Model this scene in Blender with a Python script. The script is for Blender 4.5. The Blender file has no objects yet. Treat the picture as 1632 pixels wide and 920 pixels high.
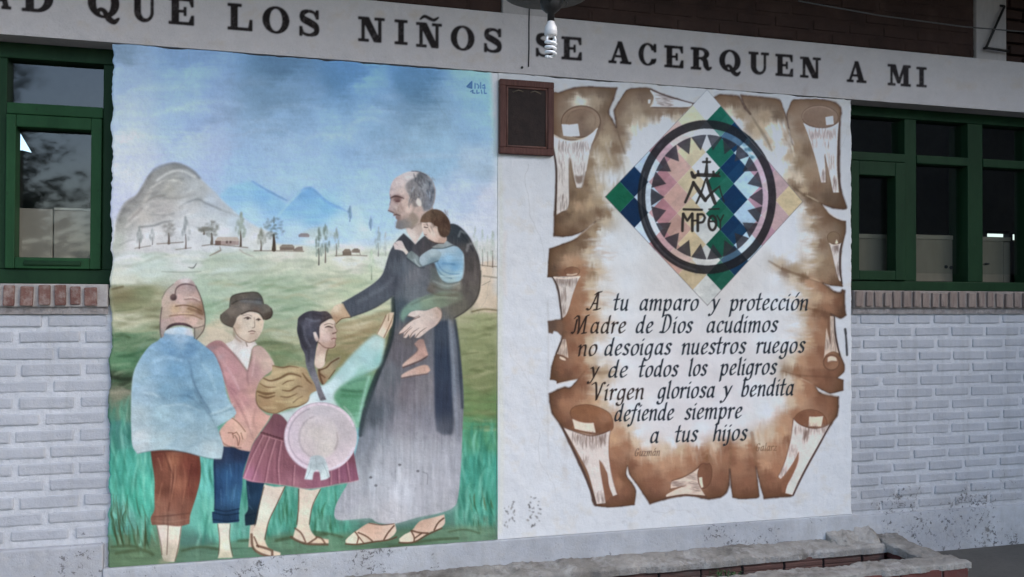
import bpy, bmesh, math, random
import numpy as np
from mathutils import Matrix, Vector

random.seed(7)
rng = np.random.default_rng(11)
sc = bpy.context.scene
C = sc.collection

# ------------------------------------------------------------------ camera
CAM = np.array([0.70682, -4.55046, 1.51228])
RGT = np.array([0.96252831, -0.27115011, 0.00410716])
UPV = np.array([-0.00742142, -0.01119873, 0.99990975])
FWD = np.array([0.27107964, 0.96247192, 0.01279142])
FPX = 1400.0
cd = bpy.data.cameras.new('camera')
cam = bpy.data.objects.new('camera', cd)
C.objects.link(cam)
cam.matrix_world = Matrix(((RGT[0], UPV[0], -FWD[0], CAM[0]), (RGT[1], UPV[1], -FWD[1], CAM[1]),
                           (RGT[2], UPV[2], -FWD[2], CAM[2]), (0, 0, 0, 1)))
cd.sensor_width = 36
cd.lens = FPX / 1632 * 36
cd.clip_start = 0.05
cd.clip_end = 2000
sc.camera = cam

# ------------------------------------------------------------------ sky, sun, exposure
SUN_EL, SUN_AZ = math.radians(36), math.radians(136)
w = bpy.data.worlds.new('World')
sc.world = w
w.use_nodes = True
nt = w.node_tree
nt.nodes.clear()
sky = nt.nodes.new('ShaderNodeTexSky')
sky.sky_type = 'NISHITA'
sky.sun_disc = False
sky.sun_elevation = SUN_EL
sky.sun_rotation = SUN_AZ
sky.air_density = 1.0
sky.dust_density = 1.5
sky.ozone_density = 1.6
bg = nt.nodes.new('ShaderNodeBackground')
bg.inputs['Strength'].default_value = 0.15
wo = nt.nodes.new('ShaderNodeOutputWorld')
nt.links.new(sky.outputs[0], bg.inputs[0])
nt.links.new(bg.outputs[0], wo.inputs[0])
sd = bpy.data.lights.new('sun', 'SUN')
sd.energy = 0.6
sd.angle = math.radians(60)
sd.color = (1.0, 0.98, 0.96)
sun = bpy.data.objects.new('sun', sd)
C.objects.link(sun)
sdir = Vector((math.sin(SUN_AZ) * math.cos(SUN_EL), math.cos(SUN_AZ) * math.cos(SUN_EL), math.sin(SUN_EL)))
sun.rotation_euler = sdir.to_track_quat('Z', 'Y').to_euler()
vs = sc.view_settings
vs.view_transform = 'Standard'
vs.look = 'None'
vs.exposure = 1.25
vs.gamma = 1.0
vs.use_curve_mapping = False
sc.cycles.max_bounces = 6
sc.cycles.diffuse_bounces = 4

# ------------------------------------------------------------------ helpers
def tag(o, label=None, cat=None, group=None, kind=None):
    if label: o['label'] = label
    if cat: o['category'] = cat
    if group: o['group'] = group
    if kind: o['kind'] = kind
    return o

def empty(name, loc, label, cat, group=None):
    o = bpy.data.objects.new(name, None)
    o.location = loc
    o.empty_display_size = 0.1
    C.objects.link(o)
    return tag(o, label, cat, group)

def link(name, me, mat, parent=None):
    o = bpy.data.objects.new(name, me)
    C.objects.link(o)
    if mat: me.materials.append(mat)
    if parent:
        o.parent = parent
        root = parent
        off = Vector(parent.location)
        while root.parent:
            root = root.parent
            off += root.location
        me.transform(Matrix.Translation(-off))
    return o

class MB:
    def __init__(s): s.bm = bmesh.new()
    def box(s, a, b, bev=0.0, seg=2, rot=None, jit=0.0):
        a, b = Vector(a), Vector(b)
        r = bmesh.ops.create_cube(s.bm, size=1.0)
        vs_ = r['verts']
        d = b - a
        c = (a + b) / 2
        for v in vs_:
            v.co = Vector((v.co.x * d.x, v.co.y * d.y, v.co.z * d.z))
            if rot: v.co = rot @ v.co
            v.co += c + Vector((random.uniform(-jit, jit), random.uniform(-jit, jit), random.uniform(-jit, jit)))
        if bev > 0:
            es = list({e for v in vs_ for e in v.link_edges})
            bmesh.ops.bevel(s.bm, geom=es, offset=bev, segments=seg, profile=0.6, affect='EDGES')
        return s
    def tube(s, pts, rad, n=10, cap=True):
        pts = [Vector(p) for p in pts]
        rads = rad if isinstance(rad, (list, tuple)) else [rad] * len(pts)
        rings = []
        up = Vector((0.13, 0.31, 0.94)).normalized()
        for i, p in enumerate(pts):
            t = (pts[min(i + 1, len(pts) - 1)] - pts[max(i - 1, 0)]).normalized()
            if abs(t.dot(up)) > 0.95: up = Vector((0.9, 0.2, 0.1)).normalized()
            a = t.cross(up).normalized()
            b = a.cross(t)
            up = b
            rings.append([s.bm.verts.new(p + rads[i] * (math.cos(k * 2 * math.pi / n) * a + math.sin(k * 2 * math.pi / n) * b)) for k in range(n)])
        for r0, r1 in zip(rings, rings[1:]):
            for k in range(n):
                f = s.bm.faces.new((r0[k], r0[(k + 1) % n], r1[(k + 1) % n], r1[k]))
                f.smooth = True
        if cap:
            s.bm.faces.new(rings[0][::-1]); s.bm.faces.new(rings[-1])
        return s
    def lathe(s, cx, cy, prof, n=24):
        rings = [[s.bm.verts.new((cx + r * math.cos(k * 2 * math.pi / n), cy + r * math.sin(k * 2 * math.pi / n), z)) for k in range(n)] for r, z in prof]
        for r0, r1 in zip(rings, rings[1:]):
            for k in range(n):
                f = s.bm.faces.new((r0[k], r0[(k + 1) % n], r1[(k + 1) % n], r1[k]))
                f.smooth = True
        s.bm.faces.new(rings[0][::-1]); s.bm.faces.new(rings[-1])
        return s
    def build(s, name, mat, parent=None):
        bmesh.ops.recalc_face_normals(s.bm, faces=s.bm.faces)
        me = bpy.data.meshes.new(name)
        s.bm.to_mesh(me)
        s.bm.free()
        return link(name, me, mat, parent)

def new_mat(name):
    m = bpy.data.materials.new(name)
    m.use_nodes = True
    t = m.node_tree
    return m, t, t.nodes['Principled BSDF']

def N(t, kind, **kw):
    n = t.nodes.new(kind)
    for k, v in kw.items():
        if k in n.inputs: n.inputs[k].default_value = v
        else: setattr(n, k, v)
    return n

def ramp(t, fac, stops):
    r = t.nodes.new('ShaderNodeValToRGB')
    e = r.color_ramp.elements
    while len(e) < len(stops): e.new(0.5)
    for el, (p, c) in zip(e, stops):
        el.position = p
        el.color = (*c, 1) if len(c) == 3 else c
    t.links.new(fac, r.inputs[0])
    return r.outputs[0]

def mixc(t, fac, a, b, mode='MIX'):
    m = t.nodes.new('ShaderNodeMix')
    m.data_type = 'RGBA'
    m.blend_type = mode
    for s, v in ((m.inputs[0], fac), (m.inputs[6], a), (m.inputs[7], b)):
        if hasattr(v, 'is_output') or isinstance(v, bpy.types.NodeSocket): t.links.new(v, s)
        else: s.default_value = v if isinstance(v, float) else (*v, 1)
    return m.outputs[2]

def noise(t, scale, detail=4, rough=0.6, vec=None, stretch=None, out='Fac', dist=0.0):
    n = N(t, 'ShaderNodeTexNoise', Scale=scale, Detail=detail, Roughness=rough, Distortion=dist)
    if vec is None: vec = N(t, 'ShaderNodeNewGeometry').outputs['Position']
    if stretch:
        mp = t.nodes.new('ShaderNodeMapping')
        mp.inputs['Scale'].default_value = stretch
        t.links.new(vec, mp.inputs[0])
        vec = mp.outputs[0]
    t.links.new(vec, n.inputs['Vector'])
    return n.outputs[out]

def bump(t, bs, h, strength, dist=0.01, prev=None):
    b = N(t, 'ShaderNodeBump', Strength=strength, Distance=dist)
    t.links.new(h, b.inputs['Height'])
    if prev: t.links.new(prev, b.inputs['Normal'])
    t.links.new(b.outputs[0], bs.inputs['Normal'])
    return b.outputs[0]

def simple(name, c0, c1, scale=20, rough=0.7, bs=0.3, bd=0.004, stretch=None, spec=0.5, fine=160):
    m, t, b = new_mat(name)
    f = noise(t, scale, 5, 0.65, stretch=stretch)
    t.links.new(ramp(t, f, [(0.3, c0), (0.7, c1)]), b.inputs['Base Color'])
    b.inputs['Roughness'].default_value = rough
    b.inputs['Specular IOR Level'].default_value = spec
    p = bump(t, b, noise(t, fine, 4, 0.7), bs, bd)
    bump(t, b, f, bs, bd * 2, p)
    return m

def zmask(t, z0, z1):
    """0 below z0 .. 1 above z1 (world height)"""
    g = N(t, 'ShaderNodeNewGeometry')
    sx = t.nodes.new('ShaderNodeSeparateXYZ')
    t.links.new(g.outputs['Position'], sx.inputs[0])
    mr = N(t, 'ShaderNodeMapRange')
    mr.inputs['From Min'].default_value = z0
    mr.inputs['From Max'].default_value = z1
    t.links.new(sx.outputs[2], mr.inputs[0])
    return mr.outputs[0]

def mathn(t, op, a, b=None):
    m = t.nodes.new('ShaderNodeMath')
    m.operation = op
    m.use_clamp = False
    for s, v in zip(m.inputs, (a, b)):
        if v is None: continue
        if isinstance(v, (int, float)): s.default_value = v
        else: t.links.new(v, s)
    return m.outputs[0]

def white_paint(name, base, dark, chips=0.0, chip_z=(0.15, 0.6), tint=(0.62, 0.58, 0.52), chipcol=(0.05, 0.048, 0.05), dirt=0.35):
    m, t, b = new_mat(name)
    big = noise(t, 2.2, 6, 0.62)
    c = ramp(t, big, [(0.32, dark), (0.62, base)])
    fine = noise(t, 24, 6, 0.7)
    c = mixc(t, mathn(t, 'MULTIPLY', ramp(t, fine, [(0.5, (0, 0, 0)), (0.75, (1, 1, 1))]), dirt), c, tint)
    if chips > 0:
        n1 = noise(t, 34, 8, 0.78, dist=0.35)
        n2 = noise(t, 2.6, 4, 0.7)
        v = mathn(t, 'MULTIPLY', n1, mathn(t, 'ADD', n2, 0.42))
        v = mathn(t, 'SUBTRACT', v, mathn(t, 'MULTIPLY', zmask(t, *chip_z), 0.22))
        msk = ramp(t, v, [(0.56 - chips, (0, 0, 0)), (0.60 - chips, (1, 1, 1))])
        c = mixc(t, mathn(t, 'MULTIPLY', msk, 0.85), c, chipcol)
        st = ramp(t, mathn(t, 'SUBTRACT', noise(t, 7, 5, 0.7), mathn(t, 'MULTIPLY', zmask(t, chip_z[0] - .05, chip_z[1]), 0.4)), [(0.35, (0, 0, 0)), (0.75, (1, 1, 1))])
        c = mixc(t, mathn(t, 'MULTIPLY', st, 0.6), c, (0.33, 0.31, 0.29))
    t.links.new(c, b.inputs['Base Color'])
    b.inputs['Roughness'].default_value = 0.62
    b.inputs['Specular IOR Level'].default_value = 0.3
    # rain streaks running down the paint
    st2 = noise(t, 9, 4, .65, stretch=(1.6, 1.6, .09))
    c2 = mixc(t, mathn(t, 'MULTIPLY', ramp(t, st2, [(.52, (0, 0, 0)), (.72, (1, 1, 1))]), .28), c, (.30, .29, .28))
    t.links.new(c2, b.inputs['Base Color'])
    p = bump(t, b, noise(t, 130, 5, 0.7), 0.5, 0.004)
    p = bump(t, b, noise(t, 38, 5, 0.7), 0.6, 0.006, p)
    bump(t, b, noise(t, 14, 4, 0.6), 0.6, 0.010, p)
    return m
# ------------------------------------------------------------------ paint engine: the wall paintings are laid down as strokes and
# filled shapes in a drawing frame (the oblique sheet they were measured on), then carried over to the wall by a homography
S = 1.5
FX0, FY0, FX1, FY1 = -60, -90, 1650, 930
CW, CH = int((FX1 - FX0) * S), int((FY1 - FY0) * S)
img = np.full((CH, CW, 3), 205.0, np.float32)
lab = np.zeros((CH, CW), np.int16)

def gblur(a, sig):
    if sig < 0.25: return a
    r = max(1, int(3 * sig))
    k = np.exp(-0.5 * (np.arange(-r, r + 1) / sig) ** 2)
    k /= k.sum()
    p = np.pad(a, r, mode='edge')
    o = sum(k[i] * p[i:i + a.shape[0], :] for i in range(2 * r + 1))
    return sum(k[i] * o[:, i:i + a.shape[1]] for i in range(2 * r + 1))

def vnoise(h, w_, cx, cy, seed):
    r = np.random.default_rng(seed)
    gh, gw = int(h / cy) + 3, int(w_ / cx) + 3
    g = r.random((gh, gw)).astype(np.float32)
    y = np.arange(h) / cy
    x = np.arange(w_) / cx
    yi, xi = y.astype(int), x.astype(int)
    fy, fx = (y - yi), (x - xi)
    fy = (fy * fy * (3 - 2 * fy))[:, None].astype(np.float32)
    fx = (fx * fx * (3 - 2 * fx))[None, :].astype(np.float32)
    a = g[yi][:, xi]; b = g[yi][:, xi + 1]; c = g[yi + 1][:, xi]; d = g[yi + 1][:, xi + 1]
    return (a * (1 - fx) + b * fx) * (1 - fy) + (c * (1 - fx) + d * fx) * fy

def fbm(cx, cy, seed, octv=3):
    o = 0; amp = 1; tot = 0
    for i in range(octv):
        o = o + amp * vnoise(CH, CW, max(cx / 2 ** i, 1.2), max(cy / 2 ** i, 1.2), seed + i)
        tot += amp; amp *= 0.6
    return (o / tot - 0.5) * 2

NZ = {'h': fbm(60, 6, 1), 'v': fbm(5, 60, 5), 'b': fbm(40, 34, 9, 4), 'f': fbm(6, 6, 14, 2), 'd': fbm(26, 12, 20, 3)}

def spline(pts, closed=True, n=8, corner=62):
    P = np.array([p[:2] for p in pts], float)
    m = len(P)
    out = []
    isc = np.zeros(m, bool)
    for i in range(m):
        if not closed and i in (0, m - 1):
            isc[i] = True; continue
        a = P[i] - P[i - 1]; b = P[(i + 1) % m] - P[i]
        la, lb = np.hypot(*a), np.hypot(*b)
        if la < 1e-6 or lb < 1e-6: isc[i] = True; continue
        isc[i] = math.degrees(math.acos(np.clip((a @ b) / la / lb, -1, 1))) > corner
    for i in range(m if closed else m - 1):
        p1, p2 = P[i], P[(i + 1) % m]
        p0 = p1 if isc[i] else P[i - 1]
        p3 = p2 if isc[(i + 1) % m] else P[(i + 2) % m]
        for k in range(n):
            t = k / n
            out.append(0.5 * ((2 * p1) + (-p0 + p2) * t + (2 * p0 - 5 * p1 + 4 * p2 - p3) * t * t + (-p0 + 3 * p1 - 3 * p2 + p3) * t ** 3))
    if not closed: out.append(P[-1])
    return np.array(out)

def bbox(P, pad):
    x0 = max(0, int(np.floor(P[:, 0].min() - pad))); x1 = min(CW, int(np.ceil(P[:, 0].max() + pad)) + 1)
    y0 = max(0, int(np.floor(P[:, 1].min() - pad))); y1 = min(CH, int(np.ceil(P[:, 1].max() + pad)) + 1)
    return x0, y0, x1, y1

def tocv(P): return (np.asarray(P, float) - (FX0, FY0)) * S

def fillmask(Pc, bb, ss=2):
    x0, y0, x1, y1 = bb
    h, w_ = y1 - y0, x1 - x0
    if h <= 0 or w_ <= 0: return np.zeros((max(h, 0), max(w_, 0)), np.float32)
    q = (Pc - (x0, y0)) * ss
    acc = np.zeros((h * ss, w_ * ss + 1), np.int32)
    for (ax, ay), (bx, by) in zip(q, np.roll(q, -1, 0)):
        if ay == by: continue
        if ay > by: ax, ay, bx, by = bx, by, ax, ay
        r0 = max(0, int(np.ceil(ay - 0.5))); r1 = min(h * ss - 1, int(np.ceil(by - 0.5)) - 1)
        if r1 < r0: continue
        rr = np.arange(r0, r1 + 1)
        xx = ax + (rr + 0.5 - ay) * (bx - ax) / (by - ay)
        ci = np.clip(np.ceil(xx - 0.5), 0, w_ * ss).astype(int)
        np.add.at(acc, (rr, ci), 1)
    m = (np.cumsum(acc, 1)[:, :-1] & 1).astype(np.float32)
    return m.reshape(h, ss, w_, ss).mean((1, 3))

def field(col, bb, power=2.6, warp=None):
    """one colour, or a list of (x, y, colour) blended by inverse distance"""
    x0, y0, x1, y1 = bb
    if not isinstance(col, list): return np.array(col, np.float32)
    X, Y = np.meshgrid((np.arange(x0, x1) + 0.5) / S + FX0, (np.arange(y0, y1) + 0.5) / S + FY0)
    X = X.astype(np.float32); Y = Y.astype(np.float32)
    if warp:
        for key, ax, ay in warp:
            X = X + NZ[key][y0:y1, x0:x1] * ax
            Y = Y + NZ[key][y0:y1, x0:x1] * ay
    num = np.zeros(X.shape + (3,), np.float32); den = np.zeros(X.shape, np.float32)
    for x, y, c in col:
        wgt = 1.0 / (((X - x) ** 2 + (Y - y) ** 2) + 9.0) ** (power / 2)
        num += wgt[..., None] * np.array(c, np.float32); den += wgt
    return num / den[..., None]

def apply(mask, bb, col, alpha=1.0, tex=(), label=None, mode='mix'):
    x0, y0, x1, y1 = bb
    c = col
    if tex:
        f = 1.0
        for key, amp in tex: f = f + NZ[key][y0:y1, x0:x1] * amp
        c = (c if c.ndim == 3 else np.broadcast_to(c, mask.shape + (3,))) * f[..., None]
    m = (mask * alpha)[..., None]
    reg = img[y0:y1, x0:x1]
    if mode == 'mul': reg *= 1 - m * (1 - c / 255.0)
    else: reg += m * (c - reg)
    if label is not None: lab[y0:y1, x0:x1][mask > 0.5] = label

def shape(pts, col, soft=0.6, alpha=1.0, tex=(('b', .05), ('f', .03)), label=None, smooth=True, power=2.6, warp=None, mode='mix', edge=None):
    P = tocv(spline(pts) if smooth else np.array(pts, float))
    bb = bbox(P, soft * S * 3 + 2)
    if bb[2] <= bb[0] or bb[3] <= bb[1]: return
    m = gblur(fillmask(P, bb), soft * S)
    apply(m, bb, field(col, bb, power, warp), alpha, tex, label, mode)
    if edge: stroke(list(map(tuple, P / S + (FX0, FY0))) + [tuple(P[0] / S + (FX0, FY0))], edge[1], edge[0], edge[2] if len(edge) > 2 else 0.5, smooth=False)

def strokemask(P, wd):
    wm = max(wd)
    bb = bbox(P, wm + 4)
    x0, y0, x1, y1 = bb
    if x1 <= x0 or y1 <= y0: return None, bb
    m = np.zeros((y1 - y0, x1 - x0), np.float32)
    for i in range(len(P) - 1):
        a, b = P[i], P[i + 1]
        wa, wb = wd[i] / 2, wd[i + 1] / 2
        pw = max(wa, wb) + 2
        u0 = max(x0, int(min(a[0], b[0]) - pw)); u1 = min(x1, int(max(a[0], b[0]) + pw) + 2)
        v0 = max(y0, int(min(a[1], b[1]) - pw)); v1 = min(y1, int(max(a[1], b[1]) + pw) + 2)
        if u1 <= u0 or v1 <= v0: continue
        X, Y = np.meshgrid(np.arange(u0, u1) + 0.5, np.arange(v0, v1) + 0.5)
        d = b - a
        L2 = d @ d + 1e-9
        t = np.clip(((X - a[0]) * d[0] + (Y - a[1]) * d[1]) / L2, 0, 1)
        ds = np.hypot(X - a[0] - t * d[0], Y - a[1] - t * d[1])
        cov = np.clip(wa + (wb - wa) * t - ds + 0.5, 0, 1)
        sl = m[v0 - y0:v1 - y0, u0 - x0:u1 - x0]
        np.maximum(sl, cov, out=sl)
    return m, bb

def stroke(pts, width, col, alpha=0.8, soft=0.3, smooth=True, tex=(('f', .06),), label=None, mode='mix'):
    Q = spline(pts, closed=False, n=6) if smooth and len(pts) > 2 else np.array([p[:2] for p in pts], float)
    P = tocv(Q)
    if isinstance(width, (int, float)): wd = [width * S] * len(P)
    else: wd = list(np.interp(np.linspace(0, 1, len(P)), np.linspace(0, 1, len(width)), np.array(width) * S))
    m, bb = strokemask(P, wd)
    if m is None: return
    m = gblur(m, soft * S)
    apply(m, bb, field(col, bb), alpha, tex, label, mode)

def ell(cx, cy, rx, ry, n=40, a0=0, a1=360, rot=0):
    a = np.radians(np.linspace(a0, a1, n, endpoint=(a1 - a0 < 360)))
    x, y = rx * np.cos(a), ry * np.sin(a)
    r = math.radians(rot)
    return list(zip(cx + x * math.cos(r) - y * math.sin(r), cy + x * math.sin(r) + y * math.cos(r)))

def dabs(n, box, size, cols, alpha=0.4, ang=0, aj=10, ln=3.0, clip=None, soft=0.5, seed=0):
    """n loose brush dabs inside a box"""
    r = np.random.default_rng(seed)
    for _ in range(n):
        x = r.uniform(box[0], box[2]); y = r.uniform(box[1], box[3])
        if clip is not None and not clip(x, y): continue
        s_ = r.uniform(*size); a = math.radians(ang + r.uniform(-aj, aj)); l = s_ * ln * r.uniform(.6, 1.3)
        dx, dy = math.cos(a) * l / 2, math.sin(a) * l / 2
        k = r.uniform(-.15, .15) * l
        stroke([(x - dx, y - dy), (x - dy * .1 + k * .3, y + k), (x + dx, y + dy)], [s_ * .3, s_, s_ * .2], cols[r.integers(len(cols))], alpha * r.uniform(.5, 1), soft=soft, tex=())
# ------------------------------------------------------------------ the mural
L_SKY, L_HILL, L_MOUNT, L_FIELD = 1, 2, 3, 4
L_FRIAR, L_TODDLER, L_BOY, L_YOUTH, L_GIRL = 5, 6, 7, 8, 9
BGP = [(190, 80, (118, 138, 164)), (300, 85, (112, 134, 162)), (450, 98, (98, 130, 162)), (550, 108, (90, 126, 160)), (650, 116, (94, 132, 166)), (770, 125, (124, 154, 178)),
  (190, 120, (140, 160, 190)), (300, 130, (134, 158, 192)), (450, 150, (130, 164, 200)), (600, 150, (128, 164, 200)), (760, 160, (138, 172, 202)),
  (190, 180, (165, 180, 214)), (300, 180, (152, 176, 214)), (450, 200, (150, 184, 222)), (600, 190, (152, 188, 224)), (760, 205, (150, 184, 216)),
  (190, 240, (188, 196, 226)), (320, 240, (176, 195, 232)), (450, 235, (166, 196, 232)), (560, 240, (160, 194, 230)), (700, 250, (162, 198, 230)), (765, 260, (178, 200, 224)),
  (190, 300, (197, 203, 228)), (400, 270, (165, 197, 240)), (480, 280, (168, 201, 243)), (600, 300, (172, 206, 244)), (740, 310, (192, 209, 240)), (782, 320, (207, 213, 235)),
  (560, 365, (192, 213, 240)), (600, 345, (176, 208, 242)), (770, 365, (207, 214, 234)), (520, 345, (150, 196, 238)),
  (200, 400, (207, 208, 216)), (300, 410, (207, 209, 210)), (450, 405, (216, 213, 206)), (560, 412, (217, 214, 208)), (610, 420, (205, 211, 208)), (770, 405, (208, 208, 210)),
  (240, 430, (192, 203, 196)), (350, 432, (188, 198, 184)), (450, 425, (196, 202, 184)), (520, 440, (202, 205, 188)), (600, 436, (196, 204, 184)),
  (190, 450, (200, 204, 192)), (340, 455, (176, 192, 176)), (450, 450, (172, 190, 168)), (560, 455, (182, 194, 170)), (780, 430, (206, 190, 176)), (780, 480, (204, 188, 172)),
  (200, 480, (140, 138, 112)), (235, 475, (150, 150, 120)), (200, 510, (196, 195, 175)), (330, 500, (160, 182, 160)), (345, 535, (198, 186, 168)), (455, 490, (158, 178, 156)), (450, 530, (176, 182, 160)), (570, 500, (192, 186, 160)),
  (575, 530, (168, 150, 118)), (560, 550, (164, 150, 118)), (440, 560, (132, 146, 112)), (545, 572, (150, 142, 104)), (600, 560, (150, 150, 112)),
  (200, 545, (108, 138, 108)), (200, 580, (98, 140, 108)), (195, 605, (74, 88, 70)), (190, 625, (134, 136, 118)), (195, 650, (108, 138, 120)),
  (190, 690, (92, 144, 122)), (195, 740, (86, 172, 138)), (225, 790, (88, 184, 144)), (190, 830, (110, 158, 130)), (200, 870, (98, 122, 96)), (240, 880, (104, 128, 104)),
  (330, 760, (116, 188, 158)), (330, 830, (112, 176, 142)), (320, 875, (98, 128, 104)), (385, 850, (118, 166, 136)), (440, 820, (104, 172, 138)), (520, 800, (104, 176, 140)), (520, 840, (98, 150, 116)), (470, 875, (98, 128, 102)), (600, 865, (94, 122, 98)),
  (560, 600, (120, 168, 148)), (560, 640, (104, 160, 130)), (590, 630, (106, 158, 130)), (575, 670, (128, 182, 158)), (580, 700, (150, 190, 182)),
  (775, 520, (160, 165, 128)), (770, 560, (142, 150, 112)), (772, 600, (134, 144, 104)), (770, 650, (116, 146, 98)), (772, 690, (100, 160, 110)), (768, 750, (84, 172, 138)), (770, 800, (90, 168, 134)), (765, 840, (112, 152, 122)), (770, 860, (104, 130, 106)), (740, 870, (96, 124, 98))]
BGP = [(x, y, (c[0] * .86, c[1] * .96, c[2] * 1.10) if y > 670 and c[1] > c[0] + 25 else c) for x, y, c in BGP]
BGP = [(x, y, tuple(v * (1.02 if y < 135 else .96 if y < 330 else .97 if y < 380 else 1) for v in c)) for x, y, c in BGP]
MUR = [(150, 40), (815, 40), (815, 890), (150, 940)]
shape(MUR, BGP, soft=0, smooth=False, power=4.2, warp=[('h', 8, 3), ('b', 12, 7)], tex=(('b', .03), ('h', .018), ('f', .02)), label=L_FIELD)
y0c = int((400 - FY0) * S)
sub = lab[:y0c]; sub[sub == L_FIELD] = L_SKY
# clouds
def cloudarc(cx, cy, rx, ry, a0, a1, wd, al, col=(186, 202, 230)):
    al *= .75
    stroke(ell(cx, cy, rx, ry, 14, a0, a1), [wd * .3, wd, wd * .4], col, al, soft=2.6)
for a in [(590, 215, 36, 26, 185, 300, 7, .5), (580, 228, 26, 22, 180, 290, 5, .35), (540, 232, 26, 16, 190, 350, 7, .5), (512, 232, 26, 18, 185, 330, 6, .45), (430, 225, 45, 20, 190, 330, 8, .35),
          (620, 245, 34, 20, 180, 330, 5, .35), (600, 186, 40, 10, 190, 350, 6, .35), (700, 262, 80, 14, 190, 350, 8, .5), (300, 190, 60, 16, 190, 340, 10, .35), (230, 235, 46, 18, 190, 340, 9, .35), (340, 175, 55, 12, 190, 345, 9, .3),
          (470, 180, 50, 12, 190, 345, 8, .25), (260, 150, 60, 10, 190, 350, 9, .22), (690, 300, 70, 12, 190, 350, 8, .35), (420, 205, 40, 12, 200, 340, 7, .3)]:
    cloudarc(*a)
shape(ell(552, 243, 24, 11), (140, 172, 212), soft=6, alpha=.5)
shape(ell(500, 245, 20, 9), (155, 182, 218), soft=6, alpha=.35)
dabs(90, (190, 120, 780, 250), (5, 12), [(180, 194, 218), (130, 160, 194), (162, 182, 212)], .13, 0, 14, 5, soft=3, seed=3)
dabs(70, (190, 82, 785, 130), (3, 7), [(88, 116, 146), (116, 140, 166), (98, 128, 158)], .12, 4, 8, 7, soft=2.5, seed=4)
dabs(60, (420, 250, 785, 350), (4, 9), [(205, 216, 240), (160, 198, 240)], .16, 4, 12, 6, soft=3, seed=5)
# pale right margin of the sky
shape([(783, 100), (800, 100), (800, 470), (786, 470), (788, 300)], (205, 210, 222), soft=4, alpha=.6)
# blue mountains
shape([(345, 318), (362, 300), (380, 293), (400, 289), (418, 300), (440, 312), (462, 328), (480, 345), (470, 372), (420, 378), (380, 352)],
      [(385, 300, (142, 190, 232)), (420, 310, (126, 178, 226)), (440, 330, (142, 190, 236)), (400, 345, (170, 204, 240)), (440, 370, (192, 214, 240))], soft=2.5, alpha=.85, label=L_MOUNT, tex=(('h', .03), ('b', .04)))
shape([(420, 372), (440, 348), (460, 325), (478, 306), (488, 300), (499, 301), (512, 314), (530, 326), (556, 338), (582, 356), (600, 376), (520, 390), (440, 388)],
      [(488, 308, (118, 172, 220)), (470, 330, (138, 188, 232)), (520, 330, (126, 180, 226)), (500, 345, (140, 190, 236)), (470, 370, (180, 208, 240)), (540, 360, (176, 206, 240)), (500, 384, (200, 214, 234)), (585, 370, (196, 213, 240))], soft=2.2, alpha=.9, label=L_MOUNT, tex=(('h', .03), ('b', .04)))
stroke([(402, 289), (420, 300), (440, 311), (458, 320)], [1.5, 3, 2], (92, 140, 190), .6, soft=1.2)
stroke([(440, 348), (460, 325), (478, 307), (490, 300)], [2, 3, 2], (170, 205, 240), .6, soft=1.4)
stroke([(480, 304), (490, 300), (502, 304), (520, 321), (545, 333), (560, 340)], [2, 3.5, 2.5, 1], (98, 148, 198), .6, soft=1.4)
shape([(520, 352), (560, 345), (610, 352), (640, 372), (600, 392), (530, 386)], (176, 204, 240), soft=6, alpha=.5)
shape([(590, 338), (604, 330), (624, 342), (640, 356), (600, 356)], (164, 196, 236), soft=4, alpha=.4)
shape([(476, 372), (500, 362), (520, 362), (545, 376), (500, 382)], (184, 196, 192), soft=3, alpha=.6)
# the rounded grey hill
shape([(178, 412), (181, 380), (186, 350), (196, 327), (205, 318), (217, 311), (226, 297), (235, 282), (247, 271), (262, 264), (279, 260), (295, 264), (308, 272), (321, 286), (340, 304), (360, 324), (386, 346), (412, 362), (440, 372), (430, 400), (320, 404), (230, 404)],
      [(280, 264, (138, 140, 144)), (300, 274, (160, 164, 172)), (258, 274, (150, 150, 152)), (235, 290, (146, 145, 145)), (222, 308, (152, 150, 150)), (200, 328, (158, 157, 157)), (190, 355, (166, 166, 162)), (184, 385, (182, 188, 180)), (280, 290, (176, 176, 176)), (268, 300, (168, 166, 162)), (310, 300, (178, 182, 188)),
       (260, 330, (190, 186, 186)), (230, 345, (188, 184, 180)), (300, 330, (196, 198, 204)), (340, 320, (182, 190, 204)), (380, 352, (190, 202, 216)), (300, 365, (204, 206, 212)), (240, 372, (204, 204, 208)), (210, 385, (206, 206, 210)), (350, 375, (206, 210, 216)), (400, 385, (212, 214, 216)), (300, 398, (208, 210, 216))],
      soft=1.6, label=L_HILL, warp=[('b', 8, 5)], tex=(('d', .05), ('b', .03)))
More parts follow.
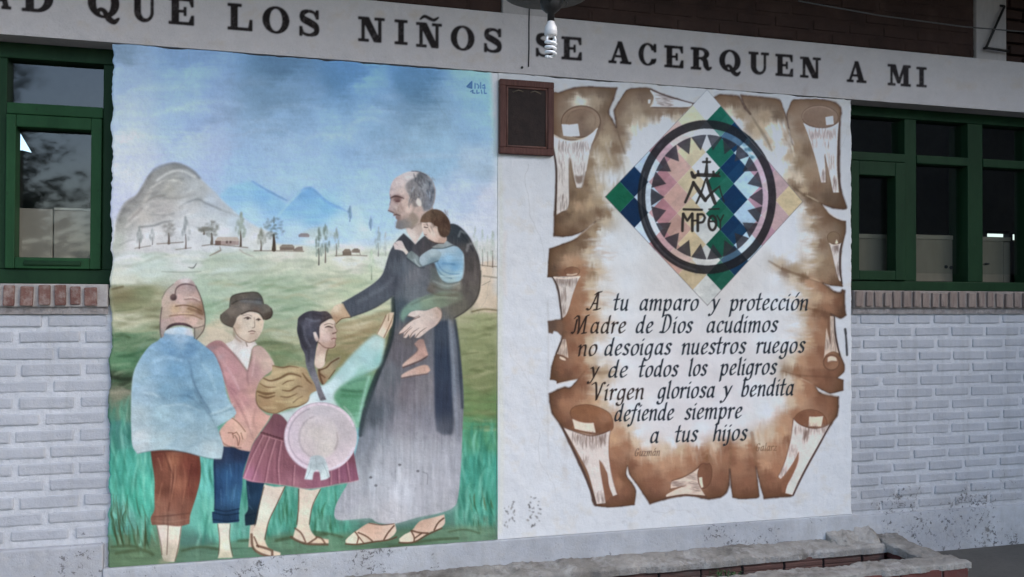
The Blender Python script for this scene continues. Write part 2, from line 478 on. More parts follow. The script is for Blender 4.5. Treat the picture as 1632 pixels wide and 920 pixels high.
for pts, wd, c, al in [([(236, 284), (250, 268), (280, 261), (306, 272), (318, 284)], 4, (116, 118, 120), .5), ([(250, 288), (268, 276), (288, 272), (310, 282)], 4, (206, 206, 208), .6), ([(240, 300), (258, 290), (276, 287), (290, 292)], 3, (202, 200, 198), .6),
        ([(258, 292), (274, 284), (292, 285)], 2, (110, 112, 112), .4), ([(232, 322), (246, 314), (262, 312)], 2.4, (120, 118, 116), .5), ([(262, 316), (282, 316), (300, 313)], 2.5, (140, 140, 138), .5), ([(286, 330), (300, 322), (316, 318), (330, 325), (352, 334)], [1, 2.5, 1.5], (122, 128, 134), .7),
        ([(352, 334), (372, 342), (396, 352)], [2, 1], (150, 158, 164), .6), ([(240, 342), (262, 343), (278, 340)], 1.6, (128, 130, 132), .6), ([(222, 362), (244, 360), (262, 354), (276, 352)], [2.5, 2, 1], (112, 116, 116), .7), ([(190, 392), (204, 384), (214, 382)], 1.6, (130, 134, 128), .5),
        ([(192, 352), (204, 334), (216, 322)], 5, (140, 140, 138), .35), ([(205, 350), (224, 330), (240, 305)], 6, (206, 202, 198), .35), ([(200, 362), (220, 344), (236, 330)], 5, (210, 206, 204), .4), ([(228, 300), (216, 316), (200, 330), (190, 350)], 4, (120, 120, 120), .35),
        ([(206, 352), (226, 332)], 3, (140, 130, 126), .4), ([(300, 345), (330, 342), (360, 352)], 8, (190, 198, 206), .4), ([(240, 376), (290, 366), (330, 372)], 5, (216, 216, 220), .4), ([(300, 358), (326, 366), (350, 364)], 2, (170, 174, 178), .4)]:
    stroke(pts, wd, c, al, soft=1.3)
dabs(120, (195, 275, 330, 345), (3, 7), [(128, 128, 128), (205, 202, 200), (165, 160, 156)], .22, -25, 25, 4, soft=1.4, seed=8, clip=lambda x, y: y > 285 + abs(x - 280) * .45)
# field streaks
dabs(150, (182, 398, 640, 450), (2, 6), [(224, 222, 214), (166, 180, 160), (200, 204, 192), (150, 164, 142)], .4, -3, 10, 9, soft=1.5, seed=21)
dabs(60, (182, 400, 420, 440), (4, 8), [(206, 216, 220), (176, 194, 184)], .3, -6, 10, 8, soft=2, seed=22)
dabs(190, (330, 446, 640, 530), (3, 7), [(110, 140, 112), (186, 198, 172), (190, 178, 148), (146, 168, 140), (208, 208, 190)], .4, -4, 9, 9, soft=1.6, seed=23)
dabs(70, (178, 456, 262, 530), (4, 8), [(108, 108, 80), (140, 150, 118), (192, 190, 164)], .42, -2, 8, 7, soft=1.6, seed=24)
shape([(178, 460), (205, 458), (232, 456), (246, 462), (240, 480), (214, 496), (180, 496)], [(195, 470, (138, 130, 98)), (235, 465, (140, 148, 116)), (200, 492, (136, 142, 106))], soft=3, alpha=.7, tex=(('h', .08),))
stroke([(180, 461), (196, 457)], 3, (104, 92, 62), .6, soft=1); stroke([(182, 496), (205, 494), (226, 490)], 2, (120, 126, 98), .6, soft=1)
dabs(60, (176, 532, 258, 620), (3, 6), [(56, 92, 66), (110, 146, 116), (76, 120, 90), (140, 160, 132)], .42, -8, 14, 6, soft=1.2, seed=25)
for a in [([(184, 536), (196, 534), (206, 538)], 4, (72, 92, 62)), ([(176, 600), (196, 605), (216, 604)], 6, (52, 62, 48)), ([(184, 534), (220, 533), (250, 530)], 3, (110, 146, 116)), ([(205, 566), (228, 560), (240, 554)], 4, (70, 116, 84)), ([(180, 582), (206, 580)], 5, (134, 162, 132)), ([(176, 625), (206, 626)], 6, (150, 148, 132))]:
    stroke(a[0], a[1], a[2], .6, soft=1.4)
dabs(70, (430, 530, 620, 590), (3, 6), [(94, 112, 76), (170, 156, 122), (122, 130, 96), (190, 182, 148)], .38, -6, 9, 8, soft=1.4, seed=26)
for a in [([(412, 548), (432, 546), (465, 550)], 6, (104, 116, 86)), ([(535, 520), (570, 512), (620, 498)], 7, (158, 144, 112)), ([(550, 540), (585, 526), (615, 520)], 5, (150, 134, 100)), ([(525, 556), (560, 540), (610, 532)], 2.5, (206, 196, 166)), ([(430, 565), (450, 562), (478, 572)], 8, (126, 150, 116)), ([(520, 575), (550, 568), (590, 556)], 7, (142, 138, 100))]:
    stroke(a[0], a[1], a[2], .55, soft=1.8)
dabs(110, (735, 500, 792, 690), (3, 6), [(138, 144, 104), (100, 108, 70), (168, 168, 134), (112, 122, 84)], .38, -3, 8, 7, soft=1.4, seed=27)
stroke([(752, 497), (772, 493), (793, 495)], 2.4, (112, 104, 72), .7, soft=.8); stroke([(736, 565), (762, 562)], 2, (112, 116, 80), .5, soft=.8)
stroke([(770, 440), (793, 443)], 2, (140, 128, 112), .6, soft=.7); stroke([(768, 455), (782, 448)], 1.4, (160, 146, 130), .6)
# tall grass
for bx, n, sd in (((176, 640, 250, 868), 210, 31), ((316, 700, 400, 880), 150, 32), ((420, 770, 560, 872), 190, 33), ((728, 690, 790, 860), 200, 34)):
    dabs(n, bx, (3, 6), [(44, 116, 100), (100, 186, 166), (66, 148, 130), (140, 200, 184), (54, 132, 114)], .42, 88, 12, 9, soft=1.2, seed=sd)
dabs(26, (178, 800, 240, 870), (2, 3), [(62, 74, 48), (70, 92, 60)], .6, 80, 14, 18, soft=.7, seed=35)
for a in [([(186, 800), (190, 840), (197, 870)], 3), ([(178, 815), (184, 850), (188, 870)], 2.5), ([(231, 820), (232, 850), (231, 876)], 2.6), ([(205, 838), (206, 868)], 1.6), ([(219, 838), (222, 866)], 1.6)]:
    stroke(a[0], [.6, a[1], a[1]], (72, 78, 50), .75, soft=.6)
dabs(40, (425, 800, 545, 850), (2, 4), [(48, 92, 60), (60, 110, 76)], .45, 88, 14, 9, soft=.8, seed=36)
dabs(24, (750, 790, 788, 850), (2, 3), [(40, 92, 66), (96, 104, 66)], .5, 84, 12, 9, soft=.7, seed=37)
shape([(172, 876), (200, 868), (250, 872), (330, 868), (420, 856), (470, 850), (560, 850), (640, 844), (720, 838), (790, 838), (796, 866), (500, 890), (168, 915)], [(200, 890, (98, 124, 96)), (330, 880, (96, 126, 104)), (480, 870, (100, 128, 104)), (620, 862, (96, 122, 96)), (760, 856, (112, 140, 116))], soft=3, alpha=.75, tex=(('h', .1), ('d', .08)))
for a in [([(178, 872), (205, 870), (224, 874)], 4), ([(185, 882), (225, 877), (244, 884)], 5), ([(290, 878), (320, 872), (350, 876)], 4), ([(440, 862), (470, 856), (520, 852)], 5), ([(500, 848), (520, 850), (545, 856)], 4), ([(715, 848), (740, 844), (764, 850)], 2.6), ([(620, 872), (680, 862), (730, 858)], 4), ([(380, 862), (420, 860)], 4)]:
    stroke(a[0], a[1], (76, 88, 62), .55, soft=1.1)
# little trees and houses
def ptree(x, yb, yt, wd, col, tr, kind='c', al=.6, seed=0):
    r = np.random.default_rng(seed + int(x))
    h = yb - yt
    stroke([(x - .3, yb - h * .45), (x + .3, yb - h * .2), (x, yb)], [max(1, wd * .08), max(1.2, wd * .14), max(1.6, wd * .2)], tr, min(1, al + .25), soft=.4)
    for _ in range(30 if kind == 'c' else 70):
        if kind == 'c':
            t = r.random() ** .8
            hw = wd / 2 * (.12 + .95 * min(t * 1.5, 1) * (1 - .45 * max(0, t - .7) / .3))
            px, py = x + r.uniform(-1, 1) * hw, yt + t * h * .72
            stroke([(px, py - 2), (px + r.uniform(-.5, .5), py + 3)], max(1.2, wd * .2), col, al * r.uniform(.3, .8), soft=.8)
        else:
            a = r.uniform(0, 6.28); q = r.random() ** .6
            px, py = x + math.cos(a) * q * wd / 2, yt + h * .36 + math.sin(a) * q * h * .34
            t = r.uniform(-.9, .9)
            stroke([(px - 1.1 * math.cos(t), py - 1.1 * math.sin(t)), (px + 1.1 * math.cos(t), py + 1.1 * math.sin(t))], r.uniform(2.0, 3.6), col, al * r.uniform(.2, .5), soft=.9)
    stroke([(x, yt), (x, yt + h * .2)], [.6, 1.6], col, al, soft=.5)
for t in [(222, 396, 362, 11, (150, 156, 156), (120, 110, 104), 'c', .55), (242.7, 390, 363, 8, (160, 166, 168), (130, 122, 116), 'c', .55), (269, 388, 352, 21, (142, 140, 136), (112, 98, 90), 'o', .6), (296, 396, 346, 14, (152, 158, 162), (130, 116, 110), 'c', .65),
          (337.5, 388, 352, 24, (120, 120, 112), (112, 98, 86), 'o', .6), (325, 373, 362, 18, (130, 128, 118), (112, 98, 86), 'o', .45), (383.6, 392, 340, 18, (156, 168, 158), (104, 84, 70), 'c', .7), (416, 399, 365, 15, (150, 152, 142), (120, 104, 92), 'c', .6), (436.5, 398, 345, 34, (104, 114, 110), (96, 84, 74), 'o', .75),
          (508, 422, 364, 12, (128, 144, 138), (112, 106, 100), 'c', .7), (518.5, 418, 356, 13, (130, 146, 140), (140, 128, 116), 'c', .7), (536, 408, 364, 11, (150, 164, 160), (130, 122, 114), 'c', .6), (557.5, 353, 329, 7, (112, 142, 168), (112, 142, 168), 'c', .6), (591, 367, 346, 5, (124, 152, 178), (124, 152, 178), 'c', .55),
          (603, 408, 362, 11, (158, 176, 182), (156, 158, 156), 'c', .65), (614.5, 408, 371, 7, (180, 190, 194), (176, 176, 174), 'c', .55), (592, 446, 399, 10, (184, 200, 180), (150, 160, 136), 'c', .65), (757, 421, 360, 9, (178, 188, 184), (150, 140, 130), 'c', .6), (769, 424, 366, 8, (178, 190, 186), (150, 138, 128), 'c', .6), (777, 424, 374, 6, (188, 198, 194), (150, 138, 128), 'c', .5), (785, 426, 368, 10, (174, 186, 180), (140, 124, 114), 'c', .65)]:
    ptree(t[0], t[1], t[2], t[3], t[4], t[5], t[6], t[7])
def house(x0, y0, x1, y1, wall, roof, al=.85):
    h = y1 - y0
    shape([(x0, y0 + h * .45), (x1, y0 + h * .45), (x1, y1), (x0, y1)], wall, .5, al, smooth=False)
    shape([(x0 - 1, y0 + h * .5), (x0 + 4, y0), (x1 - 3, y0), (x1 + 1, y0 + h * .5)], roof, .5, al, smooth=False)
house(343, 378, 381, 391, (172, 150, 146), (196, 180, 170)); shape([(343, 384), (352, 384), (352, 391), (343, 391)], (128, 104, 96), .5, .8, smooth=False)
for x in (360, 366): shape([(x, 384), (x + 3, 384), (x + 3, 388), (x, 388)], (112, 92, 88), .4, .8, smooth=False)
house(446, 390, 469, 399, (132, 114, 104), (150, 136, 124)); shape([(468, 398), (474, 394), (482, 393), (483, 400), (468, 400)], (140, 122, 114), .5, .8)
house(476, 372, 493, 378, (150, 132, 136), (146, 128, 130), .75)
house(546, 397, 560, 407, (122, 106, 96), (134, 120, 108)); house(561, 396, 573, 403, (130, 114, 104), (124, 110, 98), .8); stroke([(573, 398), (574, 406)], 1, (140, 126, 116), .8)
for a in [([(322, 392), (345, 390), (395, 395)], 1.6), ([(405, 400), (440, 400), (484, 401)], 1.6), ([(534, 408), (560, 407), (585, 408)], 1.4), ([(250, 389), (280, 387), (292, 386)], 1.6), ([(215, 396), (240, 392)], 1.2), ([(280, 398), (305, 395)], 1.2), ([(755, 420), (775, 424), (792, 425)], 1.4)]:
    stroke(a[0], a[1], (124, 108, 92), .6, soft=.5)
stroke([(350, 393), (352, 399), (342, 404), (334, 408)], [1, 3, 1.2], (140, 124, 108), .6, soft=.6); stroke([(382, 398), (390, 404), (404, 409)], [2, 1], (170, 160, 146), .6, soft=.6)
stroke([(300, 426), (308, 427), (313, 420)], [1, 2.2, 1], (112, 118, 110), .75, soft=.5); stroke([(258, 433), (290, 434), (320, 433)], 1.2, (140, 150, 136), .6, soft=.6)
# maker's mark
INKB = (52, 92, 136)
for p in [[(744, 138), (752, 130), (752, 141), (745, 139)], [(757, 133), (757, 141)], [(760, 134), (763, 137), (762, 141)], [(766, 132), (766, 141)], [(769, 137), (772, 135), (773, 141), (769, 140)], [(750, 146), (754, 144), (753, 148), (757, 149)], [(760, 144), (760, 149), (764, 148)], [(767, 144), (768, 149)], [(772, 143), (772, 149), (775, 149)]]:
    stroke(p, 1.6, INKB, .8, soft=.3)
shape([(744, 138), (751, 130), (752, 141)], INKB, .5, .6)

SKIN = (206, 188, 178)
BRN = (108, 80, 64)
# ---------------------------------------------------------------- friar
ROBE = [(662, 389), (650, 378), (643, 372), (632, 384), (622, 400), (616, 418), (610, 436), (600, 448), (582, 461), (562, 473), (546, 482), (551, 493), (559, 505), (578, 499), (600, 489), (627, 471), (628, 505), (623, 540), (612, 571), (600, 602), (588, 637), (577, 664), (573, 692), (567, 720), (556, 765), (544, 788), (535, 806), (533, 822), (540, 829), (565, 828), (590, 826), (602, 833), (628, 835), (665, 825), (700, 818), (722, 809), (730, 793), (735, 740), (737, 690), (739, 640), (737, 600), (733, 565), (728, 525), (724, 508), (744, 495), (758, 480), (765, 460), (766, 430), (763, 410), (757, 396), (749, 379), (738, 366), (727, 358), (715, 358), (698, 372), (680, 374)]
shape(ROBE, [(650, 385, (80, 82, 92)), (630, 400, (88, 92, 104)), (640, 430, (104, 112, 126)), (600, 465, (100, 106, 120)), (562, 488, (96, 102, 116)), (625, 450, (92, 96, 110)), (660, 440, (124, 126, 136)), (680, 400, (96, 92, 98)), (660, 470, (116, 122, 132)), (640, 490, (86, 98, 110)),
   (735, 372, (72, 80, 90)), (745, 400, (96, 92, 96)), (750, 440, (112, 104, 104)), (755, 465, (112, 106, 102)), (735, 490, (120, 116, 108)), (745, 420, (98, 92, 92)), (650, 540, (112, 108, 114)), (640, 560, (116, 112, 122)), (620, 600, (114, 118, 128)), (650, 620, (126, 120, 130)), (680, 620, (128, 124, 132)), (720, 540, (112, 120, 136)), (725, 600, (104, 112, 128)), (730, 660, (120, 124, 138)),
   (600, 660, (94, 102, 114)), (590, 700, (130, 136, 150)), (640, 680, (132, 130, 142)), (680, 680, (134, 134, 148)), (620, 730, (146, 150, 162)), (660, 740, (170, 174, 186)), (710, 730, (152, 156, 170)), (600, 770, (158, 164, 176)), (640, 780, (180, 184, 196)), (690, 780, (160, 162, 174)), (560, 800, (158, 160, 172)), (620, 815, (172, 172, 180)), (700, 805, (160, 162, 172)), (580, 822, (160, 164, 172))],
   soft=.7, label=L_FRIAR, power=3.2, warp=[('v', 6, 10)], tex=(('v', .07), ('b', .05), ('f', .03)))
inr = lambda x, y: (572 + max(0, 690 - y) * .3 if y < 690 else 552) < x < 734
for a in [([(640, 560), (628, 620), (622, 690)], 7, (96, 96, 108), .3), ([(655, 610), (652, 680), (648, 760)], 9, (148, 144, 156), .35), ([(680, 600), (682, 680), (686, 790)], 8, (106, 108, 120), .3), ([(668, 600), (666, 700)], 6, (112, 106, 116), .3), ([(605, 640), (592, 720), (580, 790)], 8, (96, 104, 116), .35), ([(616, 650), (608, 730)], 6, (150, 156, 168), .35), ([(640, 700), (636, 800)], 10, (190, 194, 206), .35), ([(705, 700), (702, 810)], 8, (138, 140, 154), .4), ([(722, 690), (724, 790)], 8, (168, 172, 186), .4),
          ([(592, 690), (588, 740)], 8, (92, 98, 112), .35), ([(618, 690), (610, 740)], 6, (104, 110, 122), .35), ([(560, 790), (548, 815)], 8, (148, 150, 162), .35), ([(665, 720), (662, 820)], 8, (186, 190, 200), .3)]:
    stroke(a[0], [a[1] * .4, a[1], a[1] * .5], a[2], a[3], soft=2.5)
dabs(150, (575, 600, 732, 820), (4, 8), [(96, 98, 110), (172, 172, 186), (130, 128, 140), (150, 150, 164)], .2, 89, 8, 9, soft=2, seed=41, clip=inr)
dabs(40, (625, 400, 700, 470), (4, 8), [(84, 90, 104), (136, 140, 150), (110, 114, 126)], .22, 70, 20, 5, soft=2, seed=42)
dabs(24, (735, 380, 762, 490), (4, 8), [(84, 82, 84), (130, 122, 118)], .25, 80, 12, 5, soft=2, seed=43)
shape([(692, 514), (714, 510), (719, 560), (721, 620), (722, 685), (712, 693), (700, 690), (694, 676), (692, 600)], [(700, 530, (74, 84, 102)), (708, 580, (62, 74, 96)), (706, 640, (60, 70, 92)), (708, 688, (86, 92, 108))], 1.6, .95, tex=(('v', .1), ('b', .05)))
stroke([(717, 512), (721, 570), (725, 640), (730, 700)], [5, 7, 6, 3], (140, 148, 164), .55, soft=1.5)
stroke([(725, 510), (731, 555), (734, 600), (737, 650)], [4, 5, 4], (60, 68, 82), .7, soft=1.2)
stroke([(626, 475), (627, 505), (622, 542), (611, 574), (598, 606), (586, 640), (578, 668), (574, 694)], [5, 8, 8, 8, 9, 8, 5], (48, 60, 66), .75, soft=1.2)
stroke([(596, 620), (584, 655), (577, 690)], [4, 9, 10], (92, 102, 112), .5, soft=2)
stroke([(546, 483), (552, 494), (559, 505)], 3, (66, 70, 80), .7, soft=.7); stroke([(559, 505), (580, 498), (602, 488), (626, 472)], 2.2, (74, 78, 88), .7, soft=.8)
stroke([(625, 445), (612, 458), (570, 482)], 6, (122, 128, 140), .45, soft=2); stroke([(632, 440), (628, 470)], 4, (78, 82, 94), .5, soft=1.5)
stroke([(766, 432), (764, 462), (756, 482), (742, 496), (724, 507)], 2.4, (76, 72, 70), .6, soft=.7)
stroke([(735, 372), (746, 386), (754, 400)], 2, (60, 66, 74), .6, soft=.6); stroke([(731, 377), (734, 368), (742, 372)], 3, (150, 154, 160), .6, soft=1); stroke([(744, 400), (746, 390), (753, 388)], 4, (160, 160, 164), .55, soft=1.2)
for a in [(591, 761), (599, 774), (637, 741), (666, 751)]: shape(ell(a[0], a[1], 2.6, 2), (66, 66, 72), .5, .85)
stroke([(674, 752), (682, 756), (681, 772)], 1.4, (96, 98, 106), .7); dabs(10, (600, 690, 690, 780), (2, 4), [(92, 96, 104)], .4, 90, 20, 2, soft=.8, seed=44)
shape([(600, 700), (640, 680), (690, 690), (722, 720), (716, 800), (640, 822), (556, 815), (580, 750)], (190, 192, 202), soft=16, alpha=.42, tex=(('v', .05),))
stroke([(540, 826), (590, 825), (630, 832), (700, 816), (726, 806)], 8, (168, 168, 176), .5, soft=4)
# feet
def sandal(foot, lines, lb, skin=(200, 176, 162)):
    shape(foot, [(foot[0][0], foot[0][1], (206, 188, 172)), (foot[3][0], foot[3][1], (186, 158, 142)), (foot[len(foot) // 2][0], foot[len(foot) // 2][1], skin)], .6, label=lb)
    for l in lines: stroke(l[0], l[1], BRN, .85, soft=.4, label=None)
sandal([(551, 861), (560, 852), (567, 847), (588, 834), (610, 837), (629, 834), (631, 848), (617, 860), (593, 863), (567, 867), (552, 866)],
       [([(551, 867), (570, 868), (595, 864), (618, 861), (632, 856)], 2.6), ([(566, 848), (571, 856), (569, 866)], 2.4), ([(571, 849), (584, 855), (594, 863)], 2.6), ([(572, 856), (580, 866)], 2), ([(628, 838), (618, 850), (612, 860)], 2.6), ([(588, 834), (608, 837), (628, 835)], 1.4)], L_FRIAR)
sandal([(636, 859), (645, 852), (656, 846), (669, 831), (690, 825), (708, 820), (709, 834), (700, 843), (682, 850), (661, 863), (640, 865)],
       [([(636, 865), (660, 864), (682, 852), (704, 842)], 2.6), ([(655, 846), (660, 856), (660, 863)], 2.6), ([(657, 846), (668, 849), (682, 850)], 3), ([(661, 858), (672, 850)], 2.4), ([(707, 826), (698, 834), (692, 845)], 2.6)], L_FRIAR)
# neck and head
shape([(650, 352), (690, 330), (690, 345), (678, 360), (672, 372), (662, 390), (655, 380), (648, 368)], [(660, 380, (205, 190, 188)), (668, 366, (190, 172, 166)), (676, 345, (178, 152, 144)), (665, 350, (140, 126, 118)), (655, 372, (206, 192, 190))], .8, label=L_FRIAR)
HEAD = [(658, 273), (648, 274.5), (636, 280), (627, 287), (622.5, 297), (620.6, 309), (622.4, 316), (622.2, 322), (620.4, 329), (618.6, 336), (622, 338.6), (627, 340), (627.6, 342.6), (630.4, 344.6), (630.6, 348), (633, 351), (631.6, 358), (630.6, 363), (638, 365.4), (650, 363), (656, 366), (672, 352), (690, 328), (694, 305), (690, 290), (681, 279), (668, 273.5)]
shape(HEAD, [(650, 280, (206, 198, 204)), (635, 292, (206, 192, 196)), (626, 305, (198, 182, 186)), (640, 305, (206, 188, 186)), (634, 316, (160, 130, 128)), (645, 322, (202, 180, 174)), (624, 330, (184, 166, 168)), (640, 335, (190, 166, 160)), (650, 335, (206, 184, 178)), (640, 345, (176, 154, 148)), (634, 347, (150, 128, 126)), (655, 345, (190, 168, 160)), (640, 358, (132, 128, 132)), (660, 305, (190, 172, 170))], .6, label=L_FRIAR, power=3, tex=(('d', .05), ('f', .04)))
shape([(631, 353), (640, 351), (650, 347), (657, 338), (664, 343), (667, 352), (660, 360), (652, 363), (640, 365), (631, 363)], [(636, 360, (138, 136, 142)), (650, 356, (146, 140, 140)), (660, 346, (156, 140, 130)), (662, 356, (156, 144, 130))], 1.6, .8)
HAIR = [(664, 279), (668, 275), (674, 276), (684, 282), (691.7, 296), (693.3, 309), (691, 324), (686, 334), (676, 337), (671, 326), (664, 330), (658, 328), (655, 318), (650, 306), (646, 298), (650, 290), (656, 286), (664, 282)]
shape(HAIR, [(x, y, tuple(v * 1.12 for v in c)) for x, y, c in [(668, 282, (106, 108, 116)), (684, 290, (120, 126, 138)), (690, 306, (110, 116, 130)), (685, 325, (116, 120, 132)), (660, 295, (132, 130, 136)), (652, 300, (140, 134, 138)), (662, 312, (126, 122, 126)), (660, 325, (128, 120, 120)), (675, 300, (140, 142, 152))]], 1.2, .95, tex=(('f', .08), ('d', .08)))
dabs(60, (652, 280, 692, 328), (1.5, 3), [(88, 90, 100), (166, 172, 186), (140, 142, 150), (100, 100, 108)], .5, 75, 40, 4, soft=.6, seed=45)
dabs(8, (680, 290, 691, 320), (2, 3), [(60, 70, 88), (170, 182, 204)], .6, 85, 10, 4, soft=.6, seed=46)
stroke([(656, 273), (668, 274), (680, 280)], 1.6, (92, 100, 118), .6, soft=.5)
shape([(665, 316), (669, 317), (672, 324), (670, 330), (666, 328), (663, 322)], (214, 202, 200), .8, .95)
stroke([(622, 316), (630, 313), (640, 315), (644, 317)], [1.5, 3.2, 2, 1], (86, 64, 66), .8, soft=.7)
shape(ell(633, 318.5, 6, 3.2), (120, 92, 92), 1.2, .6); shape(ell(634, 321, 4, 1.4), (92, 60, 64), .7, .6)
stroke([(621, 326), (623, 318), (622, 310)], 1.4, (140, 120, 124), .5, soft=.6); stroke([(619, 336), (624, 337.6), (628, 340)], 1.8, (104, 86, 88), .7, soft=.5); shape(ell(631, 330, 2.4, 3.4), (204, 190, 188), 1, .6)
stroke([(628, 343), (632, 342), (638, 344)], [2.4, 2, 1], (98, 74, 74), .75, soft=.5); stroke([(634, 334), (637, 340), (638, 348)], 2, (150, 126, 122), .5, soft=1)
stroke([(660, 330), (656, 342), (650, 352)], 3, (160, 140, 132), .45, soft=1.4); dabs(16, (626, 322, 650, 346), (2, 4), [(160, 134, 130), (212, 194, 188)], .3, 60, 40, 3, soft=1, seed=47)
# friar's hand on the girl's head
shape([(547, 484), (552, 494), (559, 505), (545, 508), (536, 515), (530, 512), (527, 500), (531, 490), (538, 485)], [(552, 495, (192, 164, 138)), (535, 490, (206, 190, 170)), (535, 510, (176, 146, 120))], .9, label=L_FRIAR)
stroke([(536, 516), (545, 508), (558, 506)], 1.8, (128, 98, 74), .75)
# ---------------------------------------------------------------- toddler on the arm
shape([(712, 462), (736, 466), (737, 478), (718, 486), (700, 492), (680, 495), (662, 497), (648, 504), (643, 514), (638, 506), (641, 494), (655, 481), (672, 474), (690, 468)], [(645, 500, (122, 154, 144)), (660, 484, (132, 160, 150)), (680, 480, (140, 160, 142)), (700, 478, (134, 146, 128)), (725, 472, (128, 130, 118))], 1.8, .95, label=L_TODDLER, tex=(('d', .06), ('b', .05)))
shape([(686, 424), (700, 430), (735, 445), (736, 460), (725, 466), (706, 464), (690, 468), (680, 462), (686, 445)], [(690, 440, (112, 120, 122)), (710, 458, (140, 150, 146)), (730, 462, (150, 146, 136)), (685, 460, (122, 114, 108))], 2, .85, label=L_TODDLER)
for a in [([(690, 456), (706, 462), (728, 462)], 2.6, (104, 98, 88)), ([(690, 448), (712, 456), (732, 452)], 2, (184, 194, 196)), ([(682, 462), (700, 471), (730, 470)], 2, (112, 100, 88)), ([(672, 480), (700, 474), (728, 476)], 2.4, (160, 172, 152)), ([(655, 486), (676, 476), (690, 470)], 2.4, (104, 116, 112))]:
    stroke(a[0], a[1], a[2], .55, soft=1.2)
shape([(690, 397), (700, 395), (724, 392), (734, 398), (739, 407), (739, 425), (737, 442), (730, 449), (712, 451), (700, 440), (694, 423), (688, 412)],
      [(705, 400, (168, 188, 206)), (720, 398, (164, 188, 208)), (735, 405, (148, 180, 206)), (715, 412, (150, 190, 220)), (705, 420, (126, 168, 204)), (725, 425, (120, 168, 206)), (732, 440, (160, 190, 208)), (708, 440, (154, 180, 192)), (720, 448, (164, 186, 194))], .8, label=L_TODDLER, tex=(('b', .05), ('h', .05)))
shape([(692, 396), (678, 402), (669, 410), (667.5, 418), (674, 425), (687, 420), (698, 416), (704, 404)], [(690, 402, (172, 188, 200)), (674, 412, (164, 180, 194)), (690, 416, (130, 152, 166))], .7, label=L_TODDLER)
shape([(667, 409), (656, 400), (650, 403), (649, 411), (658, 418), (667, 425), (673, 426), (669, 418)], [(652, 406, (126, 138, 142)), (662, 414, (140, 152, 158))], .7, label=L_TODDLER)
for a in [([(697, 417), (704, 430), (716, 436), (732, 437)], 2.2, (96, 138, 176)), ([(694, 424), (704, 438), (720, 444)], 2, (92, 128, 152)), ([(702, 440), (716, 441), (734, 438)], 2, (196, 214, 224)), ([(706, 420), (724, 421)], 4, (98, 148, 190)), ([(738, 405), (739.5, 425), (737, 444)], 1.6, (198, 214, 226)), ([(674, 425), (688, 420), (698, 416)], 2, (88, 104, 116)), ([(649, 412), (658, 419), (668, 426), (676, 427)], 2, (70, 84, 92)), ([(661, 413), (664, 420), (669, 425)], 1.6, (190, 200, 206)), ([(706, 449), (716, 452), (730, 450)], 2, (104, 122, 128)), ([(668, 410), (667, 418), (671, 424)], 1.2, (110, 124, 134)), ([(655, 404), (657, 412)], 1.2, (104, 114, 120))]:
    stroke(a[0], a[1], a[2], .6, soft=.8)
shape([(688, 394), (700, 388), (709, 383), (718, 388), (724, 391), (710, 395), (696, 396)], [(695, 393, (150, 156, 158)), (712, 388, (156, 166, 174))], .7, label=L_TODDLER); stroke([(690, 396), (706, 396), (722, 391)], 1.6, (84, 100, 110), .7, soft=.5)
shape([(634, 384), (641, 385), (646, 395), (651, 402), (647.5, 406.5), (641, 400), (629, 397.5), (626.6, 389)], [(634, 390, (200, 186, 188)), (646, 402, (210, 196, 192))], .6, label=L_TODDLER); stroke([(629, 387), (634, 391)], 1, (160, 142, 142), .6); stroke([(642, 385), (647, 395), (652, 402)], 1.4, (74, 72, 78), .6, soft=.5)
shape([(672, 354), (672.6, 361), (674, 368), (676, 374), (684, 382), (695, 387), (708, 388), (712, 380), (702, 362), (690, 352)], [(680, 360, (210, 190, 184)), (690, 372, (212, 194, 188)), (684, 380, (200, 178, 170)), (704, 384, (190, 160, 148)), (698, 368, (196, 170, 160))], .6, label=L_TODDLER)
shape([(669.5, 354), (673, 344), (684, 335.6), (695, 333.6), (706, 338), (715, 349), (718, 360), (716, 373), (709, 379), (702, 376), (697, 366), (692, 359), (686, 355), (676, 355)], [(680, 343, (122, 102, 88)), (695, 340, (112, 92, 78)), (710, 355, (92, 72, 62)), (705, 370, (104, 82, 70)), (680, 352, (128, 104, 88)), (695, 355, (110, 84, 70))], .7, label=L_TODDLER, tex=(('v', .08), ('f', .06)))
dabs(26, (676, 337, 714, 370), (1.5, 2.5), [(78, 60, 52), (140, 116, 98)], .4, 75, 35, 5, soft=.6, seed=48)
shape([(694, 360), (697.5, 362), (697, 370), (694, 368)], (206, 182, 172), .6, .9); stroke([(676, 362), (681, 363)], 1.8, (110, 84, 78), .8); stroke([(675, 358.6), (682, 359)], 1, (140, 112, 102), .6); stroke([(676, 374), (680, 374.6)], 1.2, (150, 110, 106), .7); stroke([(684, 382), (695, 387.4), (707, 388)], 1.6, (110, 84, 74), .6)
# friar's supporting hand, toddler's feet
shape([(649.6, 503.5), (654, 498), (664, 495), (679, 495), (690, 491), (697, 489.6), (703, 494), (704, 505), (697, 517), (684, 526), (674, 534), (667, 538.6), (661, 538), (662, 532), (657, 536), (653, 539.4), (651.6, 533), (647.6, 538.6), (643, 538), (644, 531), (636, 532.6), (638, 528), (649, 517), (662, 507), (656, 505)],
      [(700, 500, (190, 166, 156)), (685, 505, (206, 190, 186)), (665, 520, (204, 188, 184)), (645, 530, (200, 180, 174)), (665, 500, (208, 194, 192)), (690, 518, (190, 170, 166))], .6, label=L_FRIAR)
for a in [[(636, 533), (645, 529), (655, 520)], [(644, 536), (650, 528), (657, 522)], [(653, 538), (658, 530), (668, 523)], [(662, 538), (670, 529), (680, 522)], [(650, 504), (660, 506), (668, 503)], [(669, 505), (652, 513), (640, 524)]]:
    stroke(a, [1.8, 1.3, .6], (128, 104, 98), .7, soft=.4)
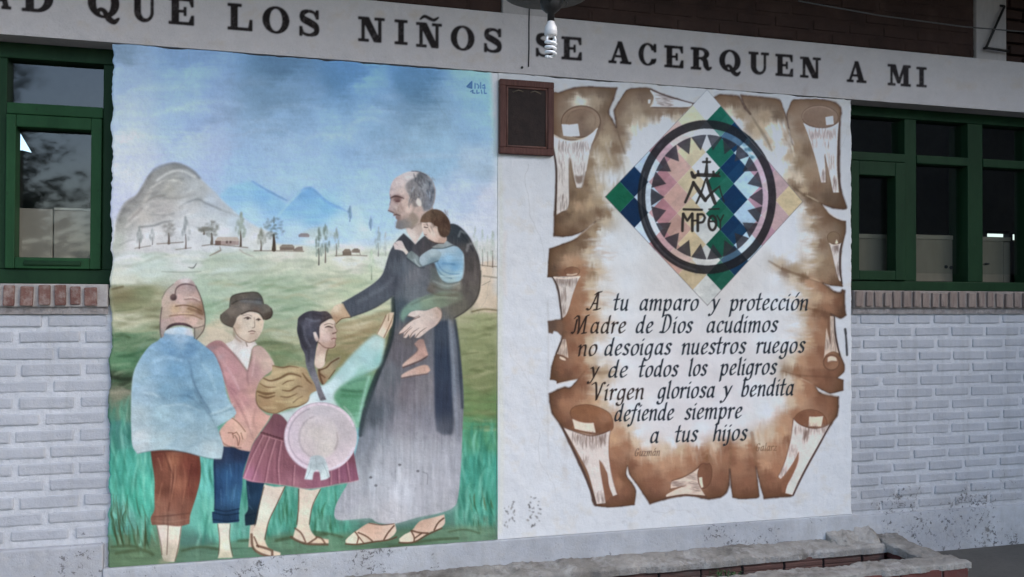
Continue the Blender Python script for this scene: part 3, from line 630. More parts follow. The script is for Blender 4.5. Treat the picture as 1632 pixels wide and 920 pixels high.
stroke([(697, 490), (704, 497), (703, 508), (694, 520)], 1.4, (130, 108, 98), .5)
shape([(660, 548), (668, 541), (675, 541), (679, 554), (682.6, 566), (669, 574), (655, 580), (642, 585), (641, 582), (650, 573), (663, 562), (666, 556)], [(672, 546, (170, 140, 134)), (676, 562, (184, 150, 142)), (650, 578, (196, 168, 158))], .8, label=L_TODDLER)
shape([(649, 592), (662, 586), (674, 582), (682, 583), (686, 590), (680, 595), (660, 598), (640, 602), (640, 598)], [(680, 588, (190, 158, 146)), (650, 597, (196, 168, 160))], .8, label=L_TODDLER)
stroke([(642, 586), (658, 580), (672, 574), (681, 568)], 2, (112, 82, 78), .75, soft=.6); stroke([(640, 603), (662, 599), (682, 596)], 1.8, (120, 92, 88), .6, soft=.6); stroke([(660, 549), (666, 556), (663, 562), (650, 573)], 1.5, (120, 96, 94), .5, soft=.7)
# ---------------------------------------------------------------- youth in the pink poncho
shape([(378, 526), (372, 542), (358, 548), (362, 552), (380, 572), (395, 592), (402, 556), (410, 550), (404, 542), (398, 546), (386, 538)], [(370, 550, (212, 206, 206)), (390, 565, (214, 206, 208)), (382, 540, (196, 182, 176))], .7, label=L_YOUTH)
shape([(374, 510), (372, 520), (376, 532), (386, 542), (398, 546), (409, 541), (416, 531), (420, 520), (420, 508), (410, 499), (398, 496), (384, 500)], [(396, 500, (208, 192, 182)), (384, 512, (206, 190, 176)), (390, 530, (212, 196, 182)), (404, 536, (196, 174, 160)), (414, 520, (208, 190, 172)), (400, 518, (212, 198, 184)), (378, 520, (186, 166, 150))], .6, label=L_YOUTH)
stroke([(389, 507.6), (395, 506), (400, 508)], [1.2, 2.6, 1], (104, 84, 78), .8, soft=.5); shape(ell(395, 508, 2.2, 1.6), (78, 62, 60), .5, .8); stroke([(387, 503), (396, 502), (401, 504)], 1.2, (150, 128, 118), .6)
stroke([(408, 510), (412, 508.4), (416, 510)], [1, 2.4, 1], (104, 84, 78), .8, soft=.5); shape(ell(412, 510, 2, 1.5), (78, 62, 60), .5, .8)
stroke([(405, 506), (406, 516), (405.6, 522), (402, 523)], [.8, 1.4, 1.8, 1.4], (150, 126, 114), .7, soft=.4); stroke([(396, 529), (402, 527.6), (407, 529)], [1, 2, 1], (126, 92, 88), .85, soft=.4); stroke([(399, 532), (405, 531.6)], 1.6, (160, 120, 114), .7, soft=.5)
stroke([(372, 522), (378, 534), (388, 542), (398, 546), (408, 542)], 1.6, (128, 104, 90), .6, soft=.5); stroke([(392, 546), (394, 552)], 2, (140, 118, 106), .6); stroke([(373, 524), (374, 536), (384, 545)], 3, (150, 124, 112), .5, soft=1)
shape([(351, 507), (352.6, 501), (357, 497), (366, 489), (367, 480), (368, 474.6), (374, 470), (389, 466.6), (408, 466), (414, 470), (417.4, 474), (420, 484.5), (426, 485.6), (432, 491), (434.6, 498), (432, 506), (425, 509.6), (420, 509), (416, 502), (409.5, 498), (397, 496.6), (385, 501), (378, 506), (375, 514), (371, 522), (364, 520), (356, 515.6)],
      [(390, 470, (118, 108, 100)), (410, 472, (112, 106, 100)), (375, 476, (110, 102, 94)), (392, 480, (116, 112, 112)), (412, 480, (110, 114, 120)), (390, 489, (142, 130, 122)), (370, 498, (134, 122, 114)), (358, 508, (112, 104, 96)), (425, 492, (128, 120, 112)), (428, 504, (96, 84, 76)), (408, 494, (118, 104, 96)), (370, 514, (108, 96, 88))], .6, label=L_YOUTH, tex=(('b', .05), ('f', .05)))
for a in [([(366, 489), (368, 475), (375, 470), (390, 467), (409, 466.4), (417, 474), (420, 484)], 1.8, (74, 68, 62)), ([(372, 482), (384, 478), (400, 477), (418, 479)], 1.6, (88, 84, 84)), ([(369, 485), (378, 480)], 2, (84, 76, 70)), ([(385, 501), (397, 496), (410, 497.6), (416, 502), (420, 509)], 2.4, (74, 62, 56)), ([(432, 492), (434, 499), (431, 506), (424, 509.4)], 2, (74, 64, 58)), ([(352, 502), (351.6, 509), (357, 516), (371, 522)], 1.8, (84, 76, 68)), ([(384, 480), (400, 481), (416, 483)], 3, (122, 122, 126))]:
    stroke(a[0], a[1], a[2], .65, soft=.6)
# trousers and legs
shape([(347, 834), (366.5, 834), (366, 855), (367, 873), (371, 889), (347, 890), (350, 873)], [(352, 845, (198, 190, 178)), (362, 870, (204, 196, 180)), (358, 886, (176, 170, 150))], .7, label=L_YOUTH)
shape([(399, 836), (412, 832), (410, 850), (404, 872), (396, 872)], [(405, 850, (190, 172, 156))], .7, label=L_YOUTH)
for a in ([(347, 836), (350, 860), (348, 884)], [(367, 836), (366, 860), (371, 886)]): stroke(a, 1.5, (112, 92, 78), .7, soft=.4)
shape([(354, 712), (380, 714), (399, 719), (392, 738), (387, 755), (386, 776), (383, 800), (381, 816), (381, 832), (360, 834), (339, 834), (338, 817), (342, 812), (341, 770), (341, 732)], [(350, 725, (58, 72, 100)), (380, 725, (52, 66, 96)), (365, 760, (52, 98, 142)), (346, 780, (44, 80, 120)), (375, 790, (60, 110, 150)), (360, 825, (44, 74, 104)), (378, 750, (48, 84, 124))], .7, label=L_YOUTH, tex=(('v', .09), ('b', .06)))
shape([(392, 766), (405, 766), (422, 768), (416, 797), (409, 836), (391, 838), (390, 822), (395, 812), (394, 790)], [(400, 780, (40, 66, 92)), (410, 790, (46, 78, 108)), (400, 825, (40, 62, 78))], .7, label=L_YOUTH, tex=(('v', .09),))
for a in [([(366, 740), (369, 760)], 2.5), ([(372, 780), (369, 800)], 3), ([(352, 780), (353, 805)], 2.5), ([(376, 772), (372, 798)], 2), ([(362, 750), (361, 790)], 2), ([(395, 775), (398, 795)], 2), ([(396, 805), (402, 812)], 2.4)]: stroke(a[0], [.6, a[1], .6], (128, 170, 200), .6, soft=.8)
for a in [[(339, 817), (360, 821), (381, 818)], [(340, 828), (362, 831), (381, 829)], [(392, 822), (410, 818)], [(342, 812), (360, 815), (381, 811)]]: stroke(a, 2, (26, 46, 68), .6, soft=.6)
stroke([(342, 730), (343, 780), (342, 812)], 2, (36, 52, 74), .6, soft=.7)
# poncho
shape([(327, 553), (336, 546), (347, 542.5), (358, 547), (376, 568), (394, 592), (400, 572), (402, 556), (410, 551), (419, 554), (429, 566), (437, 581), (434, 590), (421, 600), (412, 612), (408, 630), (412, 648), (424, 660), (432, 662), (424, 676), (414, 690), (404, 706), (399, 720), (380, 716), (368, 706), (366, 690), (374, 670), (370, 650), (362, 622), (352, 592), (342, 570)],
      [(340, 552, (172, 132, 134)), (355, 565, (190, 150, 154)), (370, 590, (190, 146, 152)), (385, 605, (188, 148, 150)), (410, 560, (190, 164, 158)), (425, 580, (196, 172, 162)), (405, 590, (186, 150, 152)), (405, 625, (196, 156, 148)), (385, 640, (190, 144, 146)), (395, 670, (206, 164, 156)), (415, 670, (206, 162, 152)), (385, 690, (204, 168, 156)), (400, 700, (200, 160, 150)), (370, 620, (182, 136, 144))], .7, label=L_YOUTH, tex=(('d', .05), ('b', .05)))
for a in [([(328, 554), (342, 566), (352, 586), (360, 612)], 3, (132, 98, 108), .6), ([(352, 549), (374, 566), (394, 592)], 3, (140, 104, 108), .55), ([(395, 592), (400, 574), (402, 557)], 2.4, (134, 104, 108), .6), ([(395, 590), (394, 604), (397, 615)], 2.5, (140, 104, 108), .55), ([(406, 570), (402, 600)], 4, (214, 184, 186), .5), ([(345, 560), (366, 592), (380, 620)], 4, (200, 166, 172), .45), ([(372, 600), (382, 622)], 6, (208, 172, 178), .4), ([(362, 616), (372, 622), (384, 640)], 2.6, (160, 116, 124), .5), ([(365, 620), (380, 646), (392, 670), (404, 700)], 2.4, (150, 108, 112), .5), ([(378, 630), (395, 660), (400, 690)], 3, (220, 184, 178), .45), ([(410, 640), (404, 670), (410, 690)], 3, (168, 124, 120), .4), ([(418, 556), (430, 566), (438, 584)], 1.6, (220, 204, 190), .5), ([(412, 652), (422, 664)], 3, (176, 134, 124), .4)]:
    stroke(a[0], [a[1] * .5, a[1], a[1] * .5], a[2], a[3], soft=1.2)
shape([(349, 690), (358, 676), (370, 664), (384, 676), (392, 688), (391, 702), (382, 712), (372, 712), (360, 712), (353, 708)], [(362, 690, (206, 166, 154)), (382, 690, (214, 178, 162)), (375, 706, (200, 158, 146))], .9, label=L_YOUTH)
for a in [[(370, 692), (377, 689), (382, 698), (380, 710)], [(374, 694), (378, 700), (379, 710)], [(384, 690), (387, 700)], [(364, 690), (371, 690), (372, 698)], [(366, 664), (380, 674), (391, 688)]]: stroke(a, 1.5, (140, 98, 82), .7, soft=.4)
stroke([(350, 690), (354, 704), (366, 712), (384, 714)], 1.8, (120, 82, 72), .5, soft=.6)
# ---------------------------------------------------------------- boy in the blue jacket, seen from behind
shape([(249, 836), (290, 835), (287, 860), (284, 878), (278, 896), (262, 894), (257, 881), (254, 860)], [(256, 850, (196, 186, 178)), (276, 850, (206, 194, 180)), (266, 885, (176, 168, 152)), (280, 885, (184, 174, 156))], .7, label=L_BOY)
for a in ([(250, 838), (256, 866), (258, 884)], [(268, 838), (267, 862), (266, 884)], [(289, 838), (285, 868), (279, 894)]): stroke(a, 1.6, (110, 88, 76), .7, soft=.5)
shape(ell(262, 895, 9, 5), (150, 144, 124), 2, .6)
shape([(240, 718), (262, 717), (290, 718), (318, 725), (320, 745), (319, 765), (313, 790), (306, 812), (303, 822), (302, 835), (285, 839), (262, 837), (242, 837), (240, 826), (246, 812), (246, 790), (246, 763), (242, 735)],
      [(250, 730, (120, 72, 60)), (275, 735, (150, 100, 76)), (300, 740, (126, 72, 58)), (252, 770, (128, 82, 66)), (268, 780, (112, 72, 58)), (285, 775, (150, 100, 78)), (305, 780, (124, 74, 60)), (255, 805, (142, 100, 82)), (290, 805, (130, 88, 72)), (270, 830, (136, 104, 90)), (312, 750, (112, 62, 52))], .7, label=L_BOY, tex=(('v', .08), ('b', .05)))
for a in [([(262, 722), (270, 745), (276, 760), (272, 790), (268, 815)], 2.5, (92, 54, 46), .7), ([(268, 726), (274, 752), (270, 800)], 2, (186, 140, 114), .5), ([(280, 740), (279, 760), (272, 800)], 3, (176, 126, 100), .5), ([(252, 730), (258, 750)], 4, (170, 120, 96), .5), ([(258, 770), (252, 800)], 4, (164, 116, 92), .5), ([(305, 740), (300, 775)], 5, (96, 52, 46), .45), ([(292, 740), (296, 770), (290, 805)], 3, (166, 112, 86), .45), ([(242, 722), (280, 719), (316, 726)], 3, (86, 56, 52), .6), ([(243, 824), (270, 822), (303, 818)], 1.8, (92, 64, 56), .7), ([(242, 830), (270, 832), (303, 827)], 1.6, (156, 122, 106), .6), ([(268, 818), (267, 838)], 1.6, (92, 64, 56), .7)]:
    stroke(a[0], [a[1] * .5, a[1], a[1] * .5], a[2], a[3], soft=.9)
JK = [(262, 530), (284, 522), (300, 526), (309, 537), (327, 552), (340, 563), (347, 576), (353, 592), (357, 608), (363, 634), (376, 656), (372, 664), (364, 670), (346, 680), (350, 692), (356, 712), (353, 732), (339, 731), (318, 727), (296, 721), (268, 717), (240, 719), (219, 723.5), (211, 710), (209, 680), (209, 650), (210, 618), (214, 591), (227, 566), (240, 550), (253, 542)]
shape(JK, [(285, 535, (156, 182, 206)), (270, 555, (116, 158, 194)), (300, 555, (112, 154, 190)), (325, 560, (124, 164, 194)), (240, 565, (136, 170, 196)), (250, 590, (146, 180, 206)), (280, 590, (116, 158, 190)), (330, 590, (138, 176, 202)), (345, 610, (134, 172, 196)), (225, 600, (152, 180, 198)), (230, 625, (158, 184, 204)), (265, 620, (126, 164, 190)), (295, 625, (110, 150, 178)), (350, 640, (140, 172, 194)), (360, 660, (168, 196, 210)), (315, 650, (120, 154, 176)),
      (220, 660, (168, 186, 196)), (260, 660, (154, 182, 196)), (300, 665, (150, 178, 194)), (225, 700, (182, 190, 196)), (260, 700, (160, 180, 188)), (300, 705, (148, 170, 182)), (340, 715, (166, 182, 190)), (340, 690, (150, 176, 190))], .7, label=L_BOY, warp=[('b', 6, 5)], tex=(('b', .05), ('d', .05), ('f', .03)))
dabs(70, (215, 545, 350, 720), (4, 9), [(170, 198, 216), (108, 146, 176), (146, 178, 198)], .2, -15, 30, 5, soft=2.2, seed=51, clip=lambda x, y: x > 215 and x < 345)
for a in [([(304, 588), (308, 606), (316, 626), (326, 642), (336, 658)], 2.6, (78, 106, 132), .65), ([(310, 622), (322, 644), (336, 664)], 5, (96, 126, 148), .45), ([(272, 634), (292, 630), (308, 636), (320, 648)], 2.4, (98, 130, 154), .6), ([(272, 636), (276, 620)], 3, (116, 148, 172), .5), ([(338, 662), (356, 656), (376, 650)], 2, (92, 122, 140), .5), ([(336, 664), (344, 680)], 2, (92, 118, 134), .6), ([(240, 580), (262, 570), (290, 575)], 8, (166, 196, 218), .4), ([(322, 580), (336, 600), (344, 625)], 7, (170, 200, 216), .4), ([(228, 626), (244, 628), (256, 634)], 4, (190, 208, 218), .45), ([(226, 605), (250, 600), (272, 600)], 3, (108, 146, 174), .35), ([(300, 575), (306, 590)], 4, (98, 136, 168), .5), ([(250, 650), (290, 645), (320, 656)], 5, (172, 194, 206), .4), ([(330, 686), (345, 682)], 3, (120, 146, 160), .5), ([(262, 545), (285, 540), (308, 545)], 4, (140, 174, 206), .5), ([(226, 566), (215, 592), (210, 620), (210, 680)], 1.8, (176, 196, 206), .6), ([(335, 660), (354, 655), (372, 644)], 4, (186, 206, 216), .5), ([(298, 680), (330, 700), (352, 704)], 4, (136, 160, 176), .35)]:
    stroke(a[0], [a[1] * .5, a[1], a[1] * .5], a[2], a[3], soft=1.3)
stroke([(219, 723), (240, 719), (268, 717), (296, 721), (318, 727), (339, 732), (352, 731)], 1.6, (108, 122, 132), .5, soft=.7)
shape([(262, 531), (267, 524), (288, 521), (306, 524), (309, 537), (290, 533), (272, 533)], [(268, 528, (186, 196, 208)), (288, 525, (180, 202, 222)), (304, 530, (196, 196, 206))], 1, .9, label=L_BOY)
shape([(263, 527), (267, 518), (279, 513), (294, 513), (305, 518), (308, 524), (300, 521), (288, 518.6), (276, 520), (268, 524)], [(270, 520, (84, 66, 72)), (290, 516, (104, 78, 86)), (303, 520, (84, 64, 70))], .7, .95, label=L_BOY)
HATC = [(256.5, 539), (254.6, 520), (254.4, 504), (257, 492), (258, 478), (264, 465), (274, 455), (284, 446.4), (296.6, 444), (306.5, 447), (314, 460), (321, 476), (325, 493), (327, 509), (324.6, 527), (313, 541.5), (309, 534), (309, 525), (304, 519), (294, 515), (279, 515), (268, 519.6), (262, 530), (261, 536)]
shape(HATC, [(x, y, tuple(min(255, v * 1.10) for v in c)) for x, y, c in [(296, 447, (190, 180, 182)), (306, 456, (156, 138, 138)), (290, 460, (166, 144, 142)), (275, 462, (168, 156, 150)), (264, 480, (170, 154, 144)), (285, 475, (178, 154, 150)), (310, 474, (174, 148, 142)), (262, 500, (164, 148, 136)), (290, 480, (182, 160, 154)), (280, 493, (176, 152, 126)), (305, 494, (164, 138, 112)), (320, 494, (140, 112, 92)), (285, 508, (178, 150, 148)), (310, 512, (184, 158, 150)), (258, 518, (160, 142, 140)), (320, 518, (166, 150, 138)), (313, 532, (146, 140, 130)), (258, 530, (146, 136, 134))]], .7, label=L_BOY, power=3, tex=(('h', .03), ('f', .04)))
for a in [([(296, 475), (308, 474), (318, 479)], 2, (206, 190, 182), .7), ([(294, 477.5), (308, 477), (319, 482)], 2, (146, 118, 114), .6), ([(280, 488.4), (294, 486.6), (310, 490), (321, 496)], 2, (120, 92, 70), .75), ([(300, 492), (312, 496), (322, 501)], 4, (132, 102, 78), .5), ([(270, 504), (290, 501.6), (308, 503), (322, 509)], 1.8, (138, 108, 84), .7), ([(284, 500), (306, 500)], 1.6, (214, 194, 164), .6), ([(258, 512), (280, 508), (300, 509)], 4, (186, 158, 158), .5), ([(304, 517), (312, 520), (322, 518)], 1.8, (206, 182, 172), .6), ([(309, 523), (316, 522), (325, 519)], 1.6, (116, 104, 98), .6), ([(258, 490), (256, 505), (255, 525), (257, 538)], 1.6, (92, 82, 80), .7), ([(312, 456), (320, 474), (325, 494), (327, 510), (324, 527), (313, 541)], 1.6, (92, 82, 76), .7), ([(310, 524), (310, 540)], 1.6, (92, 88, 90), .7), ([(258, 476), (265, 463), (276, 453)], 1.6, (120, 112, 108), .5), ([(279, 470), (281, 460), (289, 454), (300, 453), (310, 456)], [1.6, 2.4, 2.8, 1], (116, 92, 94), .75)]:
    stroke(a[0], a[1], a[2], a[3], soft=.6)
shape(ell(276.4, 474, 5.4, 5.4), [(275, 472, (128, 106, 104)), (278, 477, (92, 74, 76))], .7, .95)
# ---------------------------------------------------------------- girl with bundle and hat
shape([(421, 772), (438, 776), (454, 775), (448, 792), (438, 810), (430, 828), (424, 848), (422, 860), (429, 874), (447, 881), (447, 886), (428, 887), (410, 881), (401, 862), (403, 848), (408, 836), (414, 806)], [(435, 785, (206, 192, 182)), (418, 820, (212, 200, 188)), (412, 850, (206, 192, 176)), (412, 876, (196, 178, 158)), (440, 884, (190, 176, 160))], .7, label=L_GIRL)
shape([(477, 777), (495, 781), (511, 778), (502, 798), (496, 815), (493, 838), (503, 855), (524, 860), (524, 866), (500, 868), (480, 864), (467, 857), (470, 845), (474, 836), (475, 808)], [(490, 785, (206, 190, 178)), (485, 815, (210, 198, 184)), (482, 850, (200, 184, 168)), (512, 862, (196, 176, 156))], .7, label=L_GIRL)
for a in [([(454, 776), (440, 806), (428, 832), (422, 860)], 1.8), ([(476, 780), (476, 808), (473, 836)], 1.8), ([(511, 780), (498, 806), (493, 836)], 1.6), ([(421, 776), (412, 810), (406, 838)], 1.4),
          ([(401, 852), (403, 872), (414, 882), (432, 888)], 4), ([(405, 856), (412, 872)], 2.6), ([(410, 870), (424, 874), (434, 878), (434, 887)], 4), ([(464, 856), (474, 862), (490, 867), (522, 868)], 4), ([(470, 842), (480, 850), (487, 864)], 2.8), ([(504, 856), (512, 858), (518, 866)], 3), ([(492, 866), (504, 858)], 3)]:
    stroke(a[0], a[1], BRN, .75, soft=.5)
shape([(495, 628), (508, 616), (524, 608), (540, 590), (560, 566), (590, 538), (601, 534), (614, 540), (612, 560), (604, 585), (580, 596), (560, 604), (540, 618), (532, 634), (542, 650), (524, 646), (500, 650), (476, 664), (460, 678), (443, 659), (474, 649)],
      [(600, 545, (176, 198, 200)), (585, 570, (164, 198, 204)), (605, 575, (144, 188, 190)), (560, 590, (168, 200, 206)), (530, 615, (186, 206, 214)), (515, 630, (190, 206, 218)), (490, 645, (200, 208, 214)), (460, 665, (186, 196, 202)), (530, 645, (190, 208, 212)), (575, 596, (150, 192, 186))], 2.2, label=L_GIRL, tex=(('d', .04), ('b', .04)))
dabs(30, (530, 545, 610, 605), (4, 8), [(196, 216, 220), (142, 190, 190), (172, 204, 210)], .3, -48, 14, 5, soft=2, seed=61, clip=lambda x, y: abs((x - 570) * .8 + (y - 580)) < 16)
for a in [([(555, 612), (572, 606), (585, 604)], 2.4, (78, 130, 104)), ([(545, 622), (562, 624), (578, 624)], 4, (58, 104, 76)), ([(545, 630), (566, 632), (578, 630)], 5, (76, 134, 100)), ([(550, 645), (570, 650), (580, 646)], 4, (112, 170, 138)), ([(588, 600), (578, 640), (572, 670)], 4, (164, 204, 196))]:
    stroke(a[0], a[1], a[2], .55, soft=1.6)
shape([(600, 532), (608, 518), (613, 506), (620, 499), (628, 498), (627, 506), (625, 518), (618, 530), (613, 540)], [(620, 505, (204, 184, 164)), (608, 528, (208, 196, 182)), (620, 520, (196, 172, 152))], .7, label=L_GIRL)
for a in [[(627, 502), (622, 516), (612, 538)], [(620, 500), (619, 511)], [(601, 532), (609, 517), (615, 503)]]: stroke(a, [1, 1.6, 2], (140, 108, 84), .7, soft=.5)
shape([(436, 659), (448, 662), (460, 677), (466, 700), (500, 735), (562, 710), (568, 745), (572, 765), (556, 769), (540, 771), (517, 776), (490, 779), (465, 775), (450, 773), (425, 770), (400, 768), (387, 762), (391, 745), (397, 725), (404, 706), (416, 689), (428, 672)],
      [(440, 668, (132, 90, 102)), (450, 685, (134, 90, 106)), (420, 700, (150, 104, 114)), (410, 730, (160, 108, 122)), (395, 758, (170, 112, 140)), (430, 750, (156, 104, 120)), (455, 740, (146, 98, 112)), (470, 768, (170, 118, 134)), (510, 770, (156, 104, 126)), (550, 750, (150, 98, 124)), (562, 725, (140, 88, 104)), (480, 750, (150, 100, 118))], .7, label=L_GIRL, tex=(('v', .05), ('b', .04)))
for a in [([(430, 696), (416, 730), (404, 765)], 1), ([(440, 700), (430, 735), (424, 768)], 1), ([(449, 704), (444, 740), (446, 772)], 1), ([(420, 694), (402, 730), (390, 760)], 1), ([(470, 742), (468, 774)], 1), ([(540, 745), (541, 770)], 1), ([(553, 735), (558, 766)], 1), ([(528, 750), (528, 772)], 1)]:
    stroke(a[0], 2.2, (206, 158, 168), .45, soft=.6); stroke([(x - 2.5, y) for x, y in a[0]], 2.2, (116, 70, 88), .4, soft=.8)
for k in range(7): stroke([(416 + k * 5, 690 + k * 1.5), (421 + k * 5, 690 + k * 1.6)], 2.6, (96, 58, 66), .6, soft=.5); stroke([(418 + k * 5, 694 + k * 1.5), (423 + k * 5, 695 + k * 1.5)], 1.4, (190, 140, 146), .5, soft=.4)
stroke([(388, 762), (410, 768), (450, 773), (490, 779), (530, 774), (571, 766)], 1.4, (196, 150, 160), .6, soft=.6)
shape([(434, 582), (448, 585), (464, 583), (478, 585), (488, 588), (494, 601), (502, 612), (505, 623), (495, 628), (489, 641), (474, 649), (460, 652), (440, 659), (425, 657), (413, 649), (408, 637), (408.6, 622), (413, 610), (420, 602), (432, 596)],
      [(450, 592, (178, 158, 124)), (430, 610, (190, 170, 138)), (460, 605, (190, 172, 136)), (485, 605, (170, 146, 114)), (420, 625, (172, 148, 112)), (450, 625, (182, 162, 126)), (480, 625, (184, 160, 128)), (420, 645, (166, 138, 106)), (445, 645, (170, 144, 108)), (470, 640, (188, 168, 130)), (497, 618, (168, 142, 112))], .7, label=L_GIRL, tex=(('d', .05), ('b', .05)))
for a in [([(434.7, 583), (450, 586), (462, 584), (476, 586)], 2.6), ([(420, 603), (431, 607), (446, 603), (460, 596), (474, 598), (480, 601)], 4), ([(414, 611), (425, 617), (440, 617)], 2.2), ([(410, 624), (424, 628), (438, 626)], 5), ([(450, 622), (462, 623), (474, 616), (482, 617)], 3), ([(450, 613), (458, 608), (469, 606)], 2.2), ([(447, 632), (460, 633), (474, 627)], 2.2), ([(467, 642), (474, 636), (482, 632)], 2.2), ([(440, 659), (460, 650), (474, 648), (489, 641), (493, 633)], 1.8), ([(408.6, 624), (408.6, 640), (414, 650), (426, 657), (440, 659)], 1.8), ([(482, 595), (490, 606), (497, 612)], 3), ([(412, 630), (425, 634), (438, 631)], 4)]:
    stroke(a[0], [a[1] * .5, a[1], a[1] * .4], (112, 84, 58), .7, soft=.7)
for a in [[(432, 596), (446, 593), (470, 590)], [(440, 611), (456, 602), (470, 602)], [(430, 622), (446, 618), (462, 616)], [(440, 640), (462, 640), (478, 634)], [(420, 650), (440, 650)]]: stroke(a, 3.5, (206, 190, 154), .4, soft=1.2)
shape([(516, 583), (524, 576), (536, 569), (544, 567), (542, 575), (534, 590), (524, 604), (516, 614), (508, 606), (505, 592)], [(535, 573, (150, 142, 116)), (520, 590, (172, 156, 126)), (512, 602, (160, 132, 104))], .9, label=L_GIRL)
for a in [([(540, 571), (528, 578), (520, 586), (509, 590)], 2.4), ([(508, 588), (510, 600), (514, 612)], 3), ([(510, 596), (518, 602)], 2), ([(534, 590), (524, 604)], 1.4)]: stroke(a[0], a[1], (108, 76, 56), .75, soft=.6)
shape([(508, 520), (519, 511), (524, 508.6), (531, 510), (534.6, 515), (534, 520), (535.4, 523), (537.6, 528), (535, 530.6), (535.6, 534), (536, 539), (534.6, 544), (535, 550), (530, 554.5), (522, 556), (519, 564), (517, 582), (508, 588), (501.6, 582), (503, 560), (507, 546)],
      [(525, 514, (210, 192, 180)), (515, 525, (208, 188, 180)), (527, 525, (186, 162, 152)), (520, 538, (206, 182, 178)), (532, 535, (190, 162, 152)), (528, 550, (182, 152, 140)), (516, 552, (190, 162, 150)), (512, 572, (208, 190, 178)), (506, 560, (196, 172, 160))], .6, label=L_GIRL, power=3)
for a in [([(518, 522), (524, 520.6), (530, 522.6)], [1, 3, 1.4], (88, 68, 64)), ([(517, 518), (524, 516), (531, 517.6)], 1.3, (132, 108, 98)), ([(530, 532), (535, 530.4)], 2, (120, 88, 80)), ([(528, 541), (532, 539.4), (535.6, 540)], [1, 2.2, 1.6], (140, 92, 88)), ([(534, 515), (534, 520), (537.6, 528), (534.6, 531)], 1, (128, 98, 86)), ([(508, 546), (518, 554), (530, 554.6), (535, 550)], 1.8, (130, 98, 86)), ([(523, 556), (520, 566), (518, 576)], 1.4, (128, 96, 82)), ([(535, 541), (534, 549)], 1, (140, 106, 96))]:
    stroke(a[0], a[1], a[2], .75, soft=.45)
shape([(474, 518), (475, 508), (480, 502.6), (488, 497.6), (498, 495.4), (510, 496.6), (519, 496), (526, 500.4), (531, 508), (526, 508), (519, 512), (511, 517), (508.6, 528), (509, 538), (506, 546), (504.6, 552), (503, 562), (501, 580), (503.6, 592), (508, 606), (513, 621), (519.6, 636), (515, 638.6), (510, 637), (505.6, 626), (502, 614), (494.6, 599), (488, 583), (485.6, 565), (480, 554), (477, 542), (473.4, 528)],
      [(485, 505, (78, 76, 88)), (505, 500, (88, 84, 96)), (522, 502, (104, 92, 94)), (490, 515, (104, 104, 120)), (478, 530, (74, 74, 86)), (495, 530, (92, 92, 108)), (490, 548, (78, 76, 88)), (495, 565, (96, 96, 110)), (495, 582, (116, 116, 128)), (502, 605, (136, 134, 146)), (512, 630, (128, 124, 134))], .6, label=L_GIRL, tex=(('v', .07), ('f', .05)))
for a in [([(478, 520), (480, 540), (488, 556)], 3, (62, 62, 72)), ([(488, 508), (500, 512), (509, 511)], 4, (128, 130, 146)), ([(484, 520), (487, 538), (494, 552)], 4, (118, 120, 136)), ([(500, 500), (514, 504), (524, 502)], 2, (66, 60, 68)), ([(510, 517), (518, 510), (527, 506)], 2.4, (78, 60, 60)), ([(507, 522), (508, 534), (505, 548)], 2.4, (76, 60, 64)), ([(492, 556), (492, 576)], 4, (76, 76, 88)), ([(511, 638), (514, 634), (519, 637)], 2, (80, 78, 88))]:
    stroke(a[0], a[1], a[2], .5, soft=.9)
shape([(499, 530), (503, 529), (506.4, 536), (508.6, 542), (505, 545), (501.6, 540)], [(503, 535, (206, 192, 190)), (506, 542, (186, 164, 158))], .6, label=L_GIRL)
# hat in her hands
shape(ell(511, 697, 58, 55.5), [(511, 650, (192, 184, 194)), (470, 690, (200, 186, 200)), (552, 690, (190, 180, 188)), (500, 700, (198, 188, 194)), (520, 740, (204, 188, 198)), (480, 735, (206, 188, 204)), (556, 730, (208, 194, 204))], .8, label=L_GIRL, tex=(('b', .03), ('f', .02)))
stroke(ell(511, 697, 55.5, 53, 44, 20, 400)[:-6], 4, (220, 200, 218), .6, soft=1); stroke(ell(511, 697, 51, 48, 40, 100, 250), 1.4, (150, 128, 150), .5, soft=.7); stroke(ell(511, 697, 57.5, 55, 40, 60, 300), 1.2, (160, 136, 156), .5, soft=.6)
shape(ell(508, 697, 32, 35), [(505, 690, (204, 194, 194)), (520, 715, (206, 198, 196)), (490, 710, (198, 186, 192)), (508, 668, (202, 192, 200))], 2, .8, label=L_GIRL)
stroke(ell(508, 697, 31, 34, 30, 110, 255), 1.8, (160, 144, 156), .5, soft=1); stroke([(537, 690), (538, 704), (534, 716)], 3, (160, 142, 148), .45, soft=1); stroke(ell(508, 700, 22, 24, 20, 150, 300), 2, (188, 174, 178), .4, soft=1.2)
shape([(493, 736), (496, 728), (508, 726), (516, 730), (522, 742), (526, 760), (520, 764), (511, 766), (509, 752), (505, 749), (500, 754), (498, 765), (485, 764), (488, 752)], [(505, 732, (176, 186, 196)), (492, 755, (196, 208, 216)), (518, 755, (196, 208, 214)), (505, 745, (170, 182, 190))], .8, label=L_GIRL)
for a in [[(496, 738), (494, 750), (488, 763)], [(514, 738), (520, 750), (524, 762)], [(503, 730), (505, 746)]]: stroke(a, 1.2, (140, 154, 164), .5, soft=.5)
stroke([(548, 648), (560, 662), (568, 680)], 2, (206, 200, 206), .5, soft=1)
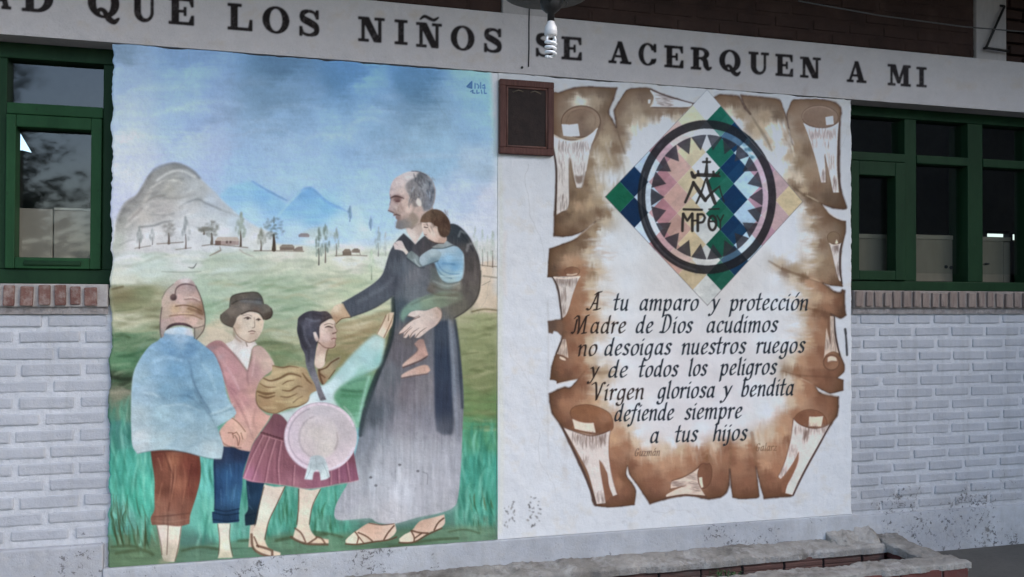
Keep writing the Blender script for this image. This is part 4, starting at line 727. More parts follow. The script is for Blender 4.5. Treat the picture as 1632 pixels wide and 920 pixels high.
# ------------------------------------------------------------------ the painted scroll, crest and prayer
L_PLASTER, L_SCROLL, L_CREST, L_SIGN, L_BEAM, L_LETTER, L_VERSE = 20, 21, 22, 38, 40, 50, 100
WPTS = [(60, 40, (142, 134, 134)), (300, 60, (156, 149, 148)), (600, 75, (152, 145, 143)), (800, 60, (134, 126, 122)), (900, 80, (138, 132, 128)), (1200, 110, (122, 115, 111)), (1450, 110, (110, 103, 99)), (1600, 140, (98, 91, 88)),
        (840, 120, (168, 160, 157)), (1000, 150, (160, 152, 148)), (1300, 160, (146, 140, 137)), (820, 300, (206, 209, 222)), (1000, 300, (206, 207, 218)), (1150, 210, (184, 183, 188)), (1330, 230, (176, 178, 184)), (1335, 340, (194, 196, 204)),
        (1120, 430, (208, 214, 230)), (820, 480, (204, 208, 222)), (1120, 600, (202, 210, 222)), (820, 650, (198, 204, 217)), (1345, 500, (200, 202, 212)), (1340, 650, (190, 195, 206)), (1320, 760, (180, 189, 202)), (850, 800, (192, 198, 210)), (1100, 820, (188, 194, 204)), (600, 890, (176, 182, 192)),
        (200, 120, (170, 172, 184)), (400, 200, (196, 200, 214)), (650, 200, (204, 208, 222)), (400, 450, (208, 210, 220)), (250, 600, (202, 206, 216)), (500, 700, (206, 208, 220)), (250, 840, (188, 192, 200)), (650, 820, (192, 196, 206)), (190, 400, (200, 204, 212)), (700, 450, (206, 209, 222))]
WB = (0, 0, CW, CH)
def lowfield(pts, power):
    st = 8
    X, Y = np.meshgrid((np.arange(0, CW, st) + .5) / S + FX0, (np.arange(0, CH, st) + .5) / S + FY0)
    num = 0; den = 0
    for x, y, c in pts:
        g = 1.0 / (((X - x) ** 2 + (Y - y) ** 2) + 900.0) ** (power / 2)
        num = num + g[..., None] * np.array(c, float); den = den + g
    f = num / den[..., None]
    f = np.stack([gblur(f[..., k], 6) for k in range(3)], -1)
    yy = np.clip(np.arange(CH) / st - .5, 0, f.shape[0] - 1.001); xx = np.clip(np.arange(CW) / st - .5, 0, f.shape[1] - 1.001)
    yi, xi = yy.astype(int), xx.astype(int); fy, fx = (yy - yi)[:, None, None], (xx - xi)[None, :, None]
    return ((f[yi][:, xi] * (1 - fx) + f[yi][:, xi + 1] * fx) * (1 - fy) + (f[yi + 1][:, xi] * (1 - fx) + f[yi + 1][:, xi + 1] * fx) * fy).astype(np.float32)
WHITE = lowfield(WPTS, 3.4)
px = int((793.5 - FX0) * S)
beam_y = lambda x: 70 + (x - 180) * 0.0766
reg = np.zeros((CH, CW), bool)
XX = (np.arange(CW) + .5) / S + FX0
YY = (np.arange(CH) + .5) / S + FY0
above = YY[:, None] < beam_y(XX)[None, :] - 1
reg |= above
reg[:, px:] = True
wt = WHITE * (1 + NZ['b'] * .025 + NZ['d'] * .012)[..., None]
mp = np.clip(NZ['b'] * 1.6 - .25, 0, 1)[..., None] * .10
wt = wt * (1 - mp * np.array([.35, .6, 1.0], np.float32))
img[reg] = wt[reg]
lab[reg] = L_PLASTER
lab[above] = L_BEAM
# yellowed margin beside the mural, small black chips low down
stroke([(797, 260), (799, 420), (796, 560), (800, 700), (797, 850)], [4, 6, 9, 6, 5], (196, 200, 190), .5, soft=2.5)
stroke([(806, 370), (803, 420), (806, 470)], 5, (206, 196, 196), .5, soft=2)
dabs(60, (804, 792, 862, 840), (1.5, 3.6), [(70, 70, 72), (92, 92, 94), (120, 118, 118)], .75, 60, 60, 1.6, soft=.5, seed=71, clip=lambda x, y: abs(x - 832) > 9)
dabs(26, (862, 800, 1350, 838), (2, 5), [(150, 152, 158), (164, 166, 170)], .35, 0, 40, 2, soft=1.4, seed=72)
dabs(50, (802, 300, 872, 780), (6, 16), [(188, 192, 204), (212, 214, 226), (196, 194, 198)], .22, 85, 30, 3, soft=4, seed=73)
stroke([(873, 480), (874, 560), (873, 640), (874, 730)], 2, (176, 176, 182), .5, soft=1)
stroke([(797, 861), (860, 855), (960, 848), (1100, 838), (1240, 829), (1356, 821)], 1, (140, 142, 148), .5, soft=.5)
for p, wd in (([(1347, 525), (1348, 532)], 4), ([(1348, 534), (1349, 548)], 3), ([(1349, 550), (1350, 566)], 3.4)): stroke(p, wd, (42, 42, 46), .85, soft=.5)

SCR = [(880, 155), (892, 148), (913, 141), (938, 138.6), (983, 140.4), (978, 157), (970, 178), (975, 190), (982, 203), (981, 190), (979, 177), (985, 165), (993, 152), (998, 145), (1005, 142), (1019, 141), (1036, 142), (1056, 150), (1078, 157), (1107, 165), (1128, 158), (1140, 154.7),
       (1147.7, 151), (1164, 152.6), (1177, 154.4), (1184, 165), (1187, 172), (1196, 182), (1188, 171), (1183, 160), (1181, 152.6), (1210, 154.7), (1241, 159.5), (1248, 173), (1253, 186), (1258, 212), (1263, 232), (1258, 208), (1254, 184), (1258.6, 170), (1264.4, 159.7), (1286, 158), (1311, 159), (1330, 163.5), (1338.8, 171), (1340.6, 180), (1338.8, 194), (1338, 240), (1338, 277), (1340, 302), (1348.6, 329), (1345, 333), (1329, 331.7), (1310, 325.5), (1316, 334), (1324, 343), (1336, 350), (1347.5, 353),
       (1347.5, 369), (1341, 400), (1340, 430), (1342.6, 456.6), (1326, 455), (1312, 451.6), (1320, 457), (1330, 465), (1340, 466.6), (1342.5, 462.4), (1346, 463.6), (1346, 487), (1348, 502), (1340, 507), (1324, 501), (1329, 505), (1331, 530), (1337.5, 561), (1345, 580), (1345, 592), (1334, 602.6), (1343.7, 606), (1343.7, 622), (1324, 627), (1311.5, 622), (1300, 616), (1306.6, 625.7), (1324, 630.6), (1336, 633), (1336, 647), (1334, 662), (1326, 674), (1310, 700), (1288, 740), (1269, 775), (1262, 790), (1240, 792.6), (1218, 795),
       (1213, 778), (1209, 762), (1204.6, 743), (1207, 765), (1209.6, 789), (1206, 793.6), (1190, 795), (1178, 795), (1168, 793), (1165.5, 777), (1163, 748), (1162, 771), (1158, 784), (1149, 792), (1131, 795.4), (1119, 794), (1104, 790.4), (1087, 790.4), (1061, 795.6), (1036, 803), (1026, 788), (1013.7, 770), (1004, 757), (1000, 742), (998, 757), (1006, 769), (1013, 782), (1011, 804.5), (992, 807), (971, 808.4), (950, 806), (945, 799.5), (939, 775), (924, 742), (908, 708), (894.7, 680), (881, 660), (876.5, 642), (875.5, 628),
       (888, 622), (899.7, 617.6), (908, 618.4), (915, 612), (922, 604), (905, 607), (888, 611), (886, 606.5), (877, 605), (879, 586), (883.5, 570), (886, 564), (895, 541), (894, 532), (886, 527), (881, 527), (880, 530.6), (875.6, 529.6), (874, 513), (885, 511), (895, 509.6), (894, 492), (889, 462), (881, 442), (873, 441.6), (874, 420), (875.6, 397), (895, 390), (916, 381.6), (928, 371), (949, 353.4), (930, 368), (913, 375), (898, 377), (883, 376), (883.6, 344), (886, 300), (886.7, 270), (885, 250), (879.6, 232)]
D, E_, M1, M2, T_, WI = (96, 76, 62), (120, 97, 80), (140, 118, 98), (166, 146, 124), (190, 174, 156), (209, 212, 222)
R1, R2, R3 = (128, 92, 74), (150, 112, 90), (172, 138, 114)
SP = [(890, 160, E_), (905, 150, (110, 90, 74)), (930, 146, (112, 92, 76)), (960, 146, (100, 82, 68)), (978, 146, (92, 76, 62)), (925, 160, T_), (950, 162, M1), (965, 175, (104, 84, 68)), (958, 200, (120, 98, 82)), (968, 205, M1), (985, 205, (116, 94, 78)), (880, 200, E_), (950, 225, M1), (965, 225, M2), (980, 235, E_), (995, 225, M1), (940, 260, M1), (955, 255, T_), (970, 260, M2), (988, 262, M1), (1000, 262, T_), (930, 290, E_), (945, 290, M2), (960, 285, (204, 200, 200)), (975, 288, WI), (1010, 250, WI),
      (990, 172, (116, 94, 78)), (1005, 155, (122, 100, 82)), (1025, 152, (104, 84, 70)), (1015, 172, M1), (1035, 180, (120, 98, 80)), (1000, 190, M1), (1010, 205, T_), (1025, 195, M2), (1050, 180, (122, 100, 84)), (1070, 178, E_), (1088, 178, E_), (1080, 188, M2), (1060, 195, (200, 196, 196)), (1035, 210, WI), (1015, 225, (206, 204, 208)), (1095, 190, WI),
      (1150, 158, E_), (1170, 162, (108, 88, 72)), (1160, 180, T_), (1180, 185, M1), (1195, 205, M1), (1175, 195, (206, 204, 206)), (1205, 215, M2), (1200, 165, (98, 80, 66)), (1225, 165, (100, 82, 68)), (1220, 185, M1), (1240, 185, (98, 80, 66)), (1215, 205, M2), (1232, 205, T_), (1240, 215, (204, 202, 202)), (1225, 230, M2), (1234, 243, (198, 194, 190)), (1210, 235, WI), (1215, 255, WI), (1244, 240, WI), (1252, 215, M1), (1258, 250, M2), (1250, 265, (204, 202, 202)), (1240, 270, WI),
      (1270, 170, E_), (1300, 163, (104, 84, 70)), (1275, 200, E_), (1268, 235, M1), (1275, 260, (128, 108, 88)), (1285, 240, (112, 92, 76)), (1290, 280, M1), (1272, 285, T_), (1300, 300, E_), (1320, 315, (104, 86, 72)), (1340, 325, (100, 84, 72)), (1280, 305, M2), (1262, 292, M1), (1268, 300, (112, 92, 76)), (1290, 315, (104, 84, 68)), (1255, 280, T_), (1300, 335, E_), (1315, 350, E_), (1340, 362, (122, 104, 88)), (1290, 335, M1), (1280, 335, (200, 196, 194)), (1300, 360, M1), (1290, 355, T_), (1310, 390, E_), (1335, 390, (116, 98, 82)), (1298, 390, M2), (1288, 380, (206, 204, 206)), (1320, 420, M1), (1304, 415, M2), (1290, 400, (208, 206, 208)), (1330, 450, E_), (1310, 438, M1), (1285, 430, T_), (1265, 430, M2), (1240, 422, T_), (1225, 415, (170, 164, 160)), (1250, 435, E_), (1280, 442, (122, 98, 78)), (1262, 412, WI), (1240, 400, WI), (1235, 445, WI), (1265, 448, T_), (1290, 452, R3), (1310, 458, R2),
      (1320, 475, R3), (1338, 480, R1), (1300, 472, (186, 160, 136)), (1280, 465, T_), (1268, 470, WI), (1342, 495, (104, 76, 62)), (1320, 492, R2), (1290, 490, (176, 150, 128)), (1278, 492, M2), (1300, 496, (124, 92, 72)), (1315, 500, (112, 82, 66)), (1260, 485, WI), (1310, 515, R2), (1290, 515, R3), (1278, 515, (196, 186, 176)), (1268, 515, WI), (1305, 540, R2), (1290, 545, (176, 146, 120)), (1275, 545, T_), (1262, 545, WI), (1310, 560, R1), (1295, 575, R2), (1280, 575, R3), (1262, 575, (196, 184, 168)), (1250, 592, M1), (1240, 590, (176, 168, 160)), (1270, 592, (140, 104, 82)), (1300, 597, R1), (1330, 592, R1), (1320, 602, (112, 80, 64)), (1340, 615, (118, 88, 72)), (1310, 612, R1), (1285, 605, R2), (1275, 610, (186, 160, 136)), (1255, 605, (196, 188, 180)), (1290, 622, R2), (1310, 635, R1), (1330, 650, R1), (1275, 635, R3), (1262, 640, T_), (1245, 640, (204, 204, 206)),
      (1270, 660, R2), (1255, 670, R3), (1245, 690, (176, 142, 116)), (1228, 690, T_), (1258, 700, R1), (1240, 715, R2), (1225, 715, R3), (1210, 705, (196, 186, 172)), (1205, 690, (190, 176, 160)), (1200, 715, R2), (1200, 740, R1), (1225, 760, R1), (1240, 750, R2), (1245, 785, (112, 80, 64)), (1222, 790, (112, 80, 64)), (1218, 740, R3), (1195, 690, (176, 168, 160)), (1185, 705, T_), (1180, 720, R3), (1175, 745, R2), (1190, 770, R1), (1172, 785, R1), (1190, 790, (110, 78, 62)), (1168, 720, R2), (1168, 735, R1), (1158, 715, R1), (1150, 730, R2), (1140, 710, T_), (1150, 760, R1), (1140, 785, (112, 80, 64)), (1130, 720, R3), (1115, 720, R2), (1120, 740, R1), (1125, 728, (132, 96, 72)), (1100, 735, R2), (1100, 718, R3), (1085, 715, (186, 166, 142)), (1080, 735, R3), (1075, 755, R2), (1060, 715, T_), (1060, 740, R3), (1045, 770, R1), (1040, 795, (112, 80, 66)), (1025, 775, R1), (1030, 745, R2), (1040, 725, (190, 170, 148)), (1020, 725, R3), (1012, 705, T_), (1015, 755, R2), (1030, 708, (206, 204, 206)), (1070, 705, WI), (1110, 705, (206, 206, 210)), (1005, 740, R1), (1002, 710, R2),
      (990, 690, R3), (985, 720, R2), (980, 700, (182, 150, 124)), (975, 745, R1), (985, 770, R2), (1000, 780, R1), (980, 795, (112, 80, 66)), (1005, 800, (104, 74, 60)), (995, 760, (124, 88, 68)), (970, 770, R1), (998, 672, T_), (1008, 685, (196, 180, 160)), (985, 660, R3), (1020, 690, WI), (955, 805, (100, 74, 62)),
      (880, 640, (112, 82, 70)), (885, 625, (110, 82, 70)), (905, 625, R1), (900, 645, R2), (920, 630, R2), (930, 612, R1), (935, 640, R3), (950, 635, (186, 156, 130)), (965, 645, T_), (960, 625, (200, 190, 180)), (975, 640, WI), (890, 665, R1), (905, 680, (112, 80, 66)), (980, 625, WI), (990, 655, (196, 190, 184)),
      (882, 595, (104, 78, 66)), (895, 590, R1), (905, 597, (112, 82, 68)), (920, 590, R1), (935, 590, R2), (950, 592, M1), (965, 592, M2), (985, 592, T_), (950, 605, T_), (960, 578, (206, 204, 204)), (925, 575, R2), (940, 575, T_), (915, 555, R1), (925, 540, R2), (940, 545, T_), (955, 555, WI), (910, 525, R1), (925, 515, R2), (945, 520, R3), (960, 525, (200, 190, 182)), (980, 540, WI), (880, 520, (92, 76, 68)), (895, 520, (112, 86, 72)), (905, 510, R1), (920, 500, R2), (935, 500, R3), (950, 490, T_), (965, 500, (206, 204, 206)), (915, 480, R2), (930, 475, R2), (945, 472, (190, 168, 144)), (958, 470, (204, 200, 198)), (925, 455, R2), (940, 455, T_), (960, 455, (206, 204, 206)),
      (880, 410, E_), (880, 432, (96, 78, 68)), (895, 400, E_), (910, 395, M1), (925, 390, E_), (905, 415, (172, 142, 120)), (920, 420, R3), (935, 400, T_), (930, 430, R2), (945, 435, M1), (955, 432, T_), (945, 415, (200, 194, 188)), (955, 395, WI), (968, 415, WI), (900, 435, R1), (935, 378, E_), (950, 365, M1), (965, 352, T_), (945, 372, M2), (958, 370, (206, 204, 204)), (970, 380, WI),
      (890, 345, (108, 88, 74)), (905, 340, (110, 90, 74)), (890, 365, E_), (910, 370, (112, 90, 74)), (930, 355, E_), (915, 345, M1), (940, 345, M1), (955, 340, E_), (970, 340, M1), (980, 342, (200, 196, 192)), (910, 310, (112, 92, 76)), (925, 315, (128, 106, 86)), (940, 325, (176, 152, 128)), (955, 320, M2), (920, 330, (176, 148, 124)), (905, 330, M1), (965, 312, (204, 200, 198)), (955, 300, T_), (975, 325, (208, 206, 208)), (935, 305, M1),
      (1000, 300, WI), (1000, 400, WI), (1000, 450, WI), (1100, 500, WI), (1000, 500, WI), (1200, 500, WI), (1230, 480, WI), (1050, 560, WI), (1150, 560, WI), (1220, 540, WI), (1000, 580, WI), (1100, 620, WI), (1200, 620, WI), (1050, 650, WI), (1150, 650, WI), (1120, 680, WI), (1220, 655, WI), (1240, 380, WI), (1250, 350, WI), (1255, 330, (206, 205, 208)), (1010, 650, WI), (1180, 670, (200, 202, 206)), (1165, 690, (204, 204, 206))]
shape(SCR, SP, soft=.55, label=L_SCROLL, smooth=True, power=3.2, warp=[('h', 5, 1), ('v', 1, 5), ('b', 3, 3)], tex=(('b', .03), ('d', .03), ('f', .02)))
shape([(1010, 220), (1050, 203), (1100, 194), (1130, 190), (1180, 208), (1213, 250), (1242, 290), (1272, 335), (1279, 360), (1280, 398), (1226, 408), (1226, 426), (1260, 455), (1268, 520), (1258, 560), (1236, 585), (1246, 620), (1232, 660), (1205, 683), (1140, 698), (1060, 700), (1020, 690), (990, 650), (978, 600), (966, 560), (972, 520), (964, 480), (968, 430), (966, 385), (986, 350), (988, 310), (978, 288), (1002, 248)], (209, 212, 222), soft=9, alpha=.8, tex=(('b', .02),), label=None)
Pq = tocv(spline(SCR)); bq = bbox(Pq, 4)
mq = fillmask(Pq, bq)
for sg, k_ in ((3.0, .55), (9.0, .75)):
    eq = np.clip(mq * (1 - gblur(mq, sg * S)) * 2, 0, 1)
    apply(eq, bq, np.array((88, 63, 45), np.float32), k_ * .8, (('b', .1),), None)
# dry brush ends where the brown meets the bare middle
for bx, cols, ang, n, sd in (((935, 380, 975, 520), [R3, T_, (214, 214, 222)], 0, 90, 81), ((945, 520, 985, 640), [T_, (208, 206, 210)], 0, 50, 82), ((1255, 450, 1290, 570), [(196, 180, 164), (214, 214, 222)], 0, 90, 83), ((945, 230, 1000, 300), [M1, (212, 210, 214)], 85, 60, 84),
                             ((1010, 190, 1080, 225), [T_, (212, 212, 220)], 80, 46, 85), ((1020, 700, 1160, 730), [R3, (204, 198, 190)], 88, 60, 86), ((1215, 200, 1262, 270), [M2, (212, 212, 218)], 68, 50, 87), ((1200, 680, 1260, 720), [R3, T_], 86, 40, 88), ((1285, 340, 1300, 430), [M2, (212, 212, 220)], 0, 50, 89)):
    dabs(n, bx, (2, 4), cols, .33, ang, 7, 7, soft=1.0, seed=sd)
dabs(120, (880, 142, 1345, 800), (4, 8), [(92, 70, 58), (196, 164, 136)], .12, 88, 20, 5, soft=2.2, seed=90, clip=lambda x, y: x < 930 or x > 1300 or y > 735 or y < 170)
DK = (74, 56, 48)
OUT = SCR + [SCR[0]]
Q = spline(SCR, True, 6)
for i in range(0, len(Q), 6):
    seg = [tuple(p) for p in Q[i:i + 8]]
    if len(seg) > 2: stroke(seg, 1.8 + 1.2 * (np.sin(i * .05) > 0), DK, .55, soft=.7, smooth=False)
for a in [([(1196, 182), (1206, 198), (1218, 216), (1230, 240)], [1, 3, 5, 3], (92, 76, 62), .45), ([(982, 203), (988, 222), (996, 245)], [1, 3, 2], (92, 74, 60), .5), ([(1262, 232), (1266, 250)], [1.5, 1], (206, 196, 182), .7), ([(1257, 206), (1261, 226), (1264, 240)], 1.4, (214, 204, 192), .7), ([(1262, 296), (1280, 310), (1310, 325)], [2, 4, 2], (86, 68, 54), .55), ([(1284, 311), (1296, 317), (1305, 322)], [1, 2, 1], (214, 200, 176), .75), ([(1225, 416), (1250, 430), (1285, 442), (1312, 452)], [2, 4, 4, 2], (112, 88, 70), .55), ([(1290, 443), (1300, 446), (1308, 449)], [.8, 2, .8], (214, 190, 166), .75), ([(1270, 480), (1286, 491), (1305, 496), (1324, 501)], [1, 4, 4, 2], (112, 82, 64), .5),
          ([(1244, 590), (1270, 598), (1300, 600), (1334, 602)], [1, 3, 3, 2], (104, 74, 58), .5), ([(1275, 603), (1288, 608), (1296, 612)], [.8, 2, .8], (214, 196, 176), .7), ([(1270, 598), (1290, 608), (1304, 617)], [1, 3, 2], (112, 80, 62), .5), ([(940, 592), (960, 594), (985, 592)], [5, 7, 2], (140, 118, 98), .5), ([(922, 604), (932, 592)], 3, (112, 80, 64), .5), ([(949, 353), (962, 346)], [1, 2], (98, 78, 64), .4), ([(938, 362), (946, 357)], 1.4, (214, 198, 180), .6), ([(1163, 690), (1165, 720), (1163, 748)], [4, 5, 3], (124, 96, 76), .5), ([(1198, 690), (1202, 715), (1205, 744)], [5, 6, 3], (122, 92, 72), .5), ([(1002, 690), (1003, 715), (1000, 742)], [3, 4, 3], (140, 112, 92), .5), ([(1118, 726), (1128, 718), (1134, 734)], [2, 4, 2], (122, 86, 64), .4)]:
    stroke(a[0], a[1], a[2], a[3], soft=1)
# white roll ends
LW, HW = (204, 196, 196), (186, 172, 166)
def roll(poly, shades, edge=None, col=LW, sd=0, dirs=90):
    shape(poly, [(p[0], p[1], col) for p in poly[::2]], .5, tex=(('f', .03), ('b', .02)), label=L_SCROLL)
    for bx, n in shades: dabs(int(n * 2.4), bx, (.8, 1.5), [(126, 108, 104), (150, 134, 130), (104, 86, 80)], .42, dirs, 5, 10, soft=.45, seed=sd + int(bx[0]))
    if edge: stroke(edge, [1.6, 3, 3, 2], (70, 56, 54), .9, soft=.45)
PK = (222, 204, 194)
shape(ell(926, 194, 31, 25, rot=-4), [(905, 185, E_), (925, 180, (116, 92, 76)), (945, 195, (134, 112, 94)), (920, 200, (116, 94, 80)), (935, 215, (112, 92, 80))], .6, edge=((84, 62, 50), 2.2, .7))
stroke(ell(924, 195, 28, 22, 24, 160, 350), 1.4, (150, 118, 96), .5, soft=.6); stroke([(902, 196), (910, 180), (930, 174), (948, 184), (948, 200)], 1.4, (92, 70, 58), .4, soft=.8); shape(ell(926, 189, 4, 4), (92, 72, 60), 2, .6)
shape([(879, 213), (895, 220), (912, 222), (930, 221), (952, 205), (958, 196), (955, 214), (944, 232), (920, 226), (892, 224)], (96, 76, 66), .6, .5)
roll([(879, 214), (887, 219), (900, 223.5), (915, 225), (930, 222), (943, 213), (952, 205), (949, 215), (942, 234), (938, 252), (934, 274), (929, 296), (926, 300), (919, 300), (915, 282), (910, 252), (907, 264), (907, 285), (906, 330), (896, 337), (887, 343), (888, 300), (888, 268), (884, 245)],
     [((890, 226, 945, 242), 60), ((890, 255, 900, 292), 14), ((915, 262, 932, 280), 10), ((891, 312, 904, 332), 16), ((890, 240, 944, 256), 14)], [(878, 222), (884, 250), (886.5, 280), (885, 343)], sd=100)
shape([(916, 279), (923, 281), (929, 278), (928, 290), (922, 293), (918, 290)], (112, 92, 82), 1.2, .75); stroke([(908, 252), (912, 280), (918, 300), (927, 300), (934, 274)], 1.8, (110, 88, 74), .6, soft=.6); stroke([(880, 214), (900, 224), (918, 225), (940, 216), (952, 205)], 2.2, (212, 200, 190), .8, soft=.6)
stroke([(907, 254), (907, 290), (906, 330), (886, 343)], 1.8, (112, 90, 78), .6, soft=.6)
shape([(895, 198), (908, 199), (921, 197.5), (924, 217), (910, 218), (898, 216.6)], (210, 200, 200), .5, smooth=False)
shape([(1037, 144), (1048, 148), (1070, 156), (1104, 164.6), (1097, 170.6), (1066, 171), (1037, 170.6), (1042, 162), (1042, 152)], [(1040, 160, (206, 196, 188)), (1060, 160, (176, 162, 158)), (1085, 166, (200, 194, 194)), (1050, 150, (176, 164, 160))], .6)
dabs(40, (1046, 152, 1072, 169), (1, 2.2), [(96, 78, 70), (130, 112, 106)], .55, 4, 8, 7, soft=.5, seed=121); stroke([(1037, 143), (1056, 151), (1078, 158), (1106, 165.5)], 2, (74, 60, 56), .85, soft=.5); stroke([(1037, 171.4), (1066, 172), (1096, 172)], 1.8, (84, 66, 56), .7, soft=.5); stroke([(1037, 145), (1043, 156), (1037, 170)], 2, (214, 204, 194), .7, soft=.5)
shape(ell(1030, 163, 10, 12), [(1026, 160, (112, 90, 74)), (1034, 165, (126, 104, 86))], 2.5, .6); shape([(1033, 159), (1037, 159), (1036, 165), (1033, 165)], (210, 196, 186), .5, smooth=False)
shape(ell(1307, 186.5, 29, 18, rot=3), [(1290, 185, (112, 90, 76)), (1305, 178, (116, 94, 80)), (1320, 190, (112, 92, 78)), (1330, 185, (122, 100, 86))], .6, edge=((92, 72, 60), 1.6, .6))
stroke(ell(1305, 186, 26, 16, 24, 170, 330), 1.2, (146, 122, 104), .6, soft=.5)
roll([(1280, 195), (1290, 201), (1305, 204), (1320, 203), (1331, 199), (1337, 194), (1335, 215), (1334, 240), (1334, 270), (1337, 307), (1328, 307), (1322, 280), (1316, 252), (1314, 250), (1316, 270), (1316, 291), (1309, 291), (1303, 265), (1296, 240), (1288, 215)],
     [((1288, 206, 1333, 218), 66), ((1292, 216, 1326, 236), 26), ((1310, 275, 1315, 288), 10), ((1328, 285, 1334, 304), 14), ((1318, 240, 1330, 272), 14)], [(1338, 196), (1336.4, 240), (1337, 280), (1340, 303)], sd=130)
stroke([(1280, 195), (1292, 201), (1308, 204), (1324, 202), (1336, 195)], 1.6, (84, 64, 56), .6, soft=.5); stroke([(1315, 246), (1316, 270), (1316.6, 292)], 1.8, (110, 88, 76), .6, soft=.5); stroke([(1314, 248), (1321, 278), (1327, 307)], 1.6, (110, 88, 76), .5, soft=.5)
shape([(1315.6, 187), (1327.6, 185), (1328.6, 198), (1317, 199.6)], (206, 196, 196), .5, smooth=False)
shape(ell(1328.6, 379, 10, 9.5), [(1326, 376, (128, 108, 88)), (1332, 384, (122, 100, 84))], .7, edge=((100, 78, 62), 1.4, .6))
roll([(1322, 388), (1328, 390.6), (1335, 390), (1341, 387), (1339.6, 400), (1338, 425), (1341, 448), (1337, 446), (1331, 425), (1326, 402)], [((1327, 391, 1337, 400), 26), ((1332, 424, 1338, 440), 12)], [(1341.4, 388), (1339, 402), (1338.6, 430), (1342, 452)], sd=140)
stroke([(1322, 388), (1328, 391), (1336, 390)], 1.6, (222, 206, 196), .8, soft=.5); shape([(1331, 388), (1333, 381), (1336, 387), (1334, 389)], (222, 206, 186), .5)
roll([(1323, 504), (1329, 504.6), (1331, 522), (1332, 540), (1338, 564), (1328, 560), (1316, 566), (1313, 574), (1315, 550), (1317, 522), (1320, 535), (1324, 548), (1323, 525)], [((1316, 540, 1334, 560), 26), ((1324, 508, 1330, 540), 10)], [(1329.6, 505), (1331, 530), (1335, 552), (1339, 568)], col=(200, 182, 170), sd=150)
stroke([(1321, 505), (1321, 522), (1324, 548)], [3, 4, 1], (112, 84, 70), .7, soft=.6)
shape(ell(1325, 578, 12.5, 12), [(1320, 575, R1), (1328, 584, (142, 108, 88))], .8, edge=((104, 76, 62), 2.4, .7)); shape([(1319, 570), (1324, 568), (1332, 570), (1334, 576), (1326, 576), (1319, 578)], (212, 190, 176), .6); stroke([(1318, 578), (1326, 575.6), (1334, 577)], 1.4, (104, 74, 60), .6, soft=.5)
shape([(874.6, 530), (874, 513), (886, 511), (895, 510), (897, 525), (895, 536), (886, 527), (881, 527), (880, 530.6)], [(880, 520, (94, 76, 68)), (893, 520, (116, 90, 76))], .6)
roll([(881, 441.4), (902, 441), (924.8, 440.6), (919, 452), (912, 472), (907, 490), (902, 502), (896, 507.5), (894, 492), (890, 466), (886, 450)], [((886, 444, 920, 453), 46), ((895, 462, 903, 480), 14), ((897, 486, 903, 500), 10)], [(880.6, 442), (889, 459), (893.6, 490), (895.6, 507)], sd=160)
stroke([(883, 442), (900, 444), (924, 441)], 2, PK, .8, soft=.5); shape(ell(912, 432.6, 12, 7), [(908, 430, R1), (916, 434, (140, 106, 86))], .6, edge=((104, 76, 62), 1.4, .6)); stroke([(904, 438), (912, 438.4), (919, 436.6)], 2.4, (216, 196, 182), .8, soft=.5)
roll([(886, 564), (895, 541), (901.7, 541), (904, 555), (905.8, 571), (897, 566)], [((890, 556, 904, 566), 16), ((895, 541, 901, 547), 8)], [(895.6, 541), (891, 553), (886, 565)], col=(204, 188, 178), sd=170)
shape([(892, 568), (900, 571), (902, 575), (896, 573.6), (892, 571)], (216, 196, 182), .5); stroke([(886, 565), (896, 568), (905, 573)], 1.4, (104, 78, 66), .7, soft=.5)
shape([(909, 660), (912, 651), (924, 646), (940, 645.6), (958, 651), (972, 660), (977, 674), (975, 685), (962, 691), (946, 692), (920, 686), (910, 682), (914, 672)], [(920, 655, (132, 94, 70)), (945, 655, (138, 98, 74)), (965, 668, R2), (970, 680, (122, 86, 66)), (915, 670, (128, 92, 72)), (945, 690, (104, 74, 58))], .8, edge=((104, 72, 54), 1.8, .6))
shape([(912, 667.5), (922, 672), (934, 674.4), (946, 674), (949.4, 690), (932, 687.4), (916, 683.6)], (220, 200, 190), .6)
roll([(897, 680), (908, 685), (925, 690.6), (945, 694), (960, 692), (973.4, 685), (970.6, 705), (970, 720), (972, 738), (976, 760), (983, 786), (984, 788), (977, 791), (971, 775), (968, 755), (964, 748), (957, 736), (955, 733), (958, 755), (963, 785), (965, 802), (951, 803.4), (945, 780), (936, 750), (920, 720), (906, 695)],
     [((912, 692, 966, 706), 80), ((925, 702, 962, 714), 24), ((930, 728, 938, 740), 8), ((952, 786, 964, 800), 14)], [(896, 681), (920, 730), (938, 772), (950, 806)], sd=180)
stroke([(898, 681), (925, 691), (946, 694.6), (972, 686)], 2, (98, 70, 58), .7, soft=.5); shape([(955, 733), (961, 740), (966, 752), (970, 775), (976, 790), (966, 800), (962, 780), (957, 752)], [(960, 745, (130, 98, 82)), (966, 785, R1)], .8, .9); stroke([(896, 681), (922, 734), (939, 774), (949, 805)], 3.4, (82, 64, 60), .85, soft=.5); stroke([(973, 686), (970.6, 705), (972, 738), (976, 762), (983, 786)], 1.6, (124, 88, 70), .6, soft=.5)
shape([(1126, 740), (1130, 738.6), (1134, 746), (1134, 760), (1131, 770), (1125, 777), (1118, 779), (1113, 770), (1111, 755), (1114, 744), (1120, 739)], [(1118, 750, R1), (1128, 760, (116, 82, 66)), (1126, 745, (118, 84, 66))], .8, edge=((96, 66, 52), 2, .6))
